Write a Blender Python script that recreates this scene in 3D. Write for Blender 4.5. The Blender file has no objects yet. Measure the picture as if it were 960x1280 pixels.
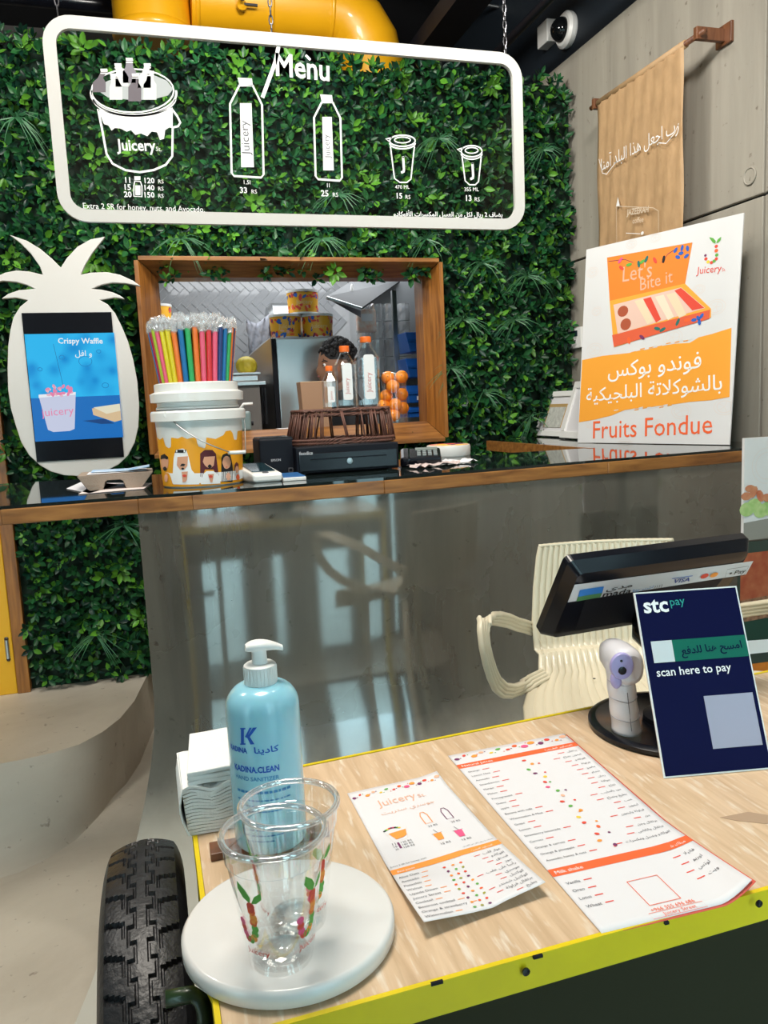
import bpy, math, random
import numpy as np
from math import sin, cos, pi, radians, sqrt, atan2
from mathutils import Vector, Matrix

random.seed(7)
SC = bpy.context.scene
COL = SC.collection

# ------------------------------------------------------------------ camera
FPX, EYE = 1000.0, Vector((0, 0, 1.75))
YAW, PITCH, ROLL = radians(16.34), radians(7.66), radians(-2.62)
fw = Vector((sin(YAW) * cos(PITCH), cos(YAW) * cos(PITCH), -sin(PITCH)))
rt0 = Vector((cos(YAW), -sin(YAW), 0))
up0 = rt0.cross(fw)
rt = rt0 * cos(ROLL) + up0 * sin(ROLL)
up = up0 * cos(ROLL) - rt0 * sin(ROLL)
cam = bpy.data.cameras.new('camera')
camo = bpy.data.objects.new('camera', cam)
COL.objects.link(camo)
cam.sensor_fit = 'HORIZONTAL'
cam.sensor_width = 36
cam.lens = FPX / 960 * 36
cam.clip_start = .02
m = Matrix((rt, up, -fw)).transposed().to_4x4()
m.translation = EYE
camo.matrix_world = m
SC.camera = camo

# ------------------------------------------------------------------ light
world = bpy.data.worlds.new('world')
SC.world = world
world.use_nodes = True
world.node_tree.nodes['Background'].inputs[0].default_value = (.56, .82, .92, 1)
world.node_tree.nodes['Background'].inputs[1].default_value = 5.5
SC.view_settings.view_transform = 'Standard'
SC.view_settings.look = 'None'
SC.view_settings.exposure = 0
SC.view_settings.gamma = 1


def area(name, loc, target, size, power, col=(1, 1, 1), sy=None):
    l = bpy.data.lights.new(name, 'AREA')
    l.energy = power
    l.color = col
    l.size = size
    if sy:
        l.shape = 'RECTANGLE'
        l.size_y = sy
    o = bpy.data.objects.new(name, l)
    COL.objects.link(o)
    o.location = loc
    d = Vector(target) - Vector(loc)
    o.rotation_euler = d.to_track_quat('-Z', 'Y').to_euler()
    return o


area('ceiling_lamp', (.1, 1.25, 3.95), (.3, 1.0, .6), .8, 74, (1, .93, .83), .8)
area('ceiling_lamp', (-1.5, 2.3, 3.9), (-.6, 4.4, 1.0), .5, 50, (1, .95, .86))
area('ceiling_lamp', (.6, 3.2, 3.95), (.9, 4.6, 2.9), .5, 46, (1, .96, .88))
area('ceiling_lamp', (1.2, 1.6, 3.9), (2.5, 3.4, 2.6), .3, 46, (1, .96, .9))
area('kitchen_lamp', (1.1, 5.6, 2.85), (1.1, 5.9, 1.0), 1.6, 17, (.95, .98, 1), .7)

# ------------------------------------------------------------------ picking points


def ray(px, py):
    return rt * (px - 480) - up * (py - 640) + fw * FPX


def W(px, py, x=None, y=None, z=None):
    r = ray(px, py)
    if x is not None:
        t = (x - EYE.x) / r.x
    elif y is not None:
        t = (y - EYE.y) / r.y
    else:
        t = (z - EYE.z) / r.z
    return EYE + r * t


def WP(px, py, p0, n):
    r = ray(px, py)
    return EYE + r * ((Vector(p0) - EYE).dot(n) / r.dot(n))


def S(px, y, x=.3):          # size in metres of px pixels at depth y
    return px * (y * .95 + x * .28) / FPX


# ------------------------------------------------------------------ materials
MATS = {}


def mat(name, col, rough=.5, metal=0, emit=0, noise=0, nscale=8, bump=0, bscale=60, spec=.5, coat=0, sss=0, stretch=None, col2=None, attr=None):
    if name in MATS:
        return MATS[name]
    m = bpy.data.materials.new(name)
    m.use_nodes = True
    nt = m.node_tree
    b = nt.nodes['Principled BSDF']
    c = (*col, 1)
    b.inputs['Base Color'].default_value = c
    b.inputs['Roughness'].default_value = rough
    b.inputs['Metallic'].default_value = metal
    b.inputs['Specular IOR Level'].default_value = spec
    b.inputs['Coat Weight'].default_value = coat
    if sss:
        b.inputs['Subsurface Weight'].default_value = sss
        b.inputs['Subsurface Scale'].default_value = .02
    if emit:
        b.inputs['Emission Color'].default_value = c
        b.inputs['Emission Strength'].default_value = emit
    if noise or bump:
        tc = nt.nodes.new('ShaderNodeTexCoord')
        mp = nt.nodes.new('ShaderNodeMapping')
        nt.links.new(tc.outputs['Object'], mp.inputs['Vector'])
        if stretch:
            mp.inputs['Scale'].default_value = stretch
    if noise:
        n = nt.nodes.new('ShaderNodeTexNoise')
        n.inputs['Scale'].default_value = nscale
        n.inputs['Detail'].default_value = 6
        nt.links.new(mp.outputs['Vector'], n.inputs['Vector'])
        r = nt.nodes.new('ShaderNodeValToRGB')
        r.color_ramp.elements[0].position = .3
        r.color_ramp.elements[1].position = .7
        c2 = col2 or tuple(x * (1 - noise) for x in col)
        r.color_ramp.elements[0].color = (*c2, 1)
        r.color_ramp.elements[1].color = c
        nt.links.new(n.outputs['Fac'], r.inputs['Fac'])
        nt.links.new(r.outputs['Color'], b.inputs['Base Color'])
    if attr:
        a = nt.nodes.new('ShaderNodeAttribute')
        a.attribute_name = attr
        nt.links.new(a.outputs['Color'], b.inputs['Base Color'])
    if bump:
        n2 = nt.nodes.new('ShaderNodeTexNoise')
        n2.inputs['Scale'].default_value = bscale
        n2.inputs['Detail'].default_value = 4
        nt.links.new(mp.outputs['Vector'], n2.inputs['Vector'])
        bm = nt.nodes.new('ShaderNodeBump')
        bm.inputs['Strength'].default_value = bump
        bm.inputs['Distance'].default_value = .01
        nt.links.new(n2.outputs['Fac'], bm.inputs['Height'])
        nt.links.new(bm.outputs['Normal'], b.inputs['Normal'])
    MATS[name] = m
    return m


def clear(name, tint=(1, 1, 1), base=.04, edge=.5, rough=.03, gloss=(1, 1, 1), haze=0):
    """thin clear sheet: transmits straight through, reflects more at grazing angles"""
    if name in MATS:
        return MATS[name]
    m = bpy.data.materials.new(name)
    m.use_nodes = True
    nt = m.node_tree
    nt.nodes.clear()
    out = nt.nodes.new('ShaderNodeOutputMaterial')
    tr = nt.nodes.new('ShaderNodeBsdfTransparent')
    tr.inputs[0].default_value = (*tint, 1)
    gl = nt.nodes.new('ShaderNodeBsdfGlossy')
    gl.inputs['Color'].default_value = (*gloss, 1)
    gl.inputs['Roughness'].default_value = rough
    lw = nt.nodes.new('ShaderNodeLayerWeight')
    lw.inputs['Blend'].default_value = .35
    mr = nt.nodes.new('ShaderNodeMapRange')
    mr.inputs['To Min'].default_value = base
    mr.inputs['To Max'].default_value = edge
    nt.links.new(lw.outputs['Facing'], mr.inputs['Value'])
    mx = nt.nodes.new('ShaderNodeMixShader')
    nt.links.new(mr.outputs['Result'], mx.inputs['Fac'])
    nt.links.new(tr.outputs[0], mx.inputs[1])
    nt.links.new(gl.outputs[0], mx.inputs[2])
    last = mx
    if haze:
        df = nt.nodes.new('ShaderNodeBsdfDiffuse')
        df.inputs[0].default_value = (.9, .92, .93, 1)
        m2 = nt.nodes.new('ShaderNodeMixShader')
        m2.inputs['Fac'].default_value = haze
        nt.links.new(mx.outputs[0], m2.inputs[1])
        nt.links.new(df.outputs[0], m2.inputs[2])
        last = m2
    nt.links.new(last.outputs[0], out.inputs['Surface'])
    MATS[name] = m
    return m


def wood(name, c1, c2, scale=3, axis=(1, 12, 12), rough=.4, coat=.2, streak=.5):
    if name in MATS:
        return MATS[name]
    m = bpy.data.materials.new(name)
    m.use_nodes = True
    nt = m.node_tree
    b = nt.nodes['Principled BSDF']
    b.inputs['Roughness'].default_value = rough
    b.inputs['Coat Weight'].default_value = coat
    b.inputs['Coat Roughness'].default_value = .2
    tc = nt.nodes.new('ShaderNodeTexCoord')
    mp = nt.nodes.new('ShaderNodeMapping')
    mp.inputs['Scale'].default_value = axis
    nt.links.new(tc.outputs['Object'], mp.inputs['Vector'])
    n = nt.nodes.new('ShaderNodeTexNoise')
    n.inputs['Scale'].default_value = scale
    n.inputs['Detail'].default_value = 8
    n.inputs['Distortion'].default_value = .6
    nt.links.new(mp.outputs['Vector'], n.inputs['Vector'])
    r = nt.nodes.new('ShaderNodeValToRGB')
    r.color_ramp.elements[0].position = .5 - streak * .4
    r.color_ramp.elements[1].position = .5 + streak * .4
    r.color_ramp.elements[0].color = (*c2, 1)
    r.color_ramp.elements[1].color = (*c1, 1)
    nt.links.new(n.outputs['Fac'], r.inputs['Fac'])
    nt.links.new(r.outputs['Color'], b.inputs['Base Color'])
    bm = nt.nodes.new('ShaderNodeBump')
    bm.inputs['Strength'].default_value = .12
    nt.links.new(n.outputs['Fac'], bm.inputs['Height'])
    nt.links.new(bm.outputs['Normal'], b.inputs['Normal'])
    MATS[name] = m
    return m


white = mat('white_plastic', (.82, .82, .8), .35)
boardwhite = mat('board_white', (.60, .585, .56), .4)
paper = mat('paper_white', (.76, .75, .77), .5)
printwhite = mat('print_white', (.9, .9, .9), .6)
black = mat('black_plastic', (.006, .007, .011), .22, spec=.35)
softblack = mat('soft_black', (.007, .008, .013), .5, spec=.2)
navyprint = mat('print_navy', (.001, .002, .040), .55, spec=.1)
grey_t = mat('print_grey', (.12, .12, .14), .6)
red_t = mat('print_red', (.75, .07, .04), .6)
orange_t = mat('print_orange', (.95, .32, .05), .6)
ored_t = mat('print_orange_red', (.9, .13, .03), .6)
green_t = mat('print_green', (.12, .4, .06), .6)
blue_t = mat('print_blue', (.02, .12, .5), .6)
yellow_t = mat('print_yellow', (.9, .6, .05), .6)
pink_t = mat('print_pink', (.85, .1, .25), .6)
peach_t = mat('print_peach', (.85, .45, .3), .6)
plum_t = mat('print_plum', (.18, .03, .12), .6)
faint_t = mat('print_faint', (.74, .68, .64), .6)
black_t = mat('print_black', (.01, .01, .012), .6)
brown_t = mat('print_brown', (.16, .05, .03), .6)
steel = mat('steel', (.55, .57, .58), .32, 1, bump=.05, bscale=90, stretch=(1, 1, 20))
darksteel = mat('dark_steel', (.1, .1, .11), .35, .8)
oak = wood('oak_edge', (.40, .175, .045), (.17, .062, .014), 3, (1.5, 14, 14), .4, .12)
oakv = wood('oak_upright', (.40, .16, .03), (.17, .058, .010), 3, (14, 14, 1.2), .4, .12)
brownwood = wood('brown_wood', (.22, .085, .035), (.10, .035, .015), 3, (12, 12, 1.5), .5, .2)

# ------------------------------------------------------------------ mesh building


class MB:
    def __init__(s):
        s.v = []
        s.f = []

    def add(s, vs, fs):
        o = len(s.v)
        s.v += [tuple(v) for v in vs]
        s.f += [tuple(i + o for i in f) for f in fs]
        return s

    def box(s, c, size, M=None):
        c = Vector(c)
        hx, hy, hz = [x / 2 for x in size]
        vs = []
        for dz in (-hz, hz):
            for dx, dy in ((-hx, -hy), (hx, -hy), (hx, hy), (-hx, hy)):
                p = Vector((dx, dy, dz))
                if M:
                    p = M @ p
                vs.append(c + p)
        return s.add(vs, [(3, 2, 1, 0), (4, 5, 6, 7), (0, 1, 5, 4), (1, 2, 6, 5), (2, 3, 7, 6), (3, 0, 4, 7)])

    def span(s, a, b):
        a, b = Vector(a), Vector(b)
        return s.box((a + b) / 2, [abs(x) for x in (b - a)])

    def hexa(s, lo, hi):   # lo, hi : 4 points each, same winding (ccw from above)
        return s.add(list(lo) + list(hi), [(3, 2, 1, 0), (4, 5, 6, 7), (0, 1, 5, 4), (1, 2, 6, 5), (2, 3, 7, 6), (3, 0, 4, 7)])

    def prism(s, pts, d):
        """polygon pts (3D, planar) extruded by vector d"""
        n = len(pts)
        d = Vector(d)
        vs = [Vector(p) for p in pts]
        vs += [p + d for p in vs]
        fs = [tuple(range(n - 1, -1, -1)), tuple(range(n, 2 * n))]
        fs += [(i, (i + 1) % n, n + (i + 1) % n, n + i) for i in range(n)]
        return s.add(vs, fs)

    def lathe(s, prof, c=(0, 0, 0), seg=32, M=None, cap=True):
        c = Vector(c)
        vs, fs = [], []
        for r, z in prof:
            for k in range(seg):
                a = 2 * pi * k / seg
                p = Vector((r * cos(a), r * sin(a), z))
                if M:
                    p = M @ p
                vs.append(c + p)
        for j in range(len(prof) - 1):
            for k in range(seg):
                a, b = j * seg + k, j * seg + (k + 1) % seg
                fs.append((a, b, b + seg, a + seg))
        if cap:
            fs.append(tuple(range(seg - 1, -1, -1)))
            fs.append(tuple((len(prof) - 1) * seg + k for k in range(seg)))
        return s.add(vs, fs)

    def tube(s, pts, r, seg=8, closed=False, flat=1.0, cap=True):
        pts = [Vector(p) for p in pts]
        n = len(pts)
        vs, fs = [], []
        ref = None
        for i, p in enumerate(pts):
            if closed:
                t = pts[(i + 1) % n] - pts[i - 1]
            else:
                t = pts[min(i + 1, n - 1)] - pts[max(i - 1, 0)]
            t.normalize()
            if ref is None:
                ref = Vector((0, 0, 1)) if abs(t.z) < .9 else Vector((1, 0, 0))
            u = ref - t * ref.dot(t)
            if u.length < 1e-5:
                u = t.orthogonal()
            u.normalize()
            ref = u
            w = t.cross(u)
            rr = r[i] if isinstance(r, (list, tuple)) else r
            for k in range(seg):
                a = 2 * pi * k / seg
                vs.append(p + u * (rr * flat * cos(a)) + w * (rr * sin(a)))
        m_ = n if closed else n - 1
        for i in range(m_):
            j = (i + 1) % n
            for k in range(seg):
                k2 = (k + 1) % seg
                fs.append((i * seg + k, i * seg + k2, j * seg + k2, j * seg + k))
        if not closed and cap:
            fs.append(tuple(range(seg - 1, -1, -1)))
            fs.append(tuple((n - 1) * seg + k for k in range(seg)))
        return s.add(vs, fs)

    def ball(s, c, r, seg=16, rings=10, M=None):
        if not isinstance(r, (tuple, list)):
            r = (r, r, r)
        c = Vector(c)
        vs, fs = [], []
        for j in range(rings + 1):
            t = pi * j / rings
            for k in range(seg):
                a = 2 * pi * k / seg
                p = Vector((r[0] * sin(t) * cos(a), r[1] * sin(t) * sin(a), -r[2] * cos(t)))
                if M:
                    p = M @ p
                vs.append(c + p)
        for j in range(rings):
            for k in range(seg):
                a, b = j * seg + k, j * seg + (k + 1) % seg
                fs.append((a, b, b + seg, a + seg))
        return s.add(vs, fs)

    def grid(s, P, nu, nv, close_u=False):
        """P(i,j)->point"""
        vs = [P(i, j) for j in range(nv) for i in range(nu)]
        fs = []
        for j in range(nv - 1):
            for i in range(nu if close_u else nu - 1):
                i2 = (i + 1) % nu
                fs.append((j * nu + i, j * nu + i2, (j + 1) * nu + i2, (j + 1) * nu + i))
        return s.add(vs, fs)


ORIG = {}


def root_of(o):
    while o.parent:
        o = o.parent
    return o


def obj(name, mb, material, parent=None, loc=None, smooth=False, bevel=0, solid=0, sub=0, label=None, autosmooth=None):
    """links one mesh; vertices of mb are world coordinates"""
    if parent is not None:
        org = root_of(parent).location.copy()
    else:
        org = Vector(loc) if loc is not None else Vector((0, 0, 0))
    me = bpy.data.meshes.new(name)
    me.from_pydata([(v[0] - org.x, v[1] - org.y, v[2] - org.z) for v in mb.v], [], mb.f)
    me.update()
    if material:
        me.materials.append(material)
    if smooth:
        me.polygons.foreach_set('use_smooth', [True] * len(me.polygons))
        if autosmooth:
            me.set_sharp_from_angle(angle=radians(autosmooth))
    o = bpy.data.objects.new(name, me)
    COL.objects.link(o)
    if parent is not None:
        o.parent = parent
    else:
        o.location = org
    if solid:
        md = o.modifiers.new('solid', 'SOLIDIFY')
        md.thickness = solid
        md.offset = 0
    if bevel:
        md = o.modifiers.new('bevel', 'BEVEL')
        md.width = bevel
        md.segments = 2
        md.limit_method = 'ANGLE'
    if sub:
        md = o.modifiers.new('sub', 'SUBSURF')
        md.levels = md.render_levels = sub
    if label:
        o['label'] = label
    return o


def tag(o, label, cat, group=None, kind=None):
    o['label'] = label
    o['category'] = cat
    if group:
        o['group'] = group
    if kind:
        o['kind'] = kind
    return o


def thing(name, label, cat, loc, group=None):
    o = bpy.data.objects.new(name, None)
    COL.objects.link(o)
    o.location = loc
    o.empty_display_size = .05
    return tag(o, label, cat, group)


def struct(name, mb, material, parent=None, **k):
    o = obj(name, mb, material, parent, **k)
    if parent is None:
        o['kind'] = 'structure'
    return o


def copy_tree(o, parent=None, loc=None):
    c = o.copy()
    COL.objects.link(c)
    if parent is not None:
        c.parent = parent
    if loc is not None:
        c.location = loc
    for ch in list(o.children):
        copy_tree(ch, c)
    return c


def R(axis, deg):
    return Matrix.Rotation(radians(deg), 3, axis)


# ------------------------------------------------------------------ print on surfaces
FORMS = {}
for ch, base, n in (('ا', 0xFE8D, 2), ('ب', 0xFE8F, 4), ('ة', 0xFE93, 2), ('ت', 0xFE95, 4), ('ث', 0xFE99, 4), ('ج', 0xFE9D, 4), ('ح', 0xFEA1, 4),
                    ('خ', 0xFEA5, 4), ('د', 0xFEA9, 2), ('ذ', 0xFEAB, 2), ('ر', 0xFEAD, 2), ('ز', 0xFEAF, 2), ('س', 0xFEB1, 4), ('ش', 0xFEB5, 4),
                    ('ص', 0xFEB9, 4), ('ض', 0xFEBD, 4), ('ط', 0xFEC1, 4), ('ع', 0xFEC9, 4), ('غ', 0xFECD, 4), ('ف', 0xFED1, 4), ('ق', 0xFED5, 4),
                    ('ك', 0xFED9, 4), ('ل', 0xFEDD, 4), ('م', 0xFEE1, 4), ('ن', 0xFEE5, 4), ('ه', 0xFEE9, 4), ('و', 0xFEED, 2), ('ى', 0xFEEF, 2),
                    ('ي', 0xFEF1, 4), ('آ', 0xFE81, 2), ('أ', 0xFE83, 2), ('ﻻ', 0xFEFB, 2)):
    FORMS[ch] = (base, n)


def shape_ar(s):
    s = s.replace('لا', 'ﻻ')
    out = []
    for i, ch in enumerate(s):
        if ch not in FORMS:
            out.append(ch)
            continue
        base, n = FORMS[ch]
        prev = i > 0 and s[i - 1] in FORMS and FORMS[s[i - 1]][1] == 4
        nxt = i + 1 < len(s) and s[i + 1] in FORMS and n == 4
        out.append(chr(base + ((3 if nxt else 1) if prev else (2 if nxt else 0))))
    return ''.join(reversed(out))


TXT = {}


def text2d(s, bold=0):
    """flat triangles of a line of text, unit em; returns verts (x,y), faces, width, height"""
    k = (s, bold)
    if k in TXT:
        return TXT[k]
    src = shape_ar(s) if any(c in FORMS for c in s) else s
    cu = bpy.data.curves.new('t', 'FONT')
    cu.body = src
    cu.resolution_u = 2
    cu.offset = bold
    o = bpy.data.objects.new('t', cu)
    COL.objects.link(o)
    me = bpy.data.meshes.new_from_object(o)
    vs = [(v.co.x, v.co.y) for v in me.vertices]
    fs = [tuple(p.vertices) for p in me.polygons]
    bpy.data.objects.remove(o)
    bpy.data.meshes.remove(me)
    bpy.data.curves.remove(cu)
    x0 = min(v[0] for v in vs)
    x1 = max(v[0] for v in vs)
    vs = [(v[0] - x0, v[1]) for v in vs]
    TXT[k] = (vs, fs, x1 - x0, .7)
    return TXT[k]


class Plane:
    def __init__(s, o, r, u):
        s.o, s.r, s.u = Vector(o), Vector(r).normalized(), Vector(u).normalized()
        s.n = s.r.cross(s.u).normalized()

    def px(s, x, y):
        p = WP(x, y, s.o, s.n) - s.o
        return (p.dot(s.r), p.dot(s.u))

    def at(s, a, b, off=0):
        return s.o + s.r * a + s.u * b + s.n * off


class Round:
    """print surface round a vertical axis; a = angle*rref, b = height above c"""

    def __init__(s, c, rad):
        s.c, s.rad = Vector(c), rad     # rad(b)->radius
        s.r0 = rad(0)

    def px(s, x, y):
        d = ray(x, y)
        b = 0.05
        for _ in range(6):
            r = s.rad(b)
            ox, oy = EYE.x - s.c.x, EYE.y - s.c.y
            A = d.x * d.x + d.y * d.y
            B = 2 * (ox * d.x + oy * d.y)
            Cc = ox * ox + oy * oy - r * r
            D = max(B * B - 4 * A * Cc, 0)
            t = (-B - sqrt(D)) / (2 * A)
            p = EYE + d * t
            b = p.z - s.c.z
        ang = atan2(p.y - s.c.y, p.x - s.c.x) + pi / 2
        return (ang * s.r0, b)

    def at(s, a, b, off=0):
        ang = a / s.r0 - pi / 2
        r = s.rad(b) + off
        return s.c + Vector((r * cos(ang), r * sin(ang), b))


class Print:
    def __init__(s, surf, step=.0004):
        s.s = surf
        s.m = {}
        s.step = step

    def tri(s, pts, fs, material, layer=1):
        mb = s.m.setdefault((material.name, layer), MB())
        mb.add([s.s.at(a, b, layer * s.step) for a, b in pts], fs)

    def poly(s, pp, material, layer=1, uv=False):
        pts = pp if uv else [s.s.px(*p) for p in pp]
        if isinstance(s.s, Round) and max(p[0] for p in pts) - min(p[0] for p in pts) > .012:
            return s.wrap(pts, material, layer)
        s.tri(pts, [tuple(range(len(pts)))], material, layer)

    def wrap(s, pts, material, layer):
        """cut a polygon into upright slices so that it follows a curved wall"""
        x0, x1 = min(p[0] for p in pts), max(p[0] for p in pts)
        n = max(3, int((x1 - x0) / .005))
        e = (x1 - x0) * .001
        prev = None
        for k in range(n + 1):
            x = x0 + e + (x1 - x0 - 2 * e) * k / n
            ys = []
            for i in range(len(pts)):
                (ax, ay), (bx, by) = pts[i], pts[(i + 1) % len(pts)]
                if (ax <= x) != (bx <= x):
                    ys.append(ay + (by - ay) * (x - ax) / (bx - ax))
            ys.sort()
            cur = (x, ys)
            if prev:
                m_ = min(len(ys), len(prev[1])) // 2
                if m_ and len(ys) != len(prev[1]):
                    sp = [(prev[0], prev[1][0]), (prev[0], prev[1][-1]), (x, ys[-1]), (x, ys[0])]
                    s.tri(sp, [(3, 2, 1, 0)], material, layer)
                else:
                    for q in range(m_):
                        sp = [(prev[0], prev[1][2 * q]), (prev[0], prev[1][2 * q + 1]), (x, ys[2 * q + 1]), (x, ys[2 * q])]
                        s.tri(sp, [(3, 2, 1, 0)], material, layer)
            prev = cur

    def line(s, pp, w, material, layer=1, uv=False, closed=False):
        pts = pp if uv else [s.s.px(*p) for p in pp]
        if closed:
            pts = list(pts) + [pts[0]]
        vs, fs = [], []
        for i, (a, b) in enumerate(pts):
            p, q = pts[max(i - 1, 0)], pts[min(i + 1, len(pts) - 1)]
            if closed and i in (0, len(pts) - 1):
                p, q = pts[-2], pts[1]
            dx, dy = q[0] - p[0], q[1] - p[1]
            L = sqrt(dx * dx + dy * dy) or 1
            vs += [(a - dy / L * w / 2, b + dx / L * w / 2), (a + dy / L * w / 2, b - dx / L * w / 2)]
        for i in range(len(pts) - 1):
            fs.append((2 * i, 2 * i + 1, 2 * i + 3, 2 * i + 2))
        s.tri(vs, fs, material, layer)

    def disc(s, c, rx, ry, material, layer=1, uv=False, n=14, rot=0):
        """c in px (or uv); radii in metres"""
        a, b = c if uv else s.s.px(*c)
        cr, sr = cos(rot), sin(rot)
        pts = [(a + rx * cos(t) * cr - ry * sin(t) * sr, b + rx * cos(t) * sr + ry * sin(t) * cr) for t in (2 * pi * k / n for k in range(n))]
        s.tri(pts, [tuple(range(n))], material, layer)

    def text(s, body, p0, p1, material, layer=1, uv=False, bold=0, tall=1.0, em=None):
        """baseline runs from p0 to p1 (px), width fitted; tall scales the height; em (px) fixes the size and centres the line"""
        vs, fs, w, h = text2d(body, bold)
        if em:
            L = sqrt((p1[0] - p0[0]) ** 2 + (p1[1] - p0[1]) ** 2)
            c_ = ((p0[0] + p1[0]) / 2, (p0[1] + p1[1]) / 2)
            d_ = ((p1[0] - p0[0]) / L * w * em / 2, (p1[1] - p0[1]) / L * w * em / 2)
            p0, p1 = (c_[0] - d_[0], c_[1] - d_[1]), (c_[0] + d_[0], c_[1] + d_[1])
        if not uv:
            p0, p1 = s.s.px(*p0), s.s.px(*p1)
        dx, dy = p1[0] - p0[0], p1[1] - p0[1]
        L = sqrt(dx * dx + dy * dy)
        k = L / w
        ux, uy = dx / L, dy / L
        pts = [(p0[0] + ux * x * k - uy * y * k * tall, p0[1] + uy * x * k + ux * y * k * tall) for x, y in vs]
        s.tri(pts, fs, material, layer)

    def flush(s, parent, name='print'):
        for (mn, layer), mb in s.m.items():
            obj(name, mb, MATS[mn], parent)['kind'] = 'stuff'


def rect_from_base(bl, br, tl, tr, zb):
    """upright-ish rectangular board: bottom edge on height zb, top corners found so that it is a rectangle"""
    B0, B1 = W(*bl, z=zb), W(*br, z=zb)
    r = (B1 - B0)
    r.normalize()
    T0 = WP(*tl, B0, r)
    u = T0 - B0
    u -= r * u.dot(r)
    return B0, (B1 - B0).length, r, u.normalized(), u.length


# ------------------------------------------------------------------ key planes
ZC = 1.51      # bar top
ZT = 1.21      # cart top
ZP = .33       # raised floor
YG = 4.50      # plant wall backing
XR = 2.58      # concrete wall on the right


def concrete(name, c1, c2, rough, bump=.15, scale=1.2, streak=(1, 1, 1), coat=0, rvar=.0):
    m = bpy.data.materials.new(name)
    m.use_nodes = True
    nt = m.node_tree
    b = nt.nodes['Principled BSDF']
    b.inputs['Roughness'].default_value = rough
    b.inputs['Coat Weight'].default_value = coat
    b.inputs['Coat Roughness'].default_value = .06
    tc = nt.nodes.new('ShaderNodeTexCoord')
    mp = nt.nodes.new('ShaderNodeMapping')
    mp.inputs['Scale'].default_value = streak
    nt.links.new(tc.outputs['Object'], mp.inputs['Vector'])
    n = nt.nodes.new('ShaderNodeTexNoise')
    n.inputs['Scale'].default_value = scale
    n.inputs['Detail'].default_value = 9
    n.inputs['Roughness'].default_value = .62
    n.inputs['Distortion'].default_value = .5
    nt.links.new(mp.outputs['Vector'], n.inputs['Vector'])
    r = nt.nodes.new('ShaderNodeValToRGB')
    r.color_ramp.elements[0].position = .3
    r.color_ramp.elements[1].position = .68
    r.color_ramp.elements[0].color = (*c2, 1)
    r.color_ramp.elements[1].color = (*c1, 1)
    nt.links.new(n.outputs['Fac'], r.inputs['Fac'])
    # fine pits
    v = nt.nodes.new('ShaderNodeTexNoise')
    v.inputs['Scale'].default_value = 28
    v.inputs['Detail'].default_value = 3
    nt.links.new(tc.outputs['Object'], v.inputs['Vector'])
    r2 = nt.nodes.new('ShaderNodeValToRGB')
    r2.color_ramp.elements[0].position = .25
    r2.color_ramp.elements[1].position = .33
    r2.color_ramp.elements[0].color = (.55, .52, .5, 1)
    r2.color_ramp.elements[1].color = (1, 1, 1, 1)
    nt.links.new(v.outputs['Fac'], r2.inputs['Fac'])
    mx = nt.nodes.new('ShaderNodeMixRGB')
    mx.blend_type = 'MULTIPLY'
    mx.inputs[0].default_value = 1
    nt.links.new(r.outputs['Color'], mx.inputs[1])
    nt.links.new(r2.outputs['Color'], mx.inputs[2])
    nt.links.new(mx.outputs['Color'], b.inputs['Base Color'])
    bm = nt.nodes.new('ShaderNodeBump')
    bm.inputs['Strength'].default_value = bump
    bm.inputs['Distance'].default_value = .02
    nt.links.new(n.outputs['Fac'], bm.inputs['Height'])
    nt.links.new(bm.outputs['Normal'], b.inputs['Normal'])
    MATS[name] = m
    return m


YB0 = -.44
floorcon = concrete('floor_concrete', (.60, .545, .455), (.43, .38, .31), .5, .2, 1.4)
wallcon = concrete('wall_concrete', (.40, .37, .31), (.27, .25, .21), .7, .15, 1.6, (1, 3.5, .35))
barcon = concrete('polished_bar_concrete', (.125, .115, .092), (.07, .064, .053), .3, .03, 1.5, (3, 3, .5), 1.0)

# ------------------------------------------------------------------ structure
struct('floor', MB().span((-3.5, YB0 - .0, -.1), (3.5, 5.2, 0)), floorcon)
# raised floor with a curved edge that flares out towards the lower floor
top_c = [W(300, 818, z=ZP), W(190, 832, z=ZP), W(181, 850, z=ZP), W(168, 876, z=ZP), W(150, 898, z=ZP), W(128, 915, z=ZP), W(100, 930, z=ZP), W(66, 941, z=ZP), W(25, 950, z=ZP), W(-30, 960, z=ZP), W(-200, 985, z=ZP)]
bot_c = [W(310, 858, z=0), W(197, 872, z=0), W(184, 903, z=0), W(170, 940, z=0), W(148, 987, z=0), W(122, 1022, z=0), W(95, 1050, z=0), W(60, 1073, z=0), W(25, 1090, z=0), W(-30, 1106, z=0), W(-200, 1140, z=0)]
riser = MB()


def risP(i, j):
    a, b = top_c[i], bot_c[i]
    t = j / 7
    # concave face : steep at the top, easing out at the bottom
    h = (1 - t) ** 1.6
    return Vector((a.x + (b.x - a.x) * t, a.y + (b.y - a.y) * t, max(ZP * h, -.002)))


riser.grid(risP, len(top_c), 8)
rf = struct('floor_raised', MB().prism([(p.x, p.y, ZP) for p in top_c] + [(-3.5, 4.2, ZP), (-3.5, 6.6, ZP), (3.5, 6.6, ZP), (3.5, 4.75, ZP), (top_c[0].x + .3, 4.75, ZP)], (0, 0, -.35)), floorcon)
obj('riser', riser, floorcon, rf, smooth=True)

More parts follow.
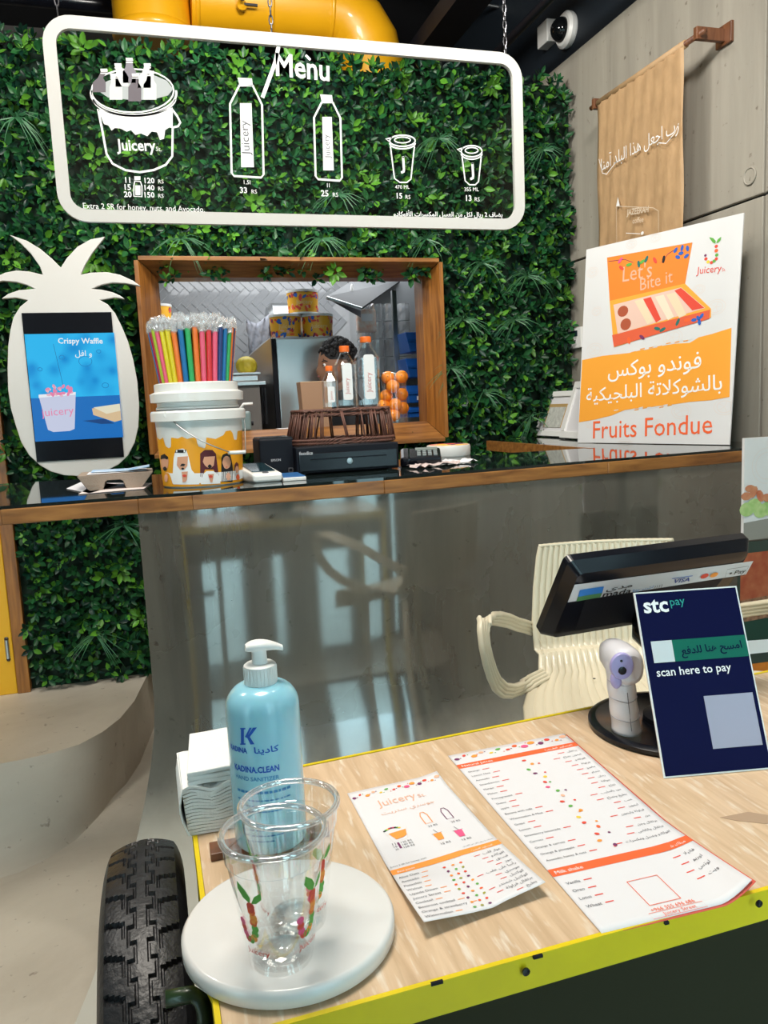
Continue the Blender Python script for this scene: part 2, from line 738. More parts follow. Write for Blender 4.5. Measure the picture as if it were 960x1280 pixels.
# right concrete wall of cast panels with recessed joints
ztop = W(693, 85, x=XR).z
zj = W(858, 277, x=XR).z
yj = W(957.7, 100, x=XR).y
wr = struct('wall_right', MB().span((XR + .02, YB0, 0), (XR + .2, 6.6, ztop)), mat('joint_dark', (.03, .03, .03), .9))
g = .006
for (ya, yb) in ((YB0, yj - 1.6), (yj - 1.6, yj), (yj, 6.6)):
    for (za, zb) in ((0, zj), (zj, ztop)):
        obj('concrete_panel', MB().span((XR, ya + g, za + g), (XR + .03, yb - g, zb - g)), wallcon, wr, bevel=.004)
for (px_, py_) in ((938, 220),):
    c = W(px_, py_, x=XR)
    pts = [(c.x - .004, c.y + .034 * cos(a), c.z + .034 * sin(a)) for a in (2 * pi * k / 24 for k in range(24))]
    obj('formwork_plug', MB().tube(pts, .004, 6, True), wallcon, wr, smooth=True)
    obj('formwork_plug', MB().lathe([(.03, 0), (.03, .004)], c, 24, R('Y', -90)), wallcon, wr)

darkpaint = mat('dark_paint', (.008, .014, .022), .6, bump=.2, bscale=5)
struct('wall_right_upper', MB().span((XR + .03, YB0, ztop), (XR + .2, 6.6, 4.6)), darkpaint)
struct('ceiling', MB().span((-3.6, YB0, 4.55), (3.6, 6.8, 4.65)), mat('dark_ceiling', (.012, .013, .018), .8))
greywall = mat('grey_plaster', (.12, .115, .11), .8, noise=.3, nscale=2, bump=.1, bscale=12)
struct('wall_far', MB().span((-3.6, 6.6, 0), (3.6, 6.8, 4.6)), greywall)
struct('wall_left', MB().span((-3.7, YB0, 0), (-3.5, 6.8, 4.6)), greywall)

# shop front just behind the photographer: tall glazed openings on to a bright pavement
YB = -.32
open_x = [(-3.2, -2.4), (-2.2, -1.4), (.27, .52), (.60, .84), (1.04, 1.13), (1.36, 1.62), (1.68, 1.98), (2.14, 2.24)]  # first two never seen, added to light the left side of the room
HB = 2.6
struct('wall_back', MB().span((-3.6, YB - .12, HB), (3.6, YB, 4.6)), greywall)
pane_m = clear('shop_pane', (.94, .98, .97), .03, .3, .02)
for i, (xa, xb) in enumerate(open_x):
    wn = struct('window_%d' % (i + 1), MB().span((xa, YB - .07, .03), (xb, YB - .064, HB)), pane_m)
    fr = MB()
    fr.span((xa, YB - .1, 0), (xb, YB - .02, .03)).span((xa, YB - .1, HB - .03), (xb, YB - .02, HB))
    obj('window_frame', fr, softblack, wn)
ed = [-3.6] + [v for p_ in open_x for v in p_] + [3.6]
for k in range(0, len(ed), 2):
    struct('trim_%d' % (k // 2 + 1), MB().span((ed[k], YB - .12, 0), (ed[k + 1], YB, HB)), greywall)
pave = struct('floor_pavement', MB().span((-9, -11, -.1), (9, YB - .12, -.005)), mat('pavement_pale', (.60, .60, .57), .8, noise=.2, nscale=4))

# pipes and beams under the dark ceiling
for k, (a, b, r_) in enumerate((((30, -4), (300, 22), .05),)):
    p0, p1 = W(*a, y=5.6), W(*b, y=5.6)
    o = obj('black_pipe', MB().tube([p0 + (p0 - p1) * .8, p1], r_, 12), black, loc=p0, smooth=True)
    tag(o, 'black pipe running high up left of the yellow duct', 'pipe')
c0 = W(620, 20, y=4.2)
o = obj('cable_tray', MB().span((1.85, 1.0, 3.95), (2.05, 6.5, 4.0)).span((1.85, 1, 4.0), (1.86, 6.5, 4.06)).span((2.04, 1, 4.0), (2.05, 6.5, 4.06)), softblack, loc=(1.95, 4, 3.95))
tag(o, 'black cable tray under the dark ceiling', 'cable tray')
o = obj('conduit_pipe', MB().tube([(2.2, 1.0, 3.8), (2.2, 6.5, 3.8)], .025, 10), softblack, loc=(2.2, 4, 3.8), smooth=True)
tag(o, 'thin black conduit under the ceiling above the wall camera', 'pipe')
p = W(560, 10, y=5.5)
o = obj('strip_light', MB().tube([p + Vector((-.9, 0, .12)), p + Vector((.7, 0, .02))], .012, 8), steel, loc=p)
tag(o, 'thin grey rail under the ceiling right of the yellow duct', 'rail')

# yellow ventilation duct above the plant wall
yel = mat('duct_yellow', (.86, .42, .008), .35, noise=.12, nscale=3, coat=.2)
Yd = 5.3
c = W(300, 4, y=Yd)
rd = S(40, Yd)
xa, xb, xe = W(140, 10, y=Yd).x, W(237, 10, y=Yd).x, W(405, 10, y=Yd).x
duct = thing('ventilation_duct', 'fat bright yellow round ventilation duct above the plant wall', 'duct', c)
rot = Matrix.Rotation(pi / 2, 3, 'Y')
obj('duct_pipe', MB().lathe([(rd, 0), (rd, xe - xb)], (xb, Yd, c.z), 32, rot), yel, duct, smooth=True, autosmooth=40)
for x in (xb + .02, (xb * .45 + xe * .55), xe):
    obj('seam_ring', MB().lathe([(rd, 0), (rd + .012, .01), (rd + .012, .02), (rd, .03)], (x, Yd, c.z), 32, rot, cap=False), yel, duct, smooth=True)
# big branch on the left
cb = Vector(((xa + xb) / 2, Yd, c.z))
rb = (xb - xa) / 2
obj('duct_branch', MB().lathe([(rb, -.26), (rb, .9)], cb, 32), yel, duct, smooth=True, autosmooth=40)
obj('seam_ring', MB().lathe([(rb, -.26), (rb + .012, -.25), (rb + .012, -.22), (rb, -.2)], cb, 32, cap=False), yel, duct, smooth=True)
# segmented elbow bending down
elb = MB()
pts, q = [], Vector((xe, Yd, c.z))
re_ = .30
for k in range(5):
    a = radians(k * 22.5)
    pts.append(q + Vector((re_ * sin(a), 0, -re_ * (1 - cos(a)))))
pts.append(pts[-1] + Vector((0, 0, -.35)))
elb.tube(pts, rd, 28)
obj('duct_elbow', elb, yel, duct, smooth=True, autosmooth=15)
p = W(302, 8, y=Yd - rd)
obj('damper_knob', MB().lathe([(.03, 0), (.03, .02), (.012, .035)], p, 12, Matrix.Rotation(pi / 2, 3, 'X')), yel, duct)
obj('damper_handle', MB().span(p + Vector((0, -.035, -.006)), p + Vector((.09, -.02, .006))), darksteel, duct)

# ------------------------------------------------------------------ plant wall
win_o = [W(172.5, 326.7, y=4.36), W(547.5, 325.8, y=4.36), W(558, 546.7, y=4.36), None]
WX0, WX1 = win_o[0].x, (win_o[1].x + win_o[2].x) / 2
WZ1, WZ0 = (win_o[0].z + win_o[1].z) / 2, win_o[2].z
GX0 = W(22, 700, y=YG).x
GX1 = XR
GZ1 = W(640, 92, y=YG).z
pw = thing('plant_wall', 'artificial green plant wall of leafy sprigs behind the bar', 'plant wall', ((GX0 + GX1) / 2, YG, ZP))
bk = MB()
for a, b in (((-1.1, YG, ZP), (WX0 + .02, YG + .1, GZ1 - .05)), ((WX1 - .02, YG, ZP), (GX1 - .003, YG + .1, GZ1 - .05)),
             ((WX0 + .02, YG, WZ1 - .02), (WX1 - .02, YG + .1, GZ1 - .05)), ((WX0 + .02, YG, ZP), (WX1 - .02, YG + .1, WZ0 + .02))):
    bk.span(a, b)
obj('backing_panel', bk, mat('moss_backing', (.004, .02, .010), .9), pw)
rng = np.random.default_rng(3)
LV = np.array([(0, 0, 0), (-.34, .35, .06), (.34, .35, .06), (-.30, .72, .02), (.30, .72, .02), (0, .35, -.06), (0, .74, -.07), (0, 1.08, -.02)])
LF = [(0, 5, 1), (0, 2, 5), (1, 5, 6, 3), (5, 2, 4, 6), (3, 6, 7), (6, 4, 7)]


def leafmat():
    m = bpy.data.materials.new('leaf_green')
    m.use_nodes = True
    nt = m.node_tree
    b = nt.nodes['Principled BSDF']
    a = nt.nodes.new('ShaderNodeAttribute')
    a.attribute_name = 'leafcol'
    nt.links.new(a.outputs['Color'], b.inputs['Base Color'])
    b.inputs['Roughness'].default_value = .38
    b.inputs['Specular IOR Level'].default_value = .3
    MATS['leaf_green'] = m
    return m


leaf_m = leafmat()


def greens(n, r):
    t = r.random(n)
    c = np.zeros((n, 4))
    c[:, 3] = 1
    base = np.array([.012, .075, .022])
    lite = np.array([.075, .225, .022])
    dark = np.array([.003, .028, .016])
    k = np.where(t < .55, 0, np.where(t < .82, 1, 2))
    cols = np.array([base, dark, lite])
    c[:, :3] = cols[k] * (0.7 + .6 * r.random((n, 1)))
    return c


def leaf_mesh(name, pos, dirs, nrm, size, colors):
    n = len(pos)
    side = np.cross(dirs, nrm)
    side /= np.linalg.norm(side, axis=1)[:, None] + 1e-9
    nn = np.cross(side, dirs)
    wdt = .72
    V = (pos[:, None, :] + size[:, None, None] * (LV[None, :, 0:1] * wdt * side[:, None, :] + LV[None, :, 1:2] * dirs[:, None, :] + LV[None, :, 2:3] * nn[:, None, :])).reshape(-1, 3)
    F = []
    me = bpy.data.meshes.new(name)
    nv = len(LV)
    loops, starts, tot = [], [], []
    lf = np.concatenate([np.array(f) for f in LF])
    lens = np.array([len(f) for f in LF])
    allL = (lf[None, :] + (np.arange(n) * nv)[:, None]).reshape(-1)
    allT = np.tile(lens, n)
    allS = np.concatenate([[0], np.cumsum(allT)[:-1]])
    me.vertices.add(len(V))
    me.vertices.foreach_set('co', V.reshape(-1))
    me.loops.add(len(allL))
    me.loops.foreach_set('vertex_index', allL.astype(np.int32))
    me.polygons.add(len(allT))
    me.polygons.foreach_set('loop_start', allS.astype(np.int32))
    me.polygons.foreach_set('loop_total', allT.astype(np.int32))
    me.update(calc_edges=True)
    ca = me.color_attributes.new('leafcol', 'FLOAT_COLOR', 'POINT')
    ca.data.foreach_set('color', np.repeat(colors, nv, axis=0).reshape(-1))
    me.polygons.foreach_set('use_smooth', np.ones(len(allT), bool))
    me.materials.append(leaf_m)
    return me


def sprig_arrays(n_leaf, r):
    """leaf positions/directions of one rosette facing -Y, about the origin"""
    ang = np.arange(n_leaf) * 2.4 + r.random() * 6
    tilt = r.uniform(.15, 1.1, n_leaf)
    d = np.stack([np.cos(ang) * np.cos(tilt), -np.sin(tilt), np.sin(ang) * np.cos(tilt) + .15], 1)
    d /= np.linalg.norm(d, axis=1)[:, None]
    nrm = np.stack([-np.cos(ang) * .5, -np.ones(n_leaf), .35 - np.sin(ang) * .4], 1) + r.normal(0, .25, (n_leaf, 3))
    pos = d * .012 * r.random((n_leaf, 1)) + np.stack([np.zeros(n_leaf), -r.uniform(0, .035, n_leaf), np.zeros(n_leaf)], 1)
    return pos, d, nrm, r.uniform(.034, .056, n_leaf)


def inside(x, z):
    if x < GX0 + .02 and z < 2.2:
        return False
    if x > GX1 - .04 or x < -1.1:
        return False
    if WX0 - .015 < x < WX1 + .045 and WZ0 - .0 < z < WZ1 - .05 + .03 * sin(x * 23) + .02 * sin(x * 61):
        return False
    return ZP + .03 < z < GZ1


sp_me = []
for k in range(6):
    a = sprig_arrays(9, rng)
    col = greens(9, rng) * np.array([1.15, 1.15, 1, 1])
    if k == 0:
        col[:, :3] = np.array([.09, .26, .025]) * (0.7 + .5 * rng.random((9, 1)))
    sp_me.append(leaf_mesh('leaf_sprig', *a, col))
P_, D_, N_, S_, C_ = [], [], [], [], []
spots = []
x = GX0 - .35
while x < GX1:
    z = ZP
    while z < GZ1 + .02:
        xx, zz = x + random.uniform(-.025, .025), z + random.uniform(-.025, .025)
        if inside(xx, zz):
            spots.append((xx, zz))
        z += .058
    x += .058
random.shuffle(spots)
seen = [s_ for s_ in spots if s_[1] > .4]
for i, (xx, zz) in enumerate(seen):
    if i < 292:
        o = bpy.data.objects.new('leaf_sprig', sp_me[i % 6])
        COL.objects.link(o)
        o.parent = pw
        o.location = (xx - pw.location.x, -random.uniform(.03, .07), zz - pw.location.z)
        o.rotation_euler = (random.uniform(-.3, .3), random.uniform(0, 6.28), random.uniform(-.3, .3))
        o.scale = (1.25,) * 3
        continue
for i, (xx, zz) in enumerate(spots):
    p_, d_, n_, s_ = sprig_arrays(8, rng)
    p_ = p_ + np.array([xx, YG - random.uniform(.0, .045), zz])
    P_.append(p_); D_.append(d_); N_.append(n_); S_.append(s_)
    gc = greens(8, rng) * (random.uniform(.7, 1.25))
    C_.append(gc)
org = np.array(pw.location)
me = leaf_mesh('foliage', np.concatenate(P_) - org, np.concatenate(D_), np.concatenate(N_), np.concatenate(S_), np.concatenate(C_))
fo = bpy.data.objects.new('foliage', me)
COL.objects.link(fo)
fo.parent = pw
fo['kind'] = 'stuff'
# grassy tufts
grass_m = mat('grass_blade', (.03, .14, .06), .45, noise=.5, nscale=6, col2=(.08, .22, .09))
for (px_, py_) in ((600, 330), (655, 345), (560, 460), (600, 490), (660, 520), (575, 400), (155, 655), (120, 790), (225, 300), (545, 175), (675, 190), (20, 150), (420, 245), (640, 400), (60, 350), (400, 300), (530, 300)):
    p = W(px_, py_, y=YG - .05)
    mb = MB()
    for k in range(22):
        a = random.uniform(-2.6, 2.6)
        L = random.uniform(.10, .2)
        pts = []
        for t in (0, .35, .7, 1):
            pts.append(p + Vector((sin(a) * L * t, -.04 - .05 * sin(t * 2.4), cos(a) * L * t * .7 - .11 * t * t)))
        for i in range(3):
            w0, w1 = .0035 * (1 - i / 3.2), .0035 * (1 - (i + 1) / 3.2)
            s_ = Vector((cos(a), 0, -sin(a)))
            mb.add([pts[i] - s_ * w0, pts[i] + s_ * w0, pts[i + 1] + s_ * w1, pts[i + 1] - s_ * w1], [(0, 1, 2, 3)])
    obj('grass_tuft', mb, grass_m, pw)

# ------------------------------------------------------------------ yellow door and its post at the far left
px1 = W(16, 650, y=YG - .04).x
post = struct('trim_20', MB().span((px1 - .062, YG - .06, ZP), (px1, YG + .1, 2.6)), oakv, bevel=.003)
dy = struct('door_1', MB().span((px1 - .95, YG - .05, ZP), (px1 - .064, YG + .02, 2.5)), mat('door_yellow', (.80, .42, .01), .4), bevel=.004)
p = W(9, 812, y=YG - .06)
obj('hinge', MB().tube([(p.x - .0, YG - .052, p.z - .05), (p.x, YG - .052, p.z + .05)], .011, 10), steel, dy)
obj('hinge_tip', MB().ball((p.x, YG - .052, p.z + .055), .011, 8, 6).ball((p.x, YG - .052, p.z - .055), .011, 8, 6), darksteel, dy)

# ------------------------------------------------------------------ serving window frame
wi = [W(198, 347, y=4.52), W(524, 347, y=4.52), W(537, 526.7, y=4.52)]
IX0, IX1 = wi[0].x, (wi[1].x + wi[2].x) / 2
IZ1, IZ0 = wi[0].z, wi[2].z
YO, YI = 4.36, 4.52
wf = struct('window_20', MB().span((IX0 - .03, YI, IZ1), (IX1 + .03, YI + .14, IZ1 + .03)).span((IX0 - .03, YI, IZ0 - .03), (IX1 + .03, YI + .14, IZ0)), oak)
wf['kind'] = 'structure'
for nm, mt_, quad in (('frame_top', oak, [(WX0, YO, WZ1), (WX1, YO, WZ1), (IX1, YI, IZ1), (IX0, YI, IZ1)]),
                      ('frame_right', oakv, [(WX1, YO, WZ1), (WX1, YO, WZ0), (IX1, YI, IZ0), (IX1, YI, IZ1)]),
                      ('frame_bottom', oak, [(WX1, YO, WZ0), (WX0, YO, WZ0), (IX0, YI, IZ0), (IX1, YI, IZ0)]),
                      ('frame_left', oakv, [(WX0, YO, WZ0), (WX0, YO, WZ1), (IX0, YI, IZ1), (IX0, YI, IZ0)])):
    q = [Vector(v) for v in quad]
    cen = Vector(((WX0 + WX1) / 2, 0, (WZ0 + WZ1) / 2))
    mid = (q[0] + q[1]) / 2
    outd = Vector((mid.x - cen.x, 0, mid.z - cen.z))
    outd = Vector((outd.x, 0, 0)) if nm in ('frame_left', 'frame_right') else Vector((0, 0, outd.z))
    outd.normalize()
    obj(nm, MB().prism(q, outd * .022), mt_, wf, bevel=.002)
for nm, a, b in (('jamb_left', (IX0 - .03, YI, IZ0), (IX0, YI + .14, IZ1)), ('jamb_right', (IX1, YI, IZ0), (IX1 + .03, YI + .14, IZ1))):
    obj(nm, MB().span(a, b), oakv, wf)
# ------------------------------------------------------------------ kitchen behind the window
YK = 6.3
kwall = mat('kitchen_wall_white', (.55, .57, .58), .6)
KX0, KX1 = -.6, 2.5
xc = W(437, 400, y=YK).x
wk = struct('wall_kitchen_back', MB().span((KX0, YK, ZP), (xc + .02, YK + .1, 3.0)), mat('grout', (.52, .53, .54), .8))
tile_m = mat('white_glazed_tile', (.36, .37, .385), .12, coat=.6)
tl, tw = .16, .053
d45 = Matrix.Rotation(radians(45), 3, 'Y')
za, zb = 1.95, 2.75
base_me = MB().box((0, 0, 0), (tl - .006, .008, tw - .006))
tme = bpy.data.meshes.new('tile')
tme.from_pydata(base_me.v, [], base_me.f)
tme.materials.append(tile_m)
# herringbone: one tile along +45, one along -45, stepping
n_t = 0
for i in range(-22, 23):
    for j in range(-14, 15):
        for kind in (0, 1):
            # lattice of the herringbone unit (2 bricks) in the rotated frame
            u = i * tw + j * tl
            v = i * tw - j * tl
            if kind == 0:
                cu_, cv_, ang = u + tl / 2, v + tw / 2, 0
            else:
                cu_, cv_, ang = u + tl + tw / 2, v + tw - tl / 2, 90
            q = Vector((cu_, 0, cv_))
            q = d45 @ q
            X, Z = q.x + .75, q.z + 2.3
            if X < KX0 + .3 or X > xc - .09 or Z < za or Z > zb:
                continue
            t_ = bpy.data.objects.new('tile', tme)
            COL.objects.link(t_)
            t_.parent = wk
            t_.location = (X, YK - .003 + random.uniform(-.001, .001), Z)
            t_.rotation_euler = (random.uniform(-.02, .02), radians(45 + ang), 0)
            n_t += 1
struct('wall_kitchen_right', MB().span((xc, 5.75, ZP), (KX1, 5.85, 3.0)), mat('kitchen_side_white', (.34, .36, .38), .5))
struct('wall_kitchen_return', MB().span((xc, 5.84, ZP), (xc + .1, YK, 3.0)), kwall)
struct('wall_kitchen_left', MB().span((KX0 - .1, YG + .12, ZP), (KX0, YK, 3.0)), kwall)
struct('ceiling_kitchen', MB().span((KX0 - .1, YG + .12, 3.0), (XR, YK + .1, 3.05)), kwall)

# refrigerator
fx0, fx1 = W(345, 470, y=5.3).x, W(421, 470, y=5.3).x
fzt = W(390, 421, y=5.3).z
mx = None
fr = thing('refrigerator', 'brushed steel refrigerator in the kitchen with three pails on top', 'refrigerator', ((fx0 + fx1) / 2, 5.5, ZP))
obj('body', MB().span((fx0, 5.3, ZP + .02), (fx1, 5.72, fzt)), steel, fr, bevel=.006)
obj('door', MB().span((fx0 + .01, 5.27, ZP + .1), (fx1 - .005, 5.3, fzt - .01)), steel, fr, bevel=.006)
sx = W(322, 470, y=5.6).x
obj('side_door', MB().prism([(fx0 - .02, 5.3, ZP + .1), (sx - .05, 5.75, ZP + .1), (sx - .05, 5.75, fzt - .12), (fx0 - .02, 5.3, fzt - .02)], (-.0, .02, 0)), steel, fr)
obj('door_gasket', MB().span((fx0 - .02, 5.27, ZP + .1), (fx0 + .008, 5.3, fzt - .01)), softblack, fr)
obj('side_top', MB().prism([(fx0 - .02, 5.3, fzt - .02), (sx - .05, 5.75, fzt - .12), (sx - .05, 5.8, fzt - .12), (fx0 - .02, 5.8, fzt - .02)], (0, 0, .02)), steel, fr)
p = W(333, 487, y=5.5)
obj('handle', MB().tube([W(331, 485, y=5.45), W(333, 530, y=5.45)], .008, 8), darksteel, fr)
obj('handle', MB().tube([W(327, 485, y=5.5), W(329, 530, y=5.5)], .008, 8), darksteel, fr)

# printed pails
pail_y = mat('pail_yellow', (.88, .45, .03), .4)


def pail(c, r, h, label, group, seed):
    t = thing('paper_pail', label, 'pail', c, group)
    obj('pail_body', MB().lathe([(r * .9, 0), (r * .94, .01), (r, h * .93), (r, h * .93)], c, 28), pail_y, t, smooth=True, autosmooth=40)
    obj('pail_rim', MB().lathe([(r * 1.03, h * .9), (r * 1.04, h * .92), (r * 1.04, h), (r * .96, h)], c, 28), white, t, smooth=True, autosmooth=40)
    obj('pail_base', MB().lathe([(r * .93, 0), (r * .95, .005), (r * .95, h * .07), (r * .92, h * .08)], c, 28), white, t, smooth=True, autosmooth=40)
    P = Print(Round(c, lambda b: r * .94 + (r * .06) * b / (h * .93)), .001)
    rr = random.Random(seed)
    for k in range(44):
        a = rr.uniform(-1.6, 1.5) * r
        b = rr.choice([h * .17, h * .8, h * .72, h * .25]) + rr.uniform(-.02, .02)
        P.disc((a, b), rr.uniform(.010, .022), rr.uniform(.006, .011), rr.choice([red_t, blue_t, plum_t, ored_t, red_t, blue_t, peach_t]), 1 + k % 2, True, 8, rr.uniform(0, 3))
    P.text('Juicery', (-.6 * r, h * .40), (.45 * r, h * .40), mat('print_palegold', (.85, .6, .25), .6), 3, True, .01)
    P.flush(t, 'printed_fruit')
    return t


for (pc, lab, sd) in (((357.5, 420), 'yellow fruit-printed pail on the refrigerator, lower left of the three', 1), ((397.5, 420), 'yellow fruit-printed pail on the refrigerator, lower right of the three', 2)):
    c = W(*pc, y=5.45)
    c.z = fzt
    pail(c, S(20, 5.45), S(30, 5.45), lab, 'pails on the refrigerator', sd)
c = W(379, 390, y=5.45)
c.z = fzt + S(30, 5.45)
pail(c, S(20, 5.45), S(30, 5.45), 'yellow fruit-printed pail stacked on top of the two on the refrigerator', 'pails on the refrigerator', 3)
shz = W(200, 470, y=5.6).z
# cabinet at the left of the kitchen with pails
cx0 = W(200, 470, y=5.5).x
kc = thing('kitchen_shelf', 'white kitchen shelf seen behind the straws at the window left', 'shelf', (cx0, 5.8, ZP))
obj('shelf_board', MB().span((cx0 - .3, 5.8, shz - .03), (cx0 + .35, 6.28, shz)), kwall, kc)
obj('shelf_side', MB().span((cx0 - .3, 5.8, ZP), (cx0 - .28, 6.28, shz)).span((cx0 + .33, 5.8, ZP), (cx0 + .35, 6.28, shz)), kwall, kc)
zz = shz
ph = S(32, 5.6)
pc_ = W(204, 400, y=5.6)
n_st = 0
for k in range(3):
    pail(Vector((pc_.x - .02, 6.05, shz + k * ph)), S(18, 5.6), ph, ('yellow fruit-printed pail behind the straws at the window left, %s of its stack' % ('bottom', 'middle', 'top')[k]), 'pails at the window left', 5 + k)
c = W(222, 405, y=5.5)
pail(Vector((c.x + .03, 5.93, shz)), S(24, 5.5), W(222, 396, y=5.5).z - shz, 'wide white-lidded fruit-printed pail just behind the straw tips', 'pails at the window left', 9)

# grey cloth-wrapped mixer
mx = W(340, 420, y=5.9)
mixer = thing('mixer', 'grey covered round mixer head left of the refrigerator', 'mixer', (mx.x, 5.95, 1.6))
grey_c = mat('grey_cloth', (.36, .37, .42), .7, bump=.3, bscale=12)
obj('drum', MB().lathe([(.12, 0), (.15, .03), (.15, .32), (.12, .34)], (mx.x - .02, 5.95, W(340, 405, y=5.95).z), 24, Matrix.Rotation(pi / 2, 3, 'Y')), steel, mixer, smooth=True, autosmooth=40)
cp = MB().grid(lambda i, j: W(308 + i * 3.5 + j * .5, 398 + j * 6 + 6 * sin(i * .5), y=5.85) + Vector((0, .03 * sin(i * 2.1 + j), 0)), 9, 9)
obj('cloth', cp, grey_c, mixer, smooth=True, solid=.01)
obj('stand', MB().span((mx.x - .05, 6.0, 1.3), (mx.x + .03, 6.15, 2.05)), kwall, mixer)
# side cabinet, steel tray, melon
tx = W(310, 480, y=5.2)
kb = thing('kitchen_counter', 'brown-grey kitchen counter with steel top beside the refrigerator', 'counter', (tx.x, 5.4, ZP))
ctop = W(315, 478, y=5.2).z
cxa, cxb = W(240, 480, y=5.2).x, W(332, 480, y=5.2).x
obj('cabinet_body', MB().span((cxa, 5.2, ZP), (cxb - .04, 5.75, ctop - .02)), mat('taupe_panel', (.19, .165, .15), .5), kb)
obj('steel_top', MB().span((cxa, 5.17, ctop - .02), (cxb, 5.78, ctop + .005)), steel, kb, bevel=.004)
ty = ctop + .005
a, b = W(300, 465, y=5.25), W(322, 465, y=5.25)
tr_ = thing('steel_tray', 'steel catering tray holding a striped yellow melon', 'tray', ((a.x + b.x) / 2, 5.3, ty))
ttop = W(310, 466, y=5.25).z
obj('tray_body', MB().span((a.x - .15, 5.2, ty), (b.x, 5.5, ttop - .015)), steel, tr_, bevel=.01)
obj('tray_rim', MB().span((a.x - .16, 5.19, ttop - .015), (b.x + .012, 5.51, ttop)), steel, tr_, bevel=.004)
mel = MB()
mc = W(309, 455, y=5.3)
mr_ = S(13, 5.3)


def melP(i, j):
    t = pi * j / 10
    a_ = 2 * pi * i / 40
    r_ = mr_ * (1 + .06 * cos(a_ * 10)) * sin(t)
    return Vector((mc.x + r_ * cos(a_), 5.34 + r_ * sin(a_), ttop + mr_ * .72 - mr_ * .95 * cos(t)))


mel.grid(melP, 40, 11, True)
o = obj('yellow_melon', mel, mat('melon_yellow', (.85, .66, .05), .4, noise=.25, nscale=9), loc=(mc.x, 5.34, ttop), smooth=True)
tag(o, 'ribbed bright yellow melon in the steel tray', 'melon')

# steel shelf bracket top right
sb = thing('steel_wall_shelf', 'folded steel wall shelf high in the kitchen right of the pails', 'shelf', W(430, 370, y=5.4))
q = [W(408, 372, y=5.3), W(440, 352, y=5.74), W(500, 352, y=5.74), W(452, 386, y=5.3)]
obj('shelf_plate', MB().add(q, [(0, 1, 2, 3)]), mat('dull_steel', (.10, .105, .11), .6), sb, solid=.015)
obj('shelf_lip', MB().tube([q[0], q[3]], .012, 6), steel, sb)
obj('shelf_bracket', MB().add([W(412, 374, y=5.32), W(451, 386, y=5.32), W(451, 396, y=5.4)], [(0, 1, 2)]), darksteel, sb, solid=.012)
obj('bag_clip', MB().ball(W(440, 364, y=5.45), (.012, .01, .05)), white, sb)
# packs of clear plastic tubs on a steel shelf
shy = 5.5
shz2 = W(470, 468, y=shy).z
ps = thing('steel_pack_shelf', 'steel shelf on the kitchen right wall under the clear cup packs', 'shelf', (W(480, 466, y=shy).x, shy, shz2))
obj('shelf_plate', MB().span((W(438, 466, y=shy).x, shy - .1, shz2 - .02), (W(560, 466, y=shy).x, 5.75, shz2)), steel, ps)
cl_pack = clear('clear_pack', (.9, .92, .94), .18, .7, .15, haze=.28)
for i in range(4):
    for j in range(4):
        xx = W(456 + i * 17, 440, y=shy + .08).x
        z0 = shz2 + j * .125
        t = thing('cup_pack', 'clear wrapped pack of cups on the kitchen shelf, %s layer, %s in it' % (('bottom', 'second', 'third', 'top')[j], ('leftmost', 'second from left', 'third from left', 'rightmost')[i]), 'cup pack', (xx, shy + .1, z0), 'clear cup packs')
        mb = MB()
        for k in range(5):
            mb.lathe([(.038, 0), (.042, .002), (.042, .018), (.036, .02)], (xx, shy + .1, z0 + .002 + k * .022), 12)
        obj('nested_cups', mb, cl_pack, t)
        mb = MB().grid(lambda a_, b_: Vector((xx + (.047 + .003 * sin(b_ * 4 + a_ * 3)) * cos(a_ * pi / 6), shy + .1 + (.047 + .003 * sin(a_ * 5 + b_)) * sin(a_ * pi / 6), z0 + .002 + b_ * .017)), 12, 8, True)
        obj('wrap', mb, cl_pack, t)
p = W(460, 400, y=shy - .05)
o = obj('snack_bag', MB().box((p.x, shy - .0, p.z), (.14, .05, .16)), mat('snack_bag', (.75, .42, .3), .35, noise=.5, nscale=30, col2=(.8, .75, .7)), loc=p, bevel=.015)
tag(o, 'pale orange printed bag among the clear cup packs', 'bag')
obj('bag_label', MB().box((p.x, shy - .027, p.z + .02), (.08, .004, .05)), paper, o)

# blue parts bins on the right jamb side
blue = mat('bin_blue', (.01, .10, .42), .35)
for k, (y0, y1) in enumerate(((414, 440), (447, 472), (481, 504), (508, 522))):
    c0_, c1_ = W(510, y1, y=5.0), W(532, y0, y=5.0)
    bn = thing('storage_bin', 'blue open-fronted plastic storage bin at the window right, %s of four' % ('topmost', 'second from top', 'third from top', 'lowest')[k], 'bin', ((c0_.x + c1_.x) / 2, 5.05, c0_.z), 'blue storage bins')
    x0_, x1_, z0_, z1_ = c0_.x, c1_.x + .04, c0_.z, c1_.z
    obj('bin_body', MB().prism([(x0_ + .015, 5.0, z0_), (x0_ + .015, 5.22, z0_), (x0_, 5.22, z1_), (x0_, 5.04, z1_), (x0_ + .0, 5.0, (z0_ + z1_) / 2)], (x1_ - x0_, 0, 0)), blue, bn, bevel=.004)
    obj('bin_lip', MB().span((x0_ - .004, 4.99, (z0_ + z1_) / 2), (x1_ + .004, 5.0, (z0_ + z1_) / 2 + .015)), blue, bn)
    if k == 2:
        obj('bin_label', MB().box(((x0_ + x1_) / 2, 4.988, z0_ + .03), (.05, .002, .025)), paper, bn)
c0_ = W(510, 522, y=5.0)
o = obj('bin_rack', MB().span((c0_.x, 5.23, ZP), (c0_.x + .03, 5.26, 2.5)).span((c0_.x + .2, 5.23, ZP), (c0_.x + .23, 5.26, 2.5)).span((c0_.x, 4.99, c0_.z - .03), (c0_.x + .23, 5.26, c0_.z)), steel, loc=(c0_.x, 5.23, ZP))
tag(o, 'steel rack carrying the blue storage bins', 'rack')

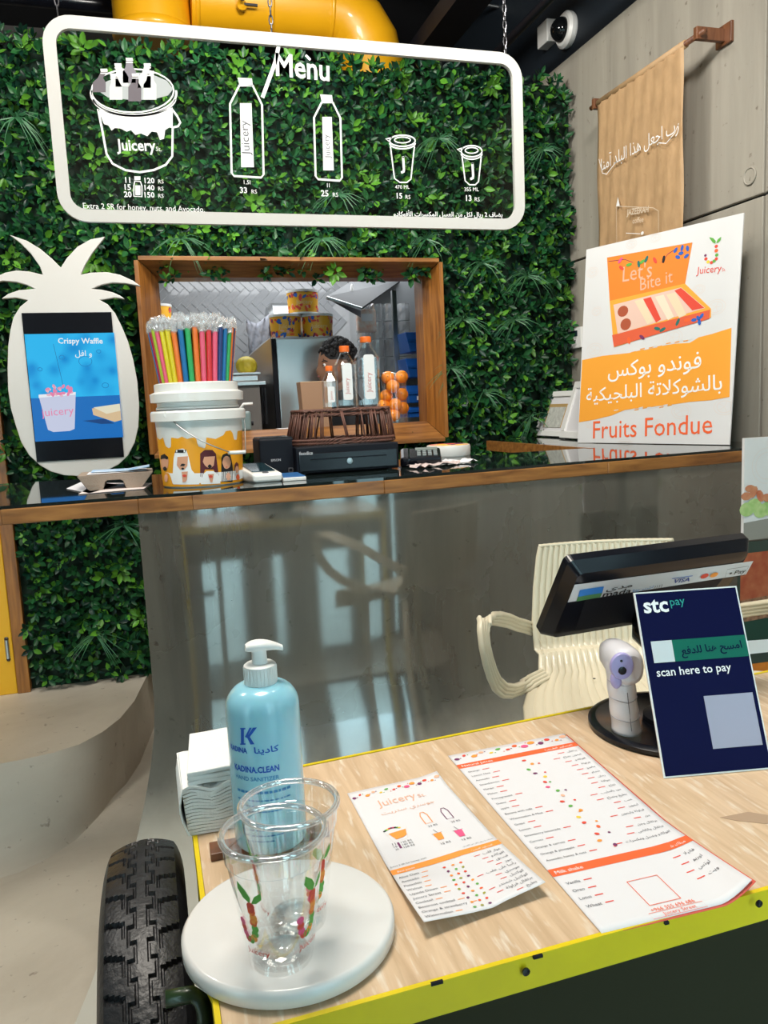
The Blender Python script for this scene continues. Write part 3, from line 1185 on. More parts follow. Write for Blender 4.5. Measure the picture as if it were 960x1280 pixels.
# oranges in a clear jar on the sill
oy = 4.60
orange_m = mat('orange_peel', (.95, .30, .01), .38, bump=.25, bscale=120, coat=.2)
zb_ = IZ0
jc = W(494, 520, y=oy)
jr = S(16, oy, 1.3)
ja = thing('clear_jar', 'clear straight-sided container of oranges on the window sill', 'jar', (jc.x, oy, zb_))
jh = W(494, 466, y=oy).z - zb_
obj('jar_glass', MB().lathe([(jr, .002), (jr, jh), (jr - .003, jh), (jr - .003, .004)], (jc.x, oy, zb_), 28), clear('jar_clear', (1, 1, 1), .04, .5), ja, smooth=True, autosmooth=40)
obj('jar_rim', MB().lathe([(jr, jh - .006), (jr + .004, jh - .003), (jr + .004, jh), (jr, jh + .002)], (jc.x, oy, zb_), 28, cap=False), clear('jar_rim', (1, 1, 1), .2, .7), ja, smooth=True)
for k, (ox_, oy_, wh) in enumerate(((485, 472, 'top left'), (502, 471, 'top right'), (491, 483, 'upper middle'), (483, 495, 'middle left'), (502, 493, 'middle right'), (494, 506, 'centre, below the middle'), (480, 507, 'lower left'), (503, 510, 'lower right'), (492, 519, 'bottom'))):
    c = W(ox_, oy_, y=oy + (-.03 if k in (2, 5, 8) else .02))
    r_ = S(8.4, oy, 1.3)
    c.z = max(c.z, zb_ + r_ + .004)
    t = thing('orange', 'whole orange in the clear container, %s' % wh, 'orange', c, 'oranges on the sill')
    obj('peel', MB().ball(c, (r_, r_, r_ * .96), 18, 12), orange_m, t, smooth=True)
    obj('stem_dot', MB().ball(c + Vector((-.3 * r_, -.93 * r_, .15 * r_)), .0035, 6, 4), brown_t, t)

# person in the kitchen
hy = 4.97
skin = mat('skin_brown', (.30, .15, .09), .5, sss=.1)
hair_m = mat('black_hair', (.006, .006, .008), .55, bump=.8, bscale=90)
cloth_m = mat('black_shirt', (.010, .011, .014), .8, bump=.2, bscale=40)
hc = W(420, 457, y=hy)
pr = thing('person', 'person with short curly black hair in black shirt facing left behind the bottles', 'person', (hc.x + .02, hy, ZP))
HR = S(22.5, hy, 1.3)
# head in profile, nose towards -x
prof = [(-.55, 1.15, .5), (-.86, .75, .62), (-.93, .35, .7), (-.90, .12, .72), (-1.12, -.12, .55), (-.95, -.26, .6), (-1.0, -.42, .55), (-.93, -.55, .55), (-.9, -.78, .5), (-.6, -1.0, .45), (-.3, -1.1, .5)]
hv = MB()
rows = [(1.28, -.10, .25, .3), (1.1, -.05, .62, .6), (.75, 0, .86, .78), (.35, 0, .95, .83), (.05, -.02, .93, .82), (-.15, -.03, .93, .8), (-.38, -.06, .88, .76), (-.6, -.1, .8, .7), (-.82, -.18, .68, .6), (-1.05, -.3, .48, .45), (-1.2, -.28, .25, .3)]


def headP(i, j):
    z_, cx_, rx_, ry_ = rows[j]
    a_ = 2 * pi * i / 28
    x_ = cx_ + rx_ * cos(a_)
    y_ = ry_ * sin(a_)
    if cos(a_) < -.93:           # nose, lips, brow and chin
        x_ -= {4: .03, 5: .16, 6: .20, 7: .08, 8: .09, 3: .05, 9: .05}.get(j, 0)
    elif cos(a_) < -.8 and j == 5:
        x_ += .05                # eye socket
    return Vector((hc.x + x_ * HR, hy + y_ * HR, hc.z + z_ * HR))


hv.grid(headP, 28, len(rows), True)
body = MB()
nz = hc.z - 1.1 * HR


def bodyP(i, j):
    lv = [(nz + .10, .052, .055, 0), (nz + .02, .056, .06, .01), (nz - .03, .085, .075, .01), (nz - .07, .17, .10, .015), (nz - .12, .215, .12, .02), (nz - .22, .2, .13, .02), (nz - .35, .175, .125, .01), (nz - .5, .16, .12, 0), (nz - .62, .175, .13, 0), (nz - .75, .18, .13, 0)]
    z_, rx_, ry_, dx_ = lv[j]
    a_ = 2 * pi * i / 28
    return Vector((hc.x + .03 + dx_ + ry_ * cos(a_), hy + .03 + rx_ * sin(a_), z_))


obj('head', hv, skin, pr, smooth=True, sub=1)
nk = MB().lathe([(.056, 0), (.05, .06), (.054, .14)], (hc.x + .02, hy, nz - .03), 20)
obj('neck', nk, skin, pr, smooth=True)
body.grid(bodyP, 28, 10, True)
obj('torso', body, cloth_m, pr, smooth=True, sub=1)
for sgn in (-1, 1):
    sh = Vector((hc.x + .05, hy + .03 + sgn * .19, nz - .12))
    el = sh + Vector((-.02, sgn * .03, -.27))
    wr_ = el + Vector((-.22, -sgn * .05, .03))
    obj('sleeve', MB().tube([sh, (sh + el) / 2, el, el + (wr_ - el) * .25], [.058, .052, .047, .044], 12), cloth_m, pr, smooth=True, sub=1)
    obj('forearm', MB().tube([el + (wr_ - el) * .2, (el + wr_) / 2, wr_, wr_ + Vector((-.05, 0, -.005)), wr_ + Vector((-.09, 0, -.012))], [.036, .033, .026, .038, .036], 12, flat=.75), skin, pr, smooth=True, sub=1)
    for f_ in range(4):
        b0 = wr_ + Vector((-.085, (f_ - 1.5) * .019, -.012))
        L_ = (.062, .072, .068, .055)[f_]
        obj('finger', MB().tube([b0, b0 + Vector((-L_ * .45, 0, -.004)), b0 + Vector((-L_ * .8, 0, -.02)), b0 + Vector((-L_ * .95, 0, -.038))], [.0095, .009, .008, .006], 8), skin, pr, smooth=True)
    b0 = wr_ + Vector((-.03, -sgn * .03, -.01))
    obj('thumb', MB().tube([b0, b0 + Vector((-.025, -sgn * .02, -.012)), b0 + Vector((-.05, -sgn * .025, -.03))], [.012, .010, .007], 8), skin, pr, smooth=True)
    hp = Vector((hc.x + .03, hy + .03 + sgn * .09, nz - .72))
    obj('trouser_leg', MB().tube([hp, hp + Vector((0, 0, -.40)), Vector((hp.x, hp.y, ZP + .06))], [.09, .068, .055], 14), softblack, pr, smooth=True)
    obj('shoe', MB().box((hp.x - .05, hp.y, ZP + .035), (.26, .09, .07)), black, pr, bevel=.03)
hm = MB()
rh = random.Random(4)
cap_c = hc + Vector((.12 * HR, 0, .45 * HR))
hm.grid(lambda i, j: cap_c + Vector((HR * (1.02 + .05 * sin(i * 3 + j * 2)) * sin(pi * .55 * j / 8) * cos(2 * pi * i / 24), HR * .9 * sin(pi * .55 * j / 8) * sin(2 * pi * i / 24), HR * .98 * cos(pi * .55 * j / 8))), 24, 9, True)
for k in range(230):
    a_, b_ = rh.uniform(0, 2 * pi), rh.uniform(0, 1.75)
    d_ = Vector((sin(b_) * cos(a_), .88 * sin(b_) * sin(a_), cos(b_)))
    if d_.z < -.02 and d_.x < .1:
        continue
    pos = cap_c + d_ * HR * 1.02
    if d_.x < -.55 and d_.z < .25:
        continue
    hm.ball(pos, rh.uniform(.010, .018), 6, 4)
obj('hair', hm, hair_m, pr, smooth=True)
ear = hc + Vector((.12 * HR, -.84 * HR, -.12 * HR))
obj('ear', MB().ball(ear, (.014, .008, .026), 10, 8), skin, pr, smooth=True)
for sgn in (-1,):
    e_ = hc + Vector((-.76 * HR, sgn * .5 * HR, .02 * HR))
    obj('eye', MB().ball(e_, .010, 10, 8), printwhite, pr, smooth=True)
    obj('iris', MB().ball(e_ + Vector((-.007, -.003, 0)), .0055, 8, 6), black_t, pr, smooth=True)
    obj('eyebrow', MB().tube([e_ + Vector((-.016, 0, .022)), e_ + Vector((.0, -.012, .028)), e_ + Vector((.018, -.016, .02))], .003, 6), hair_m, pr)
obj('lips', MB().ball(hc + Vector((-1.0 * HR, 0, -.56 * HR)), (.008, .02, .008), 10, 6), mat('lip', (.3, .1, .08), .5), pr, smooth=True)

# kraft box on the sill
p0, p1 = W(376, 508, y=4.56), W(415, 508, y=4.56)
zt_ = W(395, 477, y=4.5).z
kx = thing('kraft_box', 'open brown cardboard box on the window sill in front of the person', 'box', ((p0.x + p1.x) / 2, 4.58, IZ0))
ins, dd = .012, .10
kraft = mat('kraft_card', (.34, .2, .12), .7)
lo = [(p0.x + ins, 4.54, IZ0), (p1.x - ins, 4.54, IZ0), (p1.x - ins, 4.54 + dd, IZ0), (p0.x + ins, 4.54 + dd, IZ0)]
hi = [(p0.x, 4.53, zt_), (p1.x, 4.53, zt_), (p1.x, 4.55 + dd, zt_), (p0.x, 4.55 + dd, zt_)]
mb = MB().add(lo + hi, [(3, 2, 1, 0), (0, 1, 5, 4), (1, 2, 6, 5), (2, 3, 7, 6), (3, 0, 4, 7)])
obj('box_walls', mb, kraft, kx, solid=.003)
obj('box_rim', MB().tube(hi, .003, 6, True), mat('kraft_edge', (.5, .33, .2), .7), kx)
# white paper sheet on sill and scale
o = obj('paper_sheet', MB().box(W(366, 538, y=4.52) + Vector((0, .05, .012)), (.16, .1, .003)), paper, loc=W(366, 538, y=4.52))
tag(o, 'white sheet of paper lying on the window sill', 'paper')
p = W(306, 528, y=4.56)
sc_ = thing('label_printer', 'small grey-green kitchen device on the sill right of the straws', 'device', (p.x, 4.6, IZ0))
dev = mat('grey_green_plastic', (.16, .22, .22), .4)
obj('device_body', MB().span((p.x - .05, 4.54, IZ0), (p.x + .035, 4.68, IZ0 + .11)), dev, sc_, bevel=.012)
obj('device_arm', MB().tube([(p.x - .03, 4.58, IZ0 + .11), (p.x, 4.56, IZ0 + .15), (p.x + .05, 4.55, IZ0 + .15)], .008, 8), white, sc_, smooth=True)
obj('device_knob', MB().lathe([(.012, 0), (.012, .015)], (p.x + .035, 4.58, IZ0 + .04), 12, Matrix.Rotation(pi / 2, 3, 'Y')), softblack, sc_)

# ------------------------------------------------------------------ pineapple display
YP = 4.18
pp = Plane(W(95, 480, y=YP), (1, 0, 0), (0, 0, 1))
pts = [(35, 40), (100, 62), (150, 92), (195, 130), (228, 163), (250, 128), (290, 85), (340, 57), (395, 47), (345, 110), (318, 155), (303, 190),
       (340, 182), (400, 180), (450, 190), (500, 213), (528, 233), (470, 222), (420, 220), (380, 228), (345, 243),
       (380, 246), (420, 255), (450, 268), (468, 281), (430, 276), (375, 285), (405, 302), (432, 335), (457, 385), (480, 440), (500, 510), (515, 590), (522, 680), (519, 760), (505, 820), (480, 868),
       (445, 902), (400, 925), (350, 938), (290, 945), (240, 942), (190, 928), (150, 905), (110, 868), (80, 820), (60, 760), (40, 690), (30, 620), (28, 540), (30, 460), (38, 400), (50, 350), (75, 310), (105, 286),
       (60, 276), (5, 280), (30, 262), (70, 248), (130, 243), (100, 228), (60, 217), (10, 213), (-35, 222), (-10, 195), (20, 182), (60, 174), (110, 178), (160, 190), (150, 160), (115, 110), (75, 70)]
pts = [W(x / 3, 280 + y / 3, y=YP) for x, y in pts]
cen = sum(pts, Vector()) / len(pts)
pine = thing('pineapple_display', 'white pineapple-shaped display board holding a lit screen', 'display', (cen.x, YP, min(p.z for p in pts)))
obj('board', MB().prism(list(reversed(pts)), (0, .03, 0)), boardwhite, pine, bevel=.003)
obj('wall_bracket', MB().span((cen.x - .12, YP + .03, cen.z - .1), (cen.x + .12, YG + .0, cen.z + .1)), darksteel, pine)
zq = lambda L: [W(x / 3, 280 + y / 3, y=YP) + Vector((0, -.002, 0)) for x, y in L]
scr = zq([(77, 333), (415, 332), (468, 875), (142, 890)])
bx0, bx1, bz1, bz0 = (scr[0].x + scr[3].x) / 2, (scr[1].x + scr[2].x) / 2, (scr[0].z + scr[1].z) / 2, (scr[2].z + scr[3].z) / 2
ps_ = obj('screen', MB().span((bx0, YP - .006, bz0), (bx1, YP + .01, bz1)), mat('screen_black', (.004, .005, .008), .15), pine)
sb_ = zq([(90, 414), (425, 412), (466, 800), (135, 815)])


def screen_mat():
    m = bpy.data.materials.new('screen_picture')
    m.use_nodes = True
    nt = m.node_tree
    b = nt.nodes['Principled BSDF']
    tc = nt.nodes.new('ShaderNodeTexCoord')
    n = nt.nodes.new('ShaderNodeTexVoronoi')
    n.inputs['Scale'].default_value = 13
    n.feature = 'SMOOTH_F1'
    n2 = nt.nodes.new('ShaderNodeTexNoise')
    n2.inputs['Scale'].default_value = 10
    nt.links.new(tc.outputs['Object'], n.inputs['Vector'])
    nt.links.new(tc.outputs['Object'], n2.inputs['Vector'])
    r = nt.nodes.new('ShaderNodeValToRGB')
    r.color_ramp.elements[0].color = (.01, .28, .68, 1)
    r.color_ramp.elements[1].color = (.03, .48, .88, 1)
    r.color_ramp.elements[0].position = .1
    r.color_ramp.elements[1].position = .5
    nt.links.new(n.outputs['Distance'], r.inputs['Fac'])
    nt.links.new(r.outputs['Color'], b.inputs['Emission Color'])
    b.inputs['Emission Strength'].default_value = .95
    b.inputs['Base Color'].default_value = (0, 0, 0, 1)
    b.inputs['Roughness'].default_value = .2
    return m


ex0, ex1, ez1, ez0 = (sb_[0].x + sb_[3].x) / 2, (sb_[1].x + sb_[2].x) / 2, sb_[0].z, (sb_[2].z + sb_[3].z) / 2
obj('picture', MB().span((ex0, YP - .0075, ez0), (ex1, YP - .006, ez1)), screen_mat(), ps_)


def emi(name, c, e=1.0):
    m = mat(name, c, .4, emit=e)
    b = m.node_tree.nodes['Principled BSDF']
    b.inputs['Base Color'].default_value = (0, 0, 0, 1)
    b.inputs['Emission Color'].default_value = (*[v * .85 for v in c], 1)
    return m


S_ = Print(Plane((0, YP - .008, 0), (1, 0, 0), (0, 0, 1)), .0004)
zx = lambda x, y: (x / 3, 280 + y / 3)
tabz = S_.s.px(*zx(100, 655))[1]
S_.poly([(ex0, ez0), (ex1, ez0), (ex1, tabz), (ex0, tabz)], emi('screen_blue', (.0, .16, .55)), 1, True)
S_.text('Crispy Waffle', zx(218, 448), zx(386, 448), emi('screen_white', (.9, .95, 1)), 3, bold=.02)
S_.text('و افل', zx(282, 495), zx(345, 495), emi('screen_white', (.9, .95, 1)), 3, bold=.01)
S_.poly([zx(145, 645), zx(284, 632), zx(280, 768), zx(262, 776), zx(200, 780), zx(180, 772)], emi('screen_cup', (.62, .66, .85)), 2)
S_.poly([zx(145, 640), zx(284, 630), zx(284, 640), zx(145, 652)], emi('screen_white', (.9, .95, 1)), 3)
S_.text('juicery', zx(158, 722), zx(278, 712), emi('screen_pink', (.85, .25, .45)), 4)
for k in range(26):
    S_.disc(zx(random.uniform(160, 275), random.uniform(608, 642)), .011, .007, emi('screen_pink' if k % 3 else 'screen_rose', (.85, .25, .45) if k % 3 else (.85, .5, .6)), 4 + k % 2, n=7, rot=k)
S_.poly([zx(345, 692), zx(450, 674), zx(455, 735), zx(430, 742), zx(350, 716)], emi('screen_waffle', (.75, .55, .32)), 2)
S_.poly([zx(350, 688), zx(448, 674), zx(452, 700), zx(400, 712)], emi('screen_cream', (.85, .8, .6)), 3)
S_.poly([zx(310, 738), zx(390, 730), zx(430, 748), zx(380, 750)], emi('screen_shade', (.0, .05, .22)), 2)
for (x, y, rr) in ((320, 515, .03), (395, 605, .015), (370, 478, .01), (232, 500, .012), (150, 545, .01)):
    cxy = S_.s.px(*zx(x, y))
    S_.line([(cxy[0] + rr * cos(a), cxy[1] + rr * .8 * sin(a)) for a in (2 * pi * k / 16 for k in range(16))], .003, emi('screen_ring', (.0, .25, .6)), 2, True, True)
S_.line([zx(200, 450), zx(238, 610)], .0015, emi('screen_shade', (.0, .05, .22)), 2)
S_.flush(ps_, 'screen_image')

# ------------------------------------------------------------------ hanging menu board
YM = 2.75
a, b_, c_, d_ = W(49, 20, y=YM), W(653, 66, y=YM), W(653.5, 289, y=YM), W(76, 276, y=YM)
mx0, mx1 = (a.x + d_.x) / 2, (b_.x + c_.x) / 2
mz1, mz0 = (a.z + b_.z) / 2, (c_.z + d_.z) / 2


def rrect(x0, x1, z0, z1, r, n=8):
    out = []
    for cx_, cz_, a0 in ((x1 - r, z1 - r, 0), (x0 + r, z1 - r, 90), (x0 + r, z0 + r, 180), (x1 - r, z0 + r, 270)):
        for k in range(n + 1):
            t = radians(a0 + 90 * k / n)
            out.append((cx_ + r * cos(t), cz_ + r * sin(t)))
    return out


fwid = S(14, YM)
mb_ = thing('menu_board', 'hanging clear menu board with white rounded frame and white drink drawings', 'menu board', ((mx0 + mx1) / 2, YM, mz0))
o1, o2 = rrect(mx0, mx1, mz0, mz1, S(32, YM)), rrect(mx0 + fwid, mx1 - fwid, mz0 + fwid, mz1 - fwid, S(17, YM))
mb = MB()
n = len(o1)
vs = [(x, YM - .008, z) for x, z in o1] + [(x, YM - .008, z) for x, z in o2] + [(x, YM + .008, z) for x, z in o1] + [(x, YM + .008, z) for x, z in o2]
fs = []
for i in range(n):
    j = (i + 1) % n
    fs += [(j, i, n + i, n + j), (2 * n + i, 2 * n + j, 3 * n + j, 3 * n + i), (i, j, 2 * n + j, 2 * n + i), (n + j, n + i, 3 * n + i, 3 * n + j)]
mb.add(vs, fs)
obj('frame', mb, boardwhite, mb_)
o3 = rrect(mx0 + fwid * .5, mx1 - fwid * .5, mz0 + fwid * .5, mz1 - fwid * .5, S(24, YM))
obj('clear_pane', MB().prism([(x, YM - .002, z) for x, z in reversed(o3)], (0, .004, 0)), clear('board_pane', (.92, .94, .94), .03, .25, .02), mb_)
for xx in (mx0 + .05, mx0 + (mx1 - mx0) * .44, mx1 - .06):
    ch = MB()
    for k in range(60):
        z_ = mz1 + .0 + k * .027
        if z_ > 4.55:
            break
        pts = [(xx + (.006 * cos(t) if k % 2 else 0), YM + (0 if k % 2 else .006 * cos(t)), z_ + .013 + .017 * sin(t)) for t in (2 * pi * q_ / 8 for q_ in range(8))]
        ch.tube(pts, .0022, 5, True)
    obj('hanging_chain', ch, darksteel, mb_)
# diagonal white stroke left of the title and a paper clip on it
M_ = Print(Plane((0, YM - .0035, 0), (1, 0, 0), (0, 0, 1)), .0004)
pw_ = printwhite
lw_ = S(2.4, YM)
M_.line([(349, 54), (344, 78), (328, 122)], S(4.5, YM), pw_)
M_.text('Menu', (345, 94), (412, 101), pw_, bold=.018, tall=1.2)
M_.line([(382, 69), (388, 75)], S(3, YM), pw_)


def el(cx, cy, rx, ry, a0=0, a1=360, n=28):
    return [(cx + rx * cos(radians(a0 + (a1 - a0) * k / n)), cy + ry * sin(radians(a0 + (a1 - a0) * k / n))) for k in range(n + 1)]


# bucket of bottles
q4 = lambda x, y: (x / 3.692, 30 + y / 3.692)
M_.line([q4(x, y) for x, y in el(612, 308, 190, 100, 0, 360)], lw_ * .7, pw_)
M_.line([q4(x, y) for x, y in el(617, 320, 197, 100, -8, 188)], lw_, pw_)
M_.line([q4(x, y) for x, y in el(620, 340, 190, 84, 5, 175)], lw_, pw_)
drip = [(452, 392), (480, 462), (500, 468), (515, 492), (530, 480), (555, 482), (585, 497), (605, 490), (625, 512), (650, 505), (680, 518), (700, 496), (725, 500), (738, 535), (757, 530), (762, 490), (780, 478), (797, 480), (797, 385), (740, 405), (680, 418), (600, 422), (520, 412)]
M_.poly([q4(*p) for p in drip], pw_)
M_.line([q4(452, 392), q4(470, 480), q4(492, 600), q4(520, 645), q4(580, 675), q4(645, 684), q4(710, 674), q4(765, 650), q4(795, 610), q4(797, 480)], lw_, pw_)
M_.line([q4(795, 395), q4(818, 425), q4(832, 455), q4(822, 472), q4(796, 478)], lw_, pw_)
ice = mat('print_ice', (.42, .45, .46), .6)
M_.poly([q4(x, y) for x, y in ((440, 300), (460, 280), (500, 262), (560, 240), (600, 225), (650, 225), (720, 240), (770, 262), (800, 300), (775, 330), (700, 350), (600, 350), (500, 340))], ice)
for (x, y, dx, dy, c1) in ((597, 190, 0, 62, 'g'), (680, 215, -14, 60, 'w'), (480, 240, -22, 55, 'd'), (545, 215, 18, 55, 'w'), (525, 262, 10, 68, 'w'), (625, 262, -3, 75, 'd'), (695, 250, -3, 80, 'w')):
    cc = {'g': mat('print_glassgrey', (.22, .2, .24), .6), 'w': mat('print_paleglass', (.62, .64, .64), .6), 'd': mat('print_darkbottle', (.13, .11, .13), .6)}[c1]
    M_.poly([q4(x - 14, y - 20), q4(x + 14, y - 20), q4(x + 18 + dx, y + 10), q4(x + 30 + dx, y + 30), q4(x + 30 + dx, y + dy + 20), q4(x - 30 + dx, y + dy + 20), q4(x - 30 + dx, y + 30), q4(x - 18 + dx * .5, y + 10)], cc, 2)
    M_.line([q4(x - 16, y - 26), q4(x + 16, y - 26)], S(3.2, YM), pw_, 3)
    M_.line([q4(x - 16, y - 12), q4(x + 16, y - 12)], S(1.2, YM), pw_, 3)
M_.text('Juicery', q4(540, 583), q4(720, 586), pw_, 2, bold=.02, tall=1.15)
M_.text('St.', q4(720, 586), q4(746, 588), pw_, 2)
for k, (l_, r_) in enumerate((('11', '120'), ('15', '140'), ('20', '150'))):
    y = 732 + k * 33
    M_.text(l_, q4(575, y), q4(606, y + 1), pw_, bold=.02, em=10)
    M_.text(r_, q4(664, y + 2), q4(718, y + 3), pw_, bold=.02, em=9.5)
    M_.text('RS', q4(727, y + 4), q4(760, y + 4), pw_, em=7)
M_.line([q4(622, 725), q4(618, 745), q4(618, 795), q4(655, 797), q4(655, 747), q4(648, 727)], lw_ * .6, pw_, closed=True)
M_.poly([q4(x, y) for x, y in ((620, 703), (648, 703), (648, 720), (620, 720))], pw_)
M_.poly([q4(x, y) for x, y in ((625, 745), (648, 745), (648, 790), (625, 790))], pw_)
M_.text('Extra 2 SR for honey, nuts, and Avocado.', q4(384, 851), q4(945, 868), pw_, bold=.0, tall=1.1)


def mbottle(cx, top, bot, w, lab, t1, t2):
    """outline bottle: px"""
    nw = w * .42
    M_.poly([(cx - nw - 1 - 1, top), (cx + nw - 1, top + 1), (cx + nw, top + 10), (cx - nw, top + 9)], pw_)
    sh_ = top + 10
    b = [(cx - nw, sh_), (cx - w, sh_ + w * 1.15), (cx - w + 2, bot - 4), (cx - w + 5, bot), (cx + w - 1, bot + 2), (cx + w + 2, bot - 2), (cx + w, sh_ + w * 1.2), (cx + nw, sh_)]
    M_.line(b, lw_, pw_, closed=True)
    lb = [(cx - w * .38, sh_ + w * 1.1), (cx + w * .34, sh_ + w * 1.1), (cx + w * .5, bot - 11), (cx - w * .3, bot - 11)]
    M_.poly(lb, pw_)
    M_.text('Juicery', (cx + w * .25, bot - 26), (cx + w * .1, sh_ + w * 1.1 + 22), grey_t, 2)
    M_.text(t1, (cx - 5, bot + 10), (cx + 8, bot + 10.5), pw_, em=7)
    M_.text(t2, (cx - 10, bot + 21), (cx + 4, bot + 21.5), pw_, bold=.02, em=10)
    M_.text('RS', (cx + 6, bot + 22), (cx + 15, bot + 22), pw_, em=7)


mbottle(307.5, 97, 220, 20, 0, '1,5l', '33')
mbottle(409, 118, 224, 16.5, 0, '1l', '25')


def mcup(cx, top, bot, w, t1, t2):
    M_.line(el(cx, top + 5, w, 7), lw_ * .7, pw_)
    M_.line(el(cx, top + 4, w * .62, 3.6), lw_ * .6, pw_)
    M_.line(el(cx, top + 8, w, 7, 0, 180), lw_ * .7, pw_)
    M_.line([(cx - w, top + 6), (cx - w - 5, top + 3), (cx - w * .8, top + 1)], lw_ * .7, pw_)
    M_.line([(cx - w + 1, top + 12), (cx - w * .62, bot - 5), (cx - w * .2, bot), (cx + w * .35, bot), (cx + w * .66, bot - 4), (cx + w - 1, top + 12)], lw_ * .7, pw_)
    M_.text('J', (cx - 3, (top + bot) / 2 + 12), (cx + 4, (top + bot) / 2 + 12), pw_, bold=.02, em=20)
    M_.disc((cx + 1, (top + bot) / 2 - 3), .004, .003, pw_)
    M_.text(t1, (cx - 9, bot + 8), (cx + 9, bot + 8), pw_)
    M_.text(t2, (cx - 8, bot + 20), (cx + 1, bot + 20.3), pw_, bold=.02, em=9)
    M_.text('RS', (cx + 3, bot + 20.5), (cx + 11, bot + 20.8), pw_, em=6.5)


mcup(503, 171, 228, 16, '470 ML', '15')
mcup(589.5, 184, 231, 13, '355 ML', '13')
M_.text('يضاف 2 ريال لكل من العسل المكسرات الأفوكادو', (492, 270), (628, 271), pw_, bold=.015)
M_.flush(mb_, 'white_print')
o = obj('duct_sprinkler', MB().tube([W(302, -30, y=5.0), W(303, 0, y=5.0)], .012, 8), steel, loc=W(302, 0, y=5.0))
tag(o, 'small steel rod above the yellow duct', 'rod')

# ------------------------------------------------------------------ bar counter
fpx = [(-80, 638.5), (0, 633), (172, 620), (240, 615.5), (480, 597), (760, 574), (933, 560)]
front = [W(x, y, z=ZC) for x, y in fpx]
front.append(Vector((XR - .004, front[-1].y + .02, ZC)))
in0, in1 = W(740, 560, z=ZC), W(610, 551, z=ZC)
xin = (in0.x + in1.x) / 2
back = [Vector((XR - .004, 4.34, ZC)), Vector((xin, 4.34, ZC)), Vector((xin, 3.24, ZC)), Vector((front[0].x, 3.42, ZC))]
GT, WE = .010, .045
poly = front + back
bar = thing('bar_counter', 'glass-topped bar counter with oak edge on a curved polished concrete base', 'counter', (1.0, 2.6, 0))
barglass = mat('bar_glass', (.010, .016, .015), .03, spec=.6)
inset = [Vector((p.x, p.y + .006, p.z)) for p in front] + [Vector((p.x, p.y - .004, p.z)) for p in back]
obj('glass_top', MB().prism([(p.x, p.y, ZC - GT) for p in inset], (0, 0, GT)), barglass, bar)
# oak edge in lengths along the front
for i in range(len(front) - 1):
    a, b = front[i], front[i + 1]
    w_ = Vector((0, .05, 0))
    lo = [Vector((p.x, p.y, ZC - GT - WE)) for p in (a, b, b + w_, a + w_)]
    hi = [Vector((p.x, p.y, ZC - GT)) for p in (a, b, b + w_, a + w_)]
    obj('oak_edge', MB().hexa(lo, hi), oak, bar, bevel=.003)
obj('oak_underside', MB().prism([(p.x, p.y + (.05 if i < len(front) else -.02), ZC - GT - WE) for i, p in enumerate(poly)], (0, 0, WE - .001)), oak, bar)
obj('inner_edge', MB().span((xin - .02, 3.2, ZC - GT - WE), (xin, 4.34, ZC + .001)), oak, bar)


def yface(x):
    for i in range(len(front) - 1):
        if front[i].x <= x <= front[i + 1].x:
            t = (x - front[i].x) / (front[i + 1].x - front[i].x)
            return front[i].y + (front[i + 1].y - front[i].y) * t + .012
    return front[-1].y + .012


xl = W(172, 640, y=2.52).x
cols = [xl + (XR - .01 - xl) * (k / 30) for k in range(31)]
RR = .85
zt0 = ZC - GT - WE


def rampP(i, j):
    x = cols[i]
    if j <= 6:
        return Vector((x, yface(x), zt0 + (RR - zt0) * j / 6))
    th = radians(90 * (j - 6) / 14)
    h = 1 - cos(th)
    k = (1 - i / 30) ** 3
    return Vector((x - .5 * k * h ** .8, yface(x) - RR * h, RR * (1 - sin(th)) + .001))


base = MB().grid(rampP, 31, 21)
base.f = [tuple(reversed(f)) for f in base.f]


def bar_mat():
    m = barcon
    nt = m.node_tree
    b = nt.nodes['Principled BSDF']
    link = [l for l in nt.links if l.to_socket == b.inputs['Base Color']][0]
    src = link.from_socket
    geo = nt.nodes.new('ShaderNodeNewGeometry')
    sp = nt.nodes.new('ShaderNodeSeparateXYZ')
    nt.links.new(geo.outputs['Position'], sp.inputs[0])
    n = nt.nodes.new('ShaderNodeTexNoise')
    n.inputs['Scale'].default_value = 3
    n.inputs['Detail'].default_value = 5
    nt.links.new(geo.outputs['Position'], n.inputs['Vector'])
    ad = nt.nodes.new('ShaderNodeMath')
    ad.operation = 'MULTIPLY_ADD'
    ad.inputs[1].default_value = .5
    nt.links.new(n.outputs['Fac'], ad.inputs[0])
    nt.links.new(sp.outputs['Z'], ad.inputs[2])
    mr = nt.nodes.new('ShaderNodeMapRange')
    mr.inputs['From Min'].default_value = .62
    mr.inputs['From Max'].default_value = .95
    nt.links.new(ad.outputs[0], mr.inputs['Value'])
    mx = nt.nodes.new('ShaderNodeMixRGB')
    mx.inputs[1].default_value = (.43, .39, .325, 1)  # pale foot below a dark upright face: shade put into the colour by height
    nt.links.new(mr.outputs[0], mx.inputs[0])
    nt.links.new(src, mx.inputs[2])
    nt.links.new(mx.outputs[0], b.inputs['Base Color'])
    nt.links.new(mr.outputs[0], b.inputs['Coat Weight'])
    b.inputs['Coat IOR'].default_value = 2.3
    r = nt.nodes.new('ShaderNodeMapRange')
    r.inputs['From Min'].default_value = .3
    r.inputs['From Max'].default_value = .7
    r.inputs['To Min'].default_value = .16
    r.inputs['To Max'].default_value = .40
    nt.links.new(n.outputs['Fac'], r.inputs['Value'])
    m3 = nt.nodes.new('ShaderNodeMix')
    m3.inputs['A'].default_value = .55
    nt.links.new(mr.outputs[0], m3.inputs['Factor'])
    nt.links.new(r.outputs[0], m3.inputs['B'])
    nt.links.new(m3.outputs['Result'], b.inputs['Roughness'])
    return m


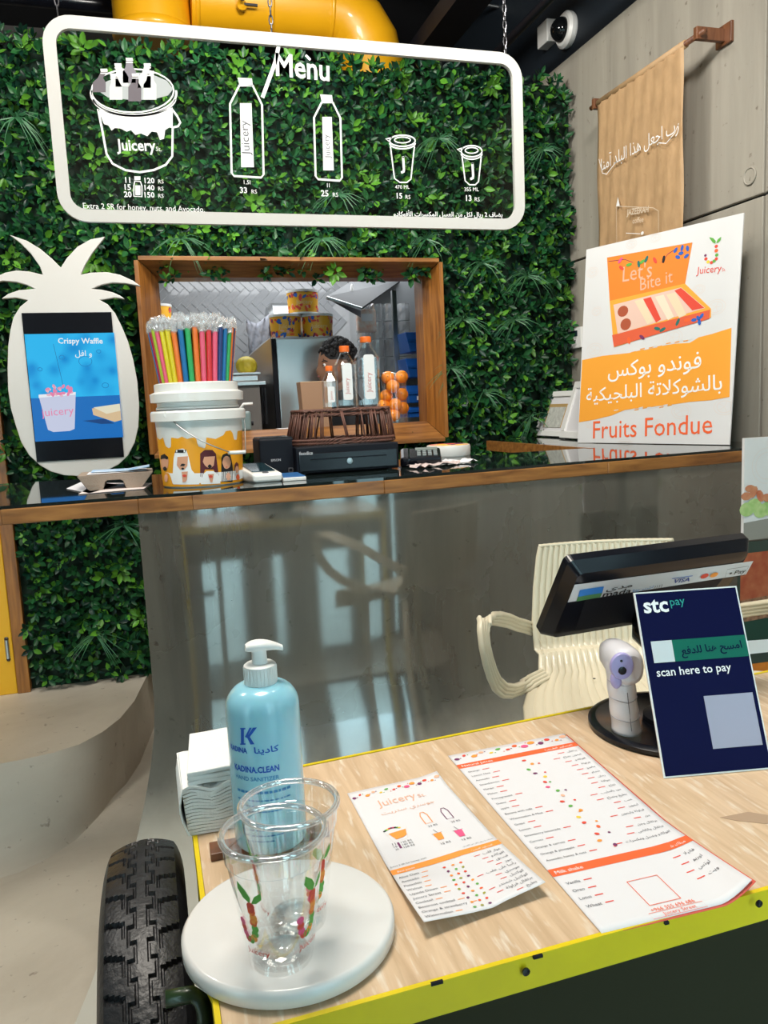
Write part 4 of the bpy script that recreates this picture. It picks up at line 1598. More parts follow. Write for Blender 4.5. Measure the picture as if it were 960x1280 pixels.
obj('concrete_base', base, bar_mat(), bar, smooth=True)
side = MB().grid(lambda i, j: rampP(0, j) + Vector((0, (0, .5)[i], 0)) if j <= 6 else (rampP(0, j) if i == 0 else Vector((rampP(0, j).x, rampP(0, j).y, -.01))), 2, 21)
obj('base_side', side, floorcon, bar)
obj('base_back', MB().span((xl, 2.98, 0), (XR - .01, 3.05, zt0)), floorcon, bar)
# ------------------------------------------------------------------ straw bucket
bf = W(252, 609, z=ZC)
br_ = S(50, 2.75, .16)
BC = Vector((bf.x + .016, bf.y + br_, ZC))
yb_ = BC.y - br_ * .9
zrim = W(250, 512, y=yb_).z - ZC
bk_ = thing('printed_bucket', 'white bucket printed with orange drips and a row of people', 'bucket', BC)
r0, r1 = br_, S(55, 2.75, .16)
bp = mat('bucket_white', (.80, .80, .78), .3, coat=.3)
obj('bucket_wall', MB().lathe([(r0 * .97, 0), (r0, .006), (r1 * .985, zrim * .93), (r1 * .985, zrim)], BC, 40), bp, bk_, smooth=True, autosmooth=40)
obj('bucket_rim', MB().lathe([(r1, zrim - .035), (r1 * 1.07, zrim - .033), (r1 * 1.07, zrim - .006), (r1 * 1.04, zrim), (r1 * .95, zrim)], BC, 40), bp, bk_, smooth=True, autosmooth=30)
radf = lambda b: r0 + (r1 * .985 - r0) * min(b / (zrim * .93), 1)
B_ = Print(Round(BC, radf), .0006)
orange_b = mat('bucket_orange', (.84, .36, .01), .4)
mustard = orange_b
bq = lambda x, y: (160 + x / 5.118, 370 + y / 5.12)
a0_, a1_ = -1.55 * B_.s.r0, 1.55 * B_.s.r0
tops = [(188, 905), (205, 920), (225, 905), (240, 960), (262, 975), (276, 965), (276, 905), (320, 912), (345, 900), (380, 915), (400, 908), (435, 905), (448, 962), (490, 975), (499, 960), (500, 905), (560, 915), (610, 890), (625, 865), (655, 860), (670, 880), (678, 920), (695, 920), (700, 865), (715, 862)]
tuv = [B_.s.px(*bq(x, y)) for x, y in tops]
tuv = [t for i, t in enumerate(tuv) if i == 0 or t[0] > tuv[i - 1][0] - .002]
tuv = [(a0_, tuv[0][1])] + sorted(tuv) + [(a1_, tuv[-1][1])]
vs, fs = [], []
N_ = 160
for k in range(N_ + 1):
    a_ = a0_ + (a1_ - a0_) * k / N_
    bb = np.interp(a_, [t[0] for t in tuv], [t[1] for t in tuv])
    vs += [(a_, .004), (a_, float(bb))]
for k in range(N_):
    fs.append((2 * k, 2 * k + 2, 2 * k + 3, 2 * k + 1))
B_.tri(vs, fs, orange_b, 1)
skin_p = mat('print_skin', (.72, .36, .22), .6)
maroon = mat('print_maroon', (.10, .012, .02), .6)


def bpoly(L, m_, layer):
    # clamp & subdivide by fan so that it hugs the curve
    B_.poly([bq(x, y) for x, y in L], m_, layer)


def bel(cx, cy, rx, ry, m_, layer, n=14):
    bpoly([(cx + rx * cos(2 * pi * k / n), cy + ry * sin(2 * pi * k / n)) for k in range(n)], m_, layer)


bpoly([(222, 1200), (215, 1160), (235, 1130), (262, 1130), (278, 1165), (285, 1200)], printwhite, 2)
bel(238, 1065, 25, 50, skin_p, 3); bpoly([(212, 1045), (215, 1020), (238, 1010), (260, 1030), (262, 1048), (238, 1040)], black_t, 4); bel(240, 1105, 12, 14, black_t, 4); bel(248, 1165, 12, 26, peach_t, 4)
bpoly([(290, 1205), (288, 1130), (295, 1020), (310, 985), (350, 975), (382, 990), (392, 1050), (405, 1110), (440, 1150), (458, 1205)], printwhite, 2)
bpoly([(310, 1030), (385, 1025), (386, 1080), (365, 1110), (335, 1112), (315, 1085)], skin_p, 3)
bpoly([(302, 983), (375, 983), (375, 1003), (302, 1003)], black_t, 3); bpoly([(310, 985), (318, 985), (318, 1000), (310, 1000)], printwhite, 4); bpoly([(358, 985), (366, 985), (366, 1000), (358, 1000)], printwhite, 4)
bpoly([(335, 1078), (352, 1070), (370, 1078), (370, 1088), (335, 1088)], black_t, 4); bel(352, 1105, 9, 7, black_t, 4); bpoly([(345, 1125), (384, 1122), (378, 1190), (352, 1192)], skin_p, 4); bel(364, 1150, 14, 9, red_t, 5)
bpoly([(462, 1155), (460, 1010), (490, 985), (540, 985), (562, 1010), (580, 1150), (565, 1160), (550, 1110), (490, 1110), (478, 1165)], maroon, 2)
bpoly([(465, 1205), (475, 1150), (500, 1120), (545, 1120), (585, 1150), (590, 1200)], printwhite, 3)
bpoly([(480, 1030), (555, 1025), (552, 1080), (525, 1105), (495, 1090), (478, 1060)], skin_p, 4); bel(522, 1090, 14, 13, black_t, 5); bpoly([(510, 1140), (548, 1138), (540, 1192), (520, 1192)], skin_p, 5); bel(528, 1155, 12, 9, red_t, 6)
bpoly([(595, 1190), (592, 1050), (605, 1015), (630, 1005), (655, 1020), (663, 1060), (672, 1130), (668, 1190)], black_t, 2)
bel(629, 1065, 28, 42, skin_p, 3); bel(640, 1155, 16, 26, peach_t, 3); bel(628, 1095, 6, 3, red_t, 4)
bpoly([(676, 1175), (676, 1090), (690, 1060), (705, 1075), (712, 1170)], maroon, 2); bel(694, 1110, 12, 24, skin_p, 3); bel(700, 1160, 12, 20, ored_t, 3)
B_.flush(bk_, 'printed_people')
# wire handle and grip
h0, h1 = B_.s.px(*bq(252, 760)), B_.s.px(*bq(640, 1003))
pts = []
for k in range(12):
    t = k / 11
    a_ = h0[0] + (h1[0] - h0[0]) * t
    b = h0[1] + (h1[1] - h0[1]) * t - .016 * sin(pi * t)
    pts.append(B_.s.at(a_, b, .004 + .012 * sin(pi * t / 2)))
pts.append(W(362 - 60, 565, y=pts[-1].y - .0))
obj('wire_handle', MB().tube(pts, .0022, 6), steel, bk_, smooth=True)
e0, e1 = W(285, 566, y=pts[-2].y), W(307, 565, y=pts[-2].y)
obj('handle_grip', MB().tube([e0, e1], S(2.4, 2.7), 12), white, bk_, smooth=True)
obj('handle_wire_end', MB().tube([e1, W(306, 530, y=BC.y), W(303, 512, y=BC.y)], .002, 6), steel, bk_, smooth=True)
obj('handle_ear', MB().lathe([(.012, 0), (.012, .01)], B_.s.at(h0[0], h0[1] + .0, 0), 12, Matrix.Rotation(pi / 2, 3, 'X')), bp, bk_)
# inner bucket
zr2 = W(250, 478, y=yb_).z - ZC
ib = thing('nested_bucket', 'plain white bucket full of straws, nested inside the printed one', 'bucket', BC + Vector((0, 0, .02)))
ra = r1 * .955
obj('bucket_wall', MB().lathe([(r0 * .8, .02), (r0 * .84, .026), (ra * .93, zrim * .8), (ra * .945, zr2), (ra * .91, zr2), (ra * .8, .05)], BC, 40), bp, ib, smooth=True, autosmooth=40)
zm = (zr2 - zrim)
prof = [(ra * .95, zrim + .0), (ra * .98, zrim + zm * .05), (ra * .98, zrim + zm * .12), (ra * .95, zrim + zm * .16), (ra * .95, zrim + zm * .3), (ra * 1.09, zrim + zm * .33), (ra * 1.10, zrim + zm * .64), (ra * 1.05, zrim + zm * .68), (ra * .985, zrim + zm * .72), (ra * .985, zr2), (ra * .94, zr2 + .003), (ra * .92, zr2)]
obj('bucket_rim', MB().lathe(prof, BC, 40, cap=False), bp, ib, smooth=True, autosmooth=30)
# straws
wrap = clear('straw_wrap', (.97, .97, .98), .15, .6, .1, haze=.2)
colors = {'blue': (.01, .16, .42), 'yellow': (.78, .66, .02), 'red': (.75, .04, .05), 'orange': (.88, .2, .03), 'green': (.03, .42, .12), 'pink': (.85, .12, .22), 'lime': (.45, .6, .03), 'dark blue': (.02, .05, .2), 'crimson': (.45, .01, .05)}
order = ['blue', 'crimson', 'lime', 'pink', 'yellow', 'yellow', 'orange', 'blue', 'green', 'orange', 'pink', 'red', 'pink', 'dark blue', 'blue', 'green', 'orange', 'dark blue', 'orange', 'red', 'crimson', 'yellow', 'blue', 'pink']
stL = W(250, 404, y=BC.y).z
sproto = {}
rs_ = random.Random(11)


def straw_at(name, a_ang, rad_, top_dz):
    base_p = Vector((BC.x + rad_ * .66 * cos(a_ang), BC.y + rad_ * .66 * sin(a_ang), ZC + .10))
    top_p = Vector((BC.x + rad_ * 1.16 * cos(a_ang), BC.y + rad_ * 1.1 * sin(a_ang), stL + top_dz))
    return base_p, top_p


def place_straw(cn, a_ang, rad_, dz):
    bpnt, tpnt = straw_at(cn, a_ang, rad_, dz)
    d = tpnt - bpnt
    L = .40
    if cn not in sproto:
        t = thing('drinking_straw', 'x', 'straw', (0, 0, 0))
        obj('tube', MB().lathe([(.0088, 0), (.0088, L - .03), (.007, L - .03), (.007, L - .06)], (0, 0, 0), 10, cap=False), mat('straw_' + cn.replace(' ', '_'), colors[cn], .35, coat=.4), t, smooth=True, autosmooth=40)
        mb = MB()
        for k in range(3):
            w0 = .006 + .003 * k
            mb.grid(lambda i, j: Vector(((w0 * cos(i * pi / 4) * (1 + .35 * sin(i * 5 + j * 2 + k))), w0 * .8 * sin(i * pi / 4) * (1 + .3 * cos(i * 3 + j)), L - .033 + j * .0075 + .004 * sin(i * 2.2 + k))), 8, 5 + k % 2, True)
        obj('wrapper_tip', mb, wrap, t)
        sproto[cn] = t
        use = t
    else:
        use = copy_tree(sproto[cn])
    use.location = bpnt + d.normalized() * (d.length - L)
    use.rotation_mode = 'QUATERNION'
    use.rotation_quaternion = d.to_track_quat('Z', 'Y')
    use['label'] = 'plastic-wrapped %s drinking straw half hidden behind the front row of straws' % cn
    use['group'] = '%s straws in the bucket' % cn
    return use


RS = ra * .86
ORD = ['first', 'second', 'third', 'fourth', 'fifth', 'sixth', 'seventh', 'eighth', 'ninth', 'tenth', 'eleventh', 'twelfth', 'thirteenth', 'fourteenth', 'fifteenth', 'sixteenth', 'seventeenth', 'eighteenth', 'nineteenth', 'twentieth', 'twenty-first', 'twenty-second', 'twenty-third', 'twenty-fourth']
for i in range(19):
    cn = order[i]
    o = place_straw(cn, -pi + pi * (i + .5) / 19, RS, rs_.uniform(-.010, .010))
    o['label'] = '%s wrapped straw in the front row of the bucket, %s from the left' % (cn, ORD[i])
    o['group'] = 'front row of straws'
for row, (n_, f_) in enumerate(((17, .84), (15, .70), (10, .54), (8, .36), (4, .18))):
    for i in range(n_):
        cn = rs_.choice(list(colors))
        span_ = 1.0 if row < 3 else 2.0
        place_straw(cn, -pi + span_ * pi * (i + .5) / n_ + rs_.uniform(-.02, .02), RS * f_, rs_.uniform(-.005, .02) + row * .003)

# ------------------------------------------------------------------ things on the bar, left
ZB = ZC
cardm = mat('grey_pulp_card', (.30, .235, .185), .9, bump=.2, bscale=200)
c = W(146, 612, z=ZB)
cc_ = thing('cup_carrier', 'grey-brown pulp cup carrier lying upside down by the pineapple board', 'cup carrier', (c.x, c.y + .12, ZB))
xw = S(44, 2.75)
zt_ = W(146, 593, y=c.y).z - ZB
ct = MB()
ct.add([(c.x - xw, c.y, ZB + zt_), (c.x + xw, c.y, ZB + zt_), (c.x + xw, c.y + .2, ZB + zt_), (c.x - xw, c.y + .2, ZB + zt_)], [(0, 1, 2, 3)])
ft = MB()
for (u0, u1) in ((-.92, -.3), (.05, .2), (.42, .92)):
    pass
fp = [(-1, 1), (-.93, .75), (-.75, .1), (-.68, 0), (-.42, 0), (-.36, .08), (-.3, .55), (-.22, .66), (.12, .66), (.2, .55), (.26, .08), (.32, 0), (.6, 0), (.7, .12), (.92, .8), (1, 1)]
for yy in (0, .2):
    ft.add([(c.x + u * xw, c.y + yy, ZB + v * zt_ + .001) for u, v in fp], [tuple(range(len(fp)))])
ft.grid(lambda i, j: Vector((c.x + fp[i][0] * xw, c.y + .2 * j, ZB + fp[i][1] * zt_ + .001)), len(fp), 2)
obj('tray', ft, cardm, cc_, solid=.003)
obj('tray_top', ct, cardm, cc_, solid=.003)
fl = W(150, 590, y=c.y + .06)
for k, (dx, dy, rz, mt_, lb) in enumerate(((0, 0, 4, paper, 'white flyer at the bottom of the small pile on the cup carrier'), (.01, .01, -6, mat('flyer_blue', (.12, .35, .65), .4, noise=.6, nscale=25, col2=(.8, .85, .9)), 'blue and white flyer on top of the cup carrier'))):
    me_ = MB().grid(lambda i, j: Vector((c.x + dx + (-.09 + .19 * i / 8), c.y + .03 + dy + .12 * j / 4 + (i - 4) * .001 * rz, ZB + zt_ + .004 + k * .004 + (.010 * max(0, (i - 5)) / 3 if k else 0))), 9, 5)
    o = obj('flyer', me_, mt_, loc=(c.x, c.y + .1, ZB + zt_ + .003), solid=.0012)
    tag(o, lb, 'flyer', 'flyers on the cup carrier')
for k, (q_, lb) in enumerate((([(83, 611), (105, 601), (150, 606), (112, 617)], 'white paper sheet on the bar glass left of the cup carrier, pointed corner out'), ([(98, 618), (120, 604), (190, 604), (180, 611)], 'long pinkish leaflet lying flat under the cup carrier'))):
    ppp = [W(x, y, z=ZB + .0015) for x, y in q_]
    o = obj('leaflet', MB().prism(list(reversed(ppp)) if k == 0 else list(reversed(ppp)), (0, 0, .001)), paper if k == 0 else mat('leaflet_pink', (.75, .66, .64), .5), loc=ppp[0])
    tag(o, lb, 'leaflet')
c = W(157, 606, z=ZB)
o = obj('pen_cap', MB().lathe([(.006, 0), (.008, .03), (.004, .035)], c + Vector((0, .02, .002)), 10), softblack, loc=c + Vector((0, .02, 0)))
tag(o, 'tiny black cap under the arch of the cup carrier', 'cap')

# white payment terminal
def quadbox(pts_top, th):
    return MB().prism(pts_top, (0, 0, -th))


c0_, c1_ = W(318, 604, z=ZB), W(352, 601, z=ZB)
pt = thing('payment_terminal', 'small white card payment terminal with dark screen beside the bucket', 'card terminal', ((c0_.x + c1_.x) / 2, c0_.y + .06, ZB))
tx0, tx1 = W(312, 600, y=c0_.y).x, c1_.x
zf, zb2 = .028, .055
yy0, yy1 = c0_.y, c0_.y + .17
sh_ = -.03
obj('terminal_body', MB().hexa([(tx0 + .015, yy0, ZB), (tx1, yy0, ZB), (tx1 + sh_, yy1, ZB), (tx0 + sh_, yy1, ZB)], [(tx0 + .01, yy0, ZB + zf), (tx1 + .004, yy0, ZB + zf), (tx1 + sh_, yy1, ZB + zb2), (tx0 + sh_ - .0, yy1, ZB + zb2)]), white, pt, bevel=.008)
k0 = Vector((tx0, yy0, ZB + zf))
tz = lambda t: ZB + zf + (zb2 - zf) * t + .0015
L = lambda u, t: Vector((tx0 + .012 + sh_ * t + u * (tx1 - tx0 - .016), yy0 + (yy1 - yy0) * t, tz(t)))
obj('terminal_screen', MB().prism([L(.08, .2), L(.92, .2), L(.92, .92), L(.08, .92)], (0, 0, .002)), mat('terminal_glass', (.01, .03, .04), .08), pt)
P_ = MB()
obj('terminal_key', MB().prism([L(.4, .06), L(.6, .06), L(.6, .12), L(.4, .12)], (0, 0, .002)), grey_t, pt)
q = [W(354, 602, z=ZB), W(383, 600, z=ZB), W(372, 594.5, z=ZB), W(351, 596, z=ZB)]
o = obj('card_pack', MB().prism(q, (0, 0, .012)), white, loc=q[0], bevel=.002)
tag(o, 'thin white pack with blue top lying between terminal and cash drawer', 'card pack')
obj('blue_face', MB().prism([v * .96 + (sum(q, Vector()) / 4) * .04 + Vector((0, 0, .0125)) for v in q], (0, 0, .001)), mat('card_blue', (.04, .16, .42), .3), o)

# receipt printer
a, b = W(326, 596, z=ZB), W(367, 592, z=ZB)
zt_ = W(345, 548, y=a.y).z
rp = thing('receipt_printer', 'black box receipt printer left of the cash drawer', 'printer', ((a.x + b.x) / 2, a.y + .08, ZB))
obj('printer_body', MB().span((a.x - .0, a.y, ZB + .004), (b.x, a.y + .17, zt_)), softblack, rp, bevel=.006)
obj('printer_lid', MB().span((a.x + .004, a.y + .004, zt_ - .004), (b.x - .004, a.y + .16, zt_ + .004)), black, rp, bevel=.003)
P_ = Print(Plane((a.x, a.y - .0005, ZB), (1, 0, 0), (0, 0, 1)))
P_.text('EPSON', (339, 577), (351, 576), mat('print_silver', (.5, .5, .52), .5), bold=.02)
P_.line([(361, 590), (366, 590), (366, 585), (361, 585)], .0012, mat('print_silver', (.5, .5, .52), .5), closed=True)
P_.flush(rp, 'printer_lettering')
# cash drawer
a, b = W(370, 594, z=ZB), W(500, 586, z=ZB)
yq = (a.y + b.y) / 2 - .01
zt_ = W(435, 556, y=yq).z
cd = thing('cash_drawer', 'wide black cash drawer under the wicker basket', 'cash drawer', ((a.x + b.x) / 2, yq + .17, ZB))
obj('drawer_case', MB().span((a.x, yq, ZB + .004), (b.x, yq + .36, zt_)), softblack, cd, bevel=.004)
dfz0, dfz1 = ZB + .012, zt_ - .022
df = obj('drawer_front', MB().span((a.x + .008, yq - .008, dfz0), (b.x - .008, yq + .002, dfz1)), black, cd, bevel=.003)
obj('front_ridge', MB().span((a.x + .05, yq - .011, dfz0 + (dfz1 - dfz0) * .62), (b.x - .05, yq - .008, dfz0 + (dfz1 - dfz0) * .68)), softblack, df)
kc_ = W(437, 576, y=yq - .01)
obj('key_lock', MB().lathe([(.011, 0), (.011, .006), (.005, .007)], kc_, 16, Matrix.Rotation(pi / 2, 3, 'X')), steel, df)
for k in range(4):
    obj('rubber_foot', MB().lathe([(.01, 0), (.01, .005)], ((a.x + .03, b.x - .03)[k % 2], yq + (.03, .33)[k // 2], ZB), 10), black, cd)
P_ = Print(Plane((a.x, yq - .0082, ZB), (1, 0, 0), (0, 0, 1)))
P_.text('foodics', (374, 569), (391, 568), mat('print_silver', (.5, .5, .52), .5), bold=.03)
P_.flush(cd, 'drawer_lettering')

# wicker basket, upside down
wick = mat('wicker_brown', (.15, .055, .035), .5, noise=.5, nscale=60)
wz0, wz1 = zt_, W(430, 511, y=yq + .05).z
wx0, wx1 = W(366, 550, y=yq + .03).x, W(498, 550, y=yq + .03).x
ux0, ux1 = W(371, 511, y=yq + .07).x, W(488, 511, y=yq + .07).x
wy0, wy1 = yq + .012, yq + .27
bs = thing('wicker_basket', 'dark wicker basket turned upside down on the cash drawer as a bottle stand', 'basket', ((wx0 + wx1) / 2, (wy0 + wy1) / 2, wz0))
cxx, cyy = (wx0 + wx1) / 2, (wy0 + wy1) / 2
cux = (ux0 + ux1) / 2


def oval(t, top, grow=0):
    e = .55
    ct_, st_ = cos(t), sin(t)
    sx_ = math.copysign(abs(ct_) ** e, ct_)
    sy_ = math.copysign(abs(st_) ** e, st_)
    if top:
        return Vector((cux + (ux1 - ux0) / 2 * sx_ * (1 + grow), cyy + (wy1 - wy0) * .40 * sy_ * (1 + grow), wz1))
    return Vector((cxx + (wx1 - wx0) / 2 * sx_ * (1 + grow), cyy + (wy1 - wy0) / 2 * sy_ * (1 + grow), wz0 + .008))


for lev, zz_ in (('top', wz1 - .004), ('top2', wz1 - .02), ('bot', wz0 + .009), ('bot2', wz0 + .02)):
    br2 = MB()
    for ph_ in (0, 2.1, 4.2):
        pts = []
        for k in range(180):
            t = 2 * pi * k / 180
            p = oval(t, lev.startswith('top'))
            w_ = k * 2 * pi * 36 / 180 + ph_
            d_ = Vector((cos(t), sin(t), 0))
            pts.append(Vector((p.x, p.y, zz_)) + d_ * .004 * cos(w_) + Vector((0, 0, .004 * sin(w_))))
        br2.tube(pts, .0034, 5, True)
    obj('braided_rim', br2, wick, bs, smooth=True)
for k in range(44):
    if k % 11 in (10,):
        continue
    t = 2 * pi * k / 44
    a_, b2 = oval(t, False), oval(t + random.uniform(-.04, .04), True)
    obj('wicker_stake', MB().tube([a_, (a_ + b2) / 2 + Vector((random.uniform(-.002, .002), 0, 0)), b2], .0034, 6), wick, bs, smooth=True)
    if k % 2:
        obj('wicker_stake', MB().tube([a_ + Vector((.007, 0, 0)), b2 + Vector((.006, 0, 0))], .003, 6), wick, bs, smooth=True)
wv = MB()
for q_ in range(11):
    yy = cyy - (wy1 - wy0) * .38 + q_ * (wy1 - wy0) * .076
    wv.tube([Vector((cux - (ux1 - ux0) / 2 + .01, yy, wz1 - .003)) if False else Vector((ux0 + .012 + (ux1 - ux0 - .024) * k / 24, yy, wz1 - .004 + .003 * (-1) ** (k + q_))) for k in range(25)], .0045, 5)
obj('woven_base', wv, wick, bs, smooth=True)

# three juice bottles
bclear = clear('bottle_clear', (.97, .98, .98), .05, .6)
capor = mat('cap_orange', (.95, .18, .02), .35)
labm = mat('bottle_label', (.82, .82, .82), .5)


def juice_bottle(cx, top, capb, sh, bot, hw, yy, label, lt, lb, lh):
    """square bottle traced by pixel rows, at depth yy"""
    base = Vector((W(cx, bot, y=yy).x, yy, wz1 + .003))
    zt1, zc1, zs = [W(cx, v, y=yy).z for v in (top, capb, sh)]
    w = S(hw, yy) * .98
    t = thing('juice_bottle', label, 'bottle', base, 'empty bottles on the basket')

    def ring(z, h, r):
        return [Vector((base.x + x, base.y + y, z)) for x, y in ((-h + r, -h), (h - r, -h), (h, -h + r), (h, h - r), (h - r, h), (-h + r, h), (-h, h - r), (-h, -h + r))]
    nk = S(hw * .42, yy)
    levels = [(base.z, w * .9, .3), (base.z + .006, w, .3), (zs, w, .3), (zs + (zc1 - zs) * .75, nk * 1.15, .55), (zc1 - .004, nk, .58), (zc1 + .004, nk, .58)]
    vs, fs = [], []
    for z, h, rf_ in levels:
        vs += ring(z, h, h * rf_)
    for j in range(len(levels) - 1):
        for k in range(8):
            fs.append((j * 8 + k, j * 8 + (k + 1) % 8, j * 8 + 8 + (k + 1) % 8, j * 8 + 8 + k))
    fs.append(tuple(range(7, -1, -1)))
    obj('bottle_body', MB().add(vs, fs), bclear, t, bevel=.002)
    cap_ = MB()
    cap_.lathe([(nk * 1.16, zc1 - base.z), (nk * 1.2, zc1 - base.z + .002), (nk * 1.2, zt1 - base.z - .002), (nk * 1.1, zt1 - base.z)], base, 24)
    obj('cap', cap_, capor, t, smooth=True, autosmooth=35)
    lw = w * .60
    lz0, lz1 = W(cx, lb, y=yy - w).z, W(cx, lt, y=yy - w).z
    pts2 = rrect(base.x - lw * .95, base.x + lw * .75, lz0, lz1, lw * .4, 4)
    obj('label', MB().prism([(x, yy - w - .0012, z) for x, z in reversed(pts2)], (0, .0006, 0)), labm, t)
    P = Print(Plane((base.x, yy - w - .0014, base.z), (1, 0, 0), (0, 0, 1)), .0003)
    xm = base.x + lw * .12
    P.text('Juicery', (xm - base.x, (lz0 + (lz1 - lz0) * .15) - base.z), (xm - base.x, lz0 + (lz1 - lz0) * lh - base.z), mat('print_rose', (.6, .22, .2), .6), 1, True)
    P.flush(t, 'label_lettering')


yb3 = cyy - .02
juice_bottle(413.5, 457.5, 464, 476, 506, 9.2, yb3 - .04, 'smallest empty clear bottle with orange cap, at the left on the basket', 483, 503, .7)
juice_bottle(433.5, 432.5, 440, 456, 504, 12.8, yb3 - .01, 'middle-sized empty clear bottle with orange cap, between small and tall ones', 454, 500, .6)
juice_bottle(460.5, 421, 428, 447, 503, 14.5, yb3 + .02, 'tallest empty clear bottle with orange cap, at the right on the basket', 443, 499, .6)

# card reader, receipts, pail lid
a = W(535, 583, z=ZB)
cr = thing('card_reader', 'black keypad card reader on the bar right of the cash drawer', 'card reader', (a.x, a.y + .05, ZB))
RX = Matrix.Rotation(radians(-18), 3, 'Z') @ Matrix.Rotation(radians(14), 3, 'X')
ctr = Vector((a.x, a.y + .07, ZB + .034))
obj('reader_body', MB().box(ctr, (.15, .13, .032), RX), black, cr, bevel=.01)
obj('reader_head', MB().box(ctr + RX @ Vector((-.06, .0, -.004)), (.045, .14, .045), RX), black, cr, bevel=.014)
for i in range(4):
    for j in range(3):
        obj('key', MB().box(ctr + RX @ Vector((-.01 + i * .021, -.035 + j * .022, .0175)), (.014, .013, .005), RX), mat('key_grey', (.22, .25, .25), .5), cr)
obj('reader_screen', MB().box(ctr + RX @ Vector((.02, .043, .017)), (.085, .03, .003), RX), mat('lcd_grey', (.2, .24, .22), .3), cr)
rg = random.Random(2)
for k, (px_, py_, lb, mt_) in enumerate(((553, 583, 'crumpled pinkish receipt in front of the card reader', mat('receipt_pink', (.55, .45, .43), .6)), (578, 580, 'crumpled white receipt paper at the right of the card reader', paper), (532, 586, 'small curled receipt slip against the card reader', mat('receipt_pink', (.55, .45, .43), .6)))):
    c = W(px_, py_, z=ZB)
    ph_ = [rg.uniform(0, 6) for _ in range(3)]
    w_ = (.17, .14, .08)[k]
    mb = MB().grid(lambda i, j: Vector((c.x - w_ / 2 + w_ * i / 11 + .008 * sin(j + ph_[0]), c.y + .01 + .09 * j / 5 + .012 * sin(i * .8 + ph_[1]), ZB + .002 + .005 * (1 + sin(i * 1.1 + j * 1.1 + ph_[2])) + .002 * (1 + sin(i * 2.3 + j)))), 12, 6)
    o = obj('receipt', mb, mt_, loc=c, solid=.0006)
    tag(o, lb, 'receipt', 'receipts by the card reader')
a, b = W(530, 570, z=ZB), W(612, 570, z=ZB)
c = W(571, 571, z=ZB)
rl = (b.x - a.x) / 2 * .95
lz = W(571, 554, y=c.y + rl).z - ZB
ld = thing('pail_lid', 'white round pail lid with orange and red printed top lying on the bar', 'lid', (c.x, c.y + rl, ZB))
obj('lid_rim', MB().lathe([(rl * .97, .0), (rl, .004), (rl, lz * .75), (rl * .98, lz * .9), (rl * .93, lz * .9)], ld.location, 40), white, ld, smooth=True, autosmooth=40)
obj('lid_print', MB().lathe([(rl * .93, lz * .9), (rl * .9, lz * .95)], ld.location, 40), mat('lid_print', (.8, .35, .08), .4, noise=.6, nscale=14, col2=(.75, .7, .6)), ld)
for k in range(12):
    a_ = k * 2.4
    r_ = rl * .75 * sqrt((k + .5) / 12)
    obj('printed_leaf', MB().lathe([(.02, 0), (.02, .001)], ld.location + Vector((r_ * cos(a_), r_ * sin(a_), lz * .95)), 8), (red_t, yellow_t, plum_t)[k % 3], ld)

# white frames leaning at the back of the return
def lean_frame(name, pbl, pbr, ptl, ptr, label, inner=True):
    B0, w_, r_, u_, h_ = rect_from_base(pbl, pbr, ptl, ptr, ZB + .002)
    n_ = r_.cross(u_).normalized()
    t = thing(name, label, 'picture frame', B0 + r_ * w_ / 2, 'white frames leaning on the bar')
    P = lambda a_, b2, o_=0: B0 + r_ * a_ + u_ * b2 + n_ * o_
    bw = min(w_, h_) * .12
    for (a0, a1, b0, b1) in ((0, w_, 0, bw), (0, w_, h_ - bw, h_), (0, bw, bw, h_ - bw), (w_ - bw, w_, bw, h_ - bw)):
        obj('frame_side', MB().prism([P(a0, b0, 0), P(a1, b0, 0), P(a1, b1, 0), P(a0, b1, 0)], n_ * .018), white, t, bevel=.003)
    obj('mount', MB().prism([P(bw * .8, bw * .8, .004), P(w_ - bw * .8, bw * .8, .004), P(w_ - bw * .8, h_ - bw * .8, .004), P(bw * .8, h_ - bw * .8, .004)], n_ * .004), paper, t)
    if inner:
        g0, g1, g2, g3 = w_ * .28, w_ * .82, h_ * .2, h_ * .72
        obj('gold_liner', MB().prism([P(g0, g2, .008), P(g1, g2, .008), P(g1, g3, .008), P(g0, g3, .008)], n_ * .003), mat('gold_liner', (.45, .30, .12), .5), t)
        obj('print_sheet', MB().prism([P(g0 + .012, g2, .0112), P(g1 - .004, g2, .0112), P(g1 - .004, g3 - .02, .0112), P(g0 + .012, g3 - .02, .0112)], n_ * .001), mat('sketch_paper', (.62, .63, .58), .6, noise=.35, nscale=40), t)
    return t


lean_frame('picture_frame', (667, 545), (706, 547), (684, 491), (722, 493), 'small white frame with gold-lined sketch, leaning leftmost behind the big poster')
lean_frame('picture_frame', (702, 548), (745, 551), (722, 478), (765, 480), 'taller white frame half hidden behind the left edge of the big poster', False)

# ------------------------------------------------------------------ Fruits Fondue poster
B0, w_, r_, u_, h_ = rect_from_base((722, 553), (912, 556), (733, 312), (915, 285), ZB + .003)
n_ = r_.cross(u_).normalized()
sg = thing('poster_board', 'tall white and orange fruit fondue poster board leaning on the bar', 'poster', B0 + r_ * w_ / 2)
obj('board', MB().prism([B0, B0 + r_ * w_, B0 + r_ * w_ + u_ * h_, B0 + u_ * h_], -n_ * .006), printwhite if False else mat('poster_white', (.72, .72, .72), .45), sg)
obj('easel_back', MB().prism([B0 + r_ * w_ * .4 + u_ * h_ * .6 - n_ * .008, B0 + r_ * w_ * .6 + u_ * h_ * .6 - n_ * .008, B0 + r_ * w_ * .6 - n_ * .16, B0 + r_ * w_ * .4 - n_ * .16], -n_ * .004), kraft, sg)
PL = Plane(B0, r_, u_)
F_ = Print(PL, .0005)
qs = lambda x, y: (700 + x / 3.692, 270 + y / 3.692)
por = mat('poster_orange', (.93, .38, .04), .5)
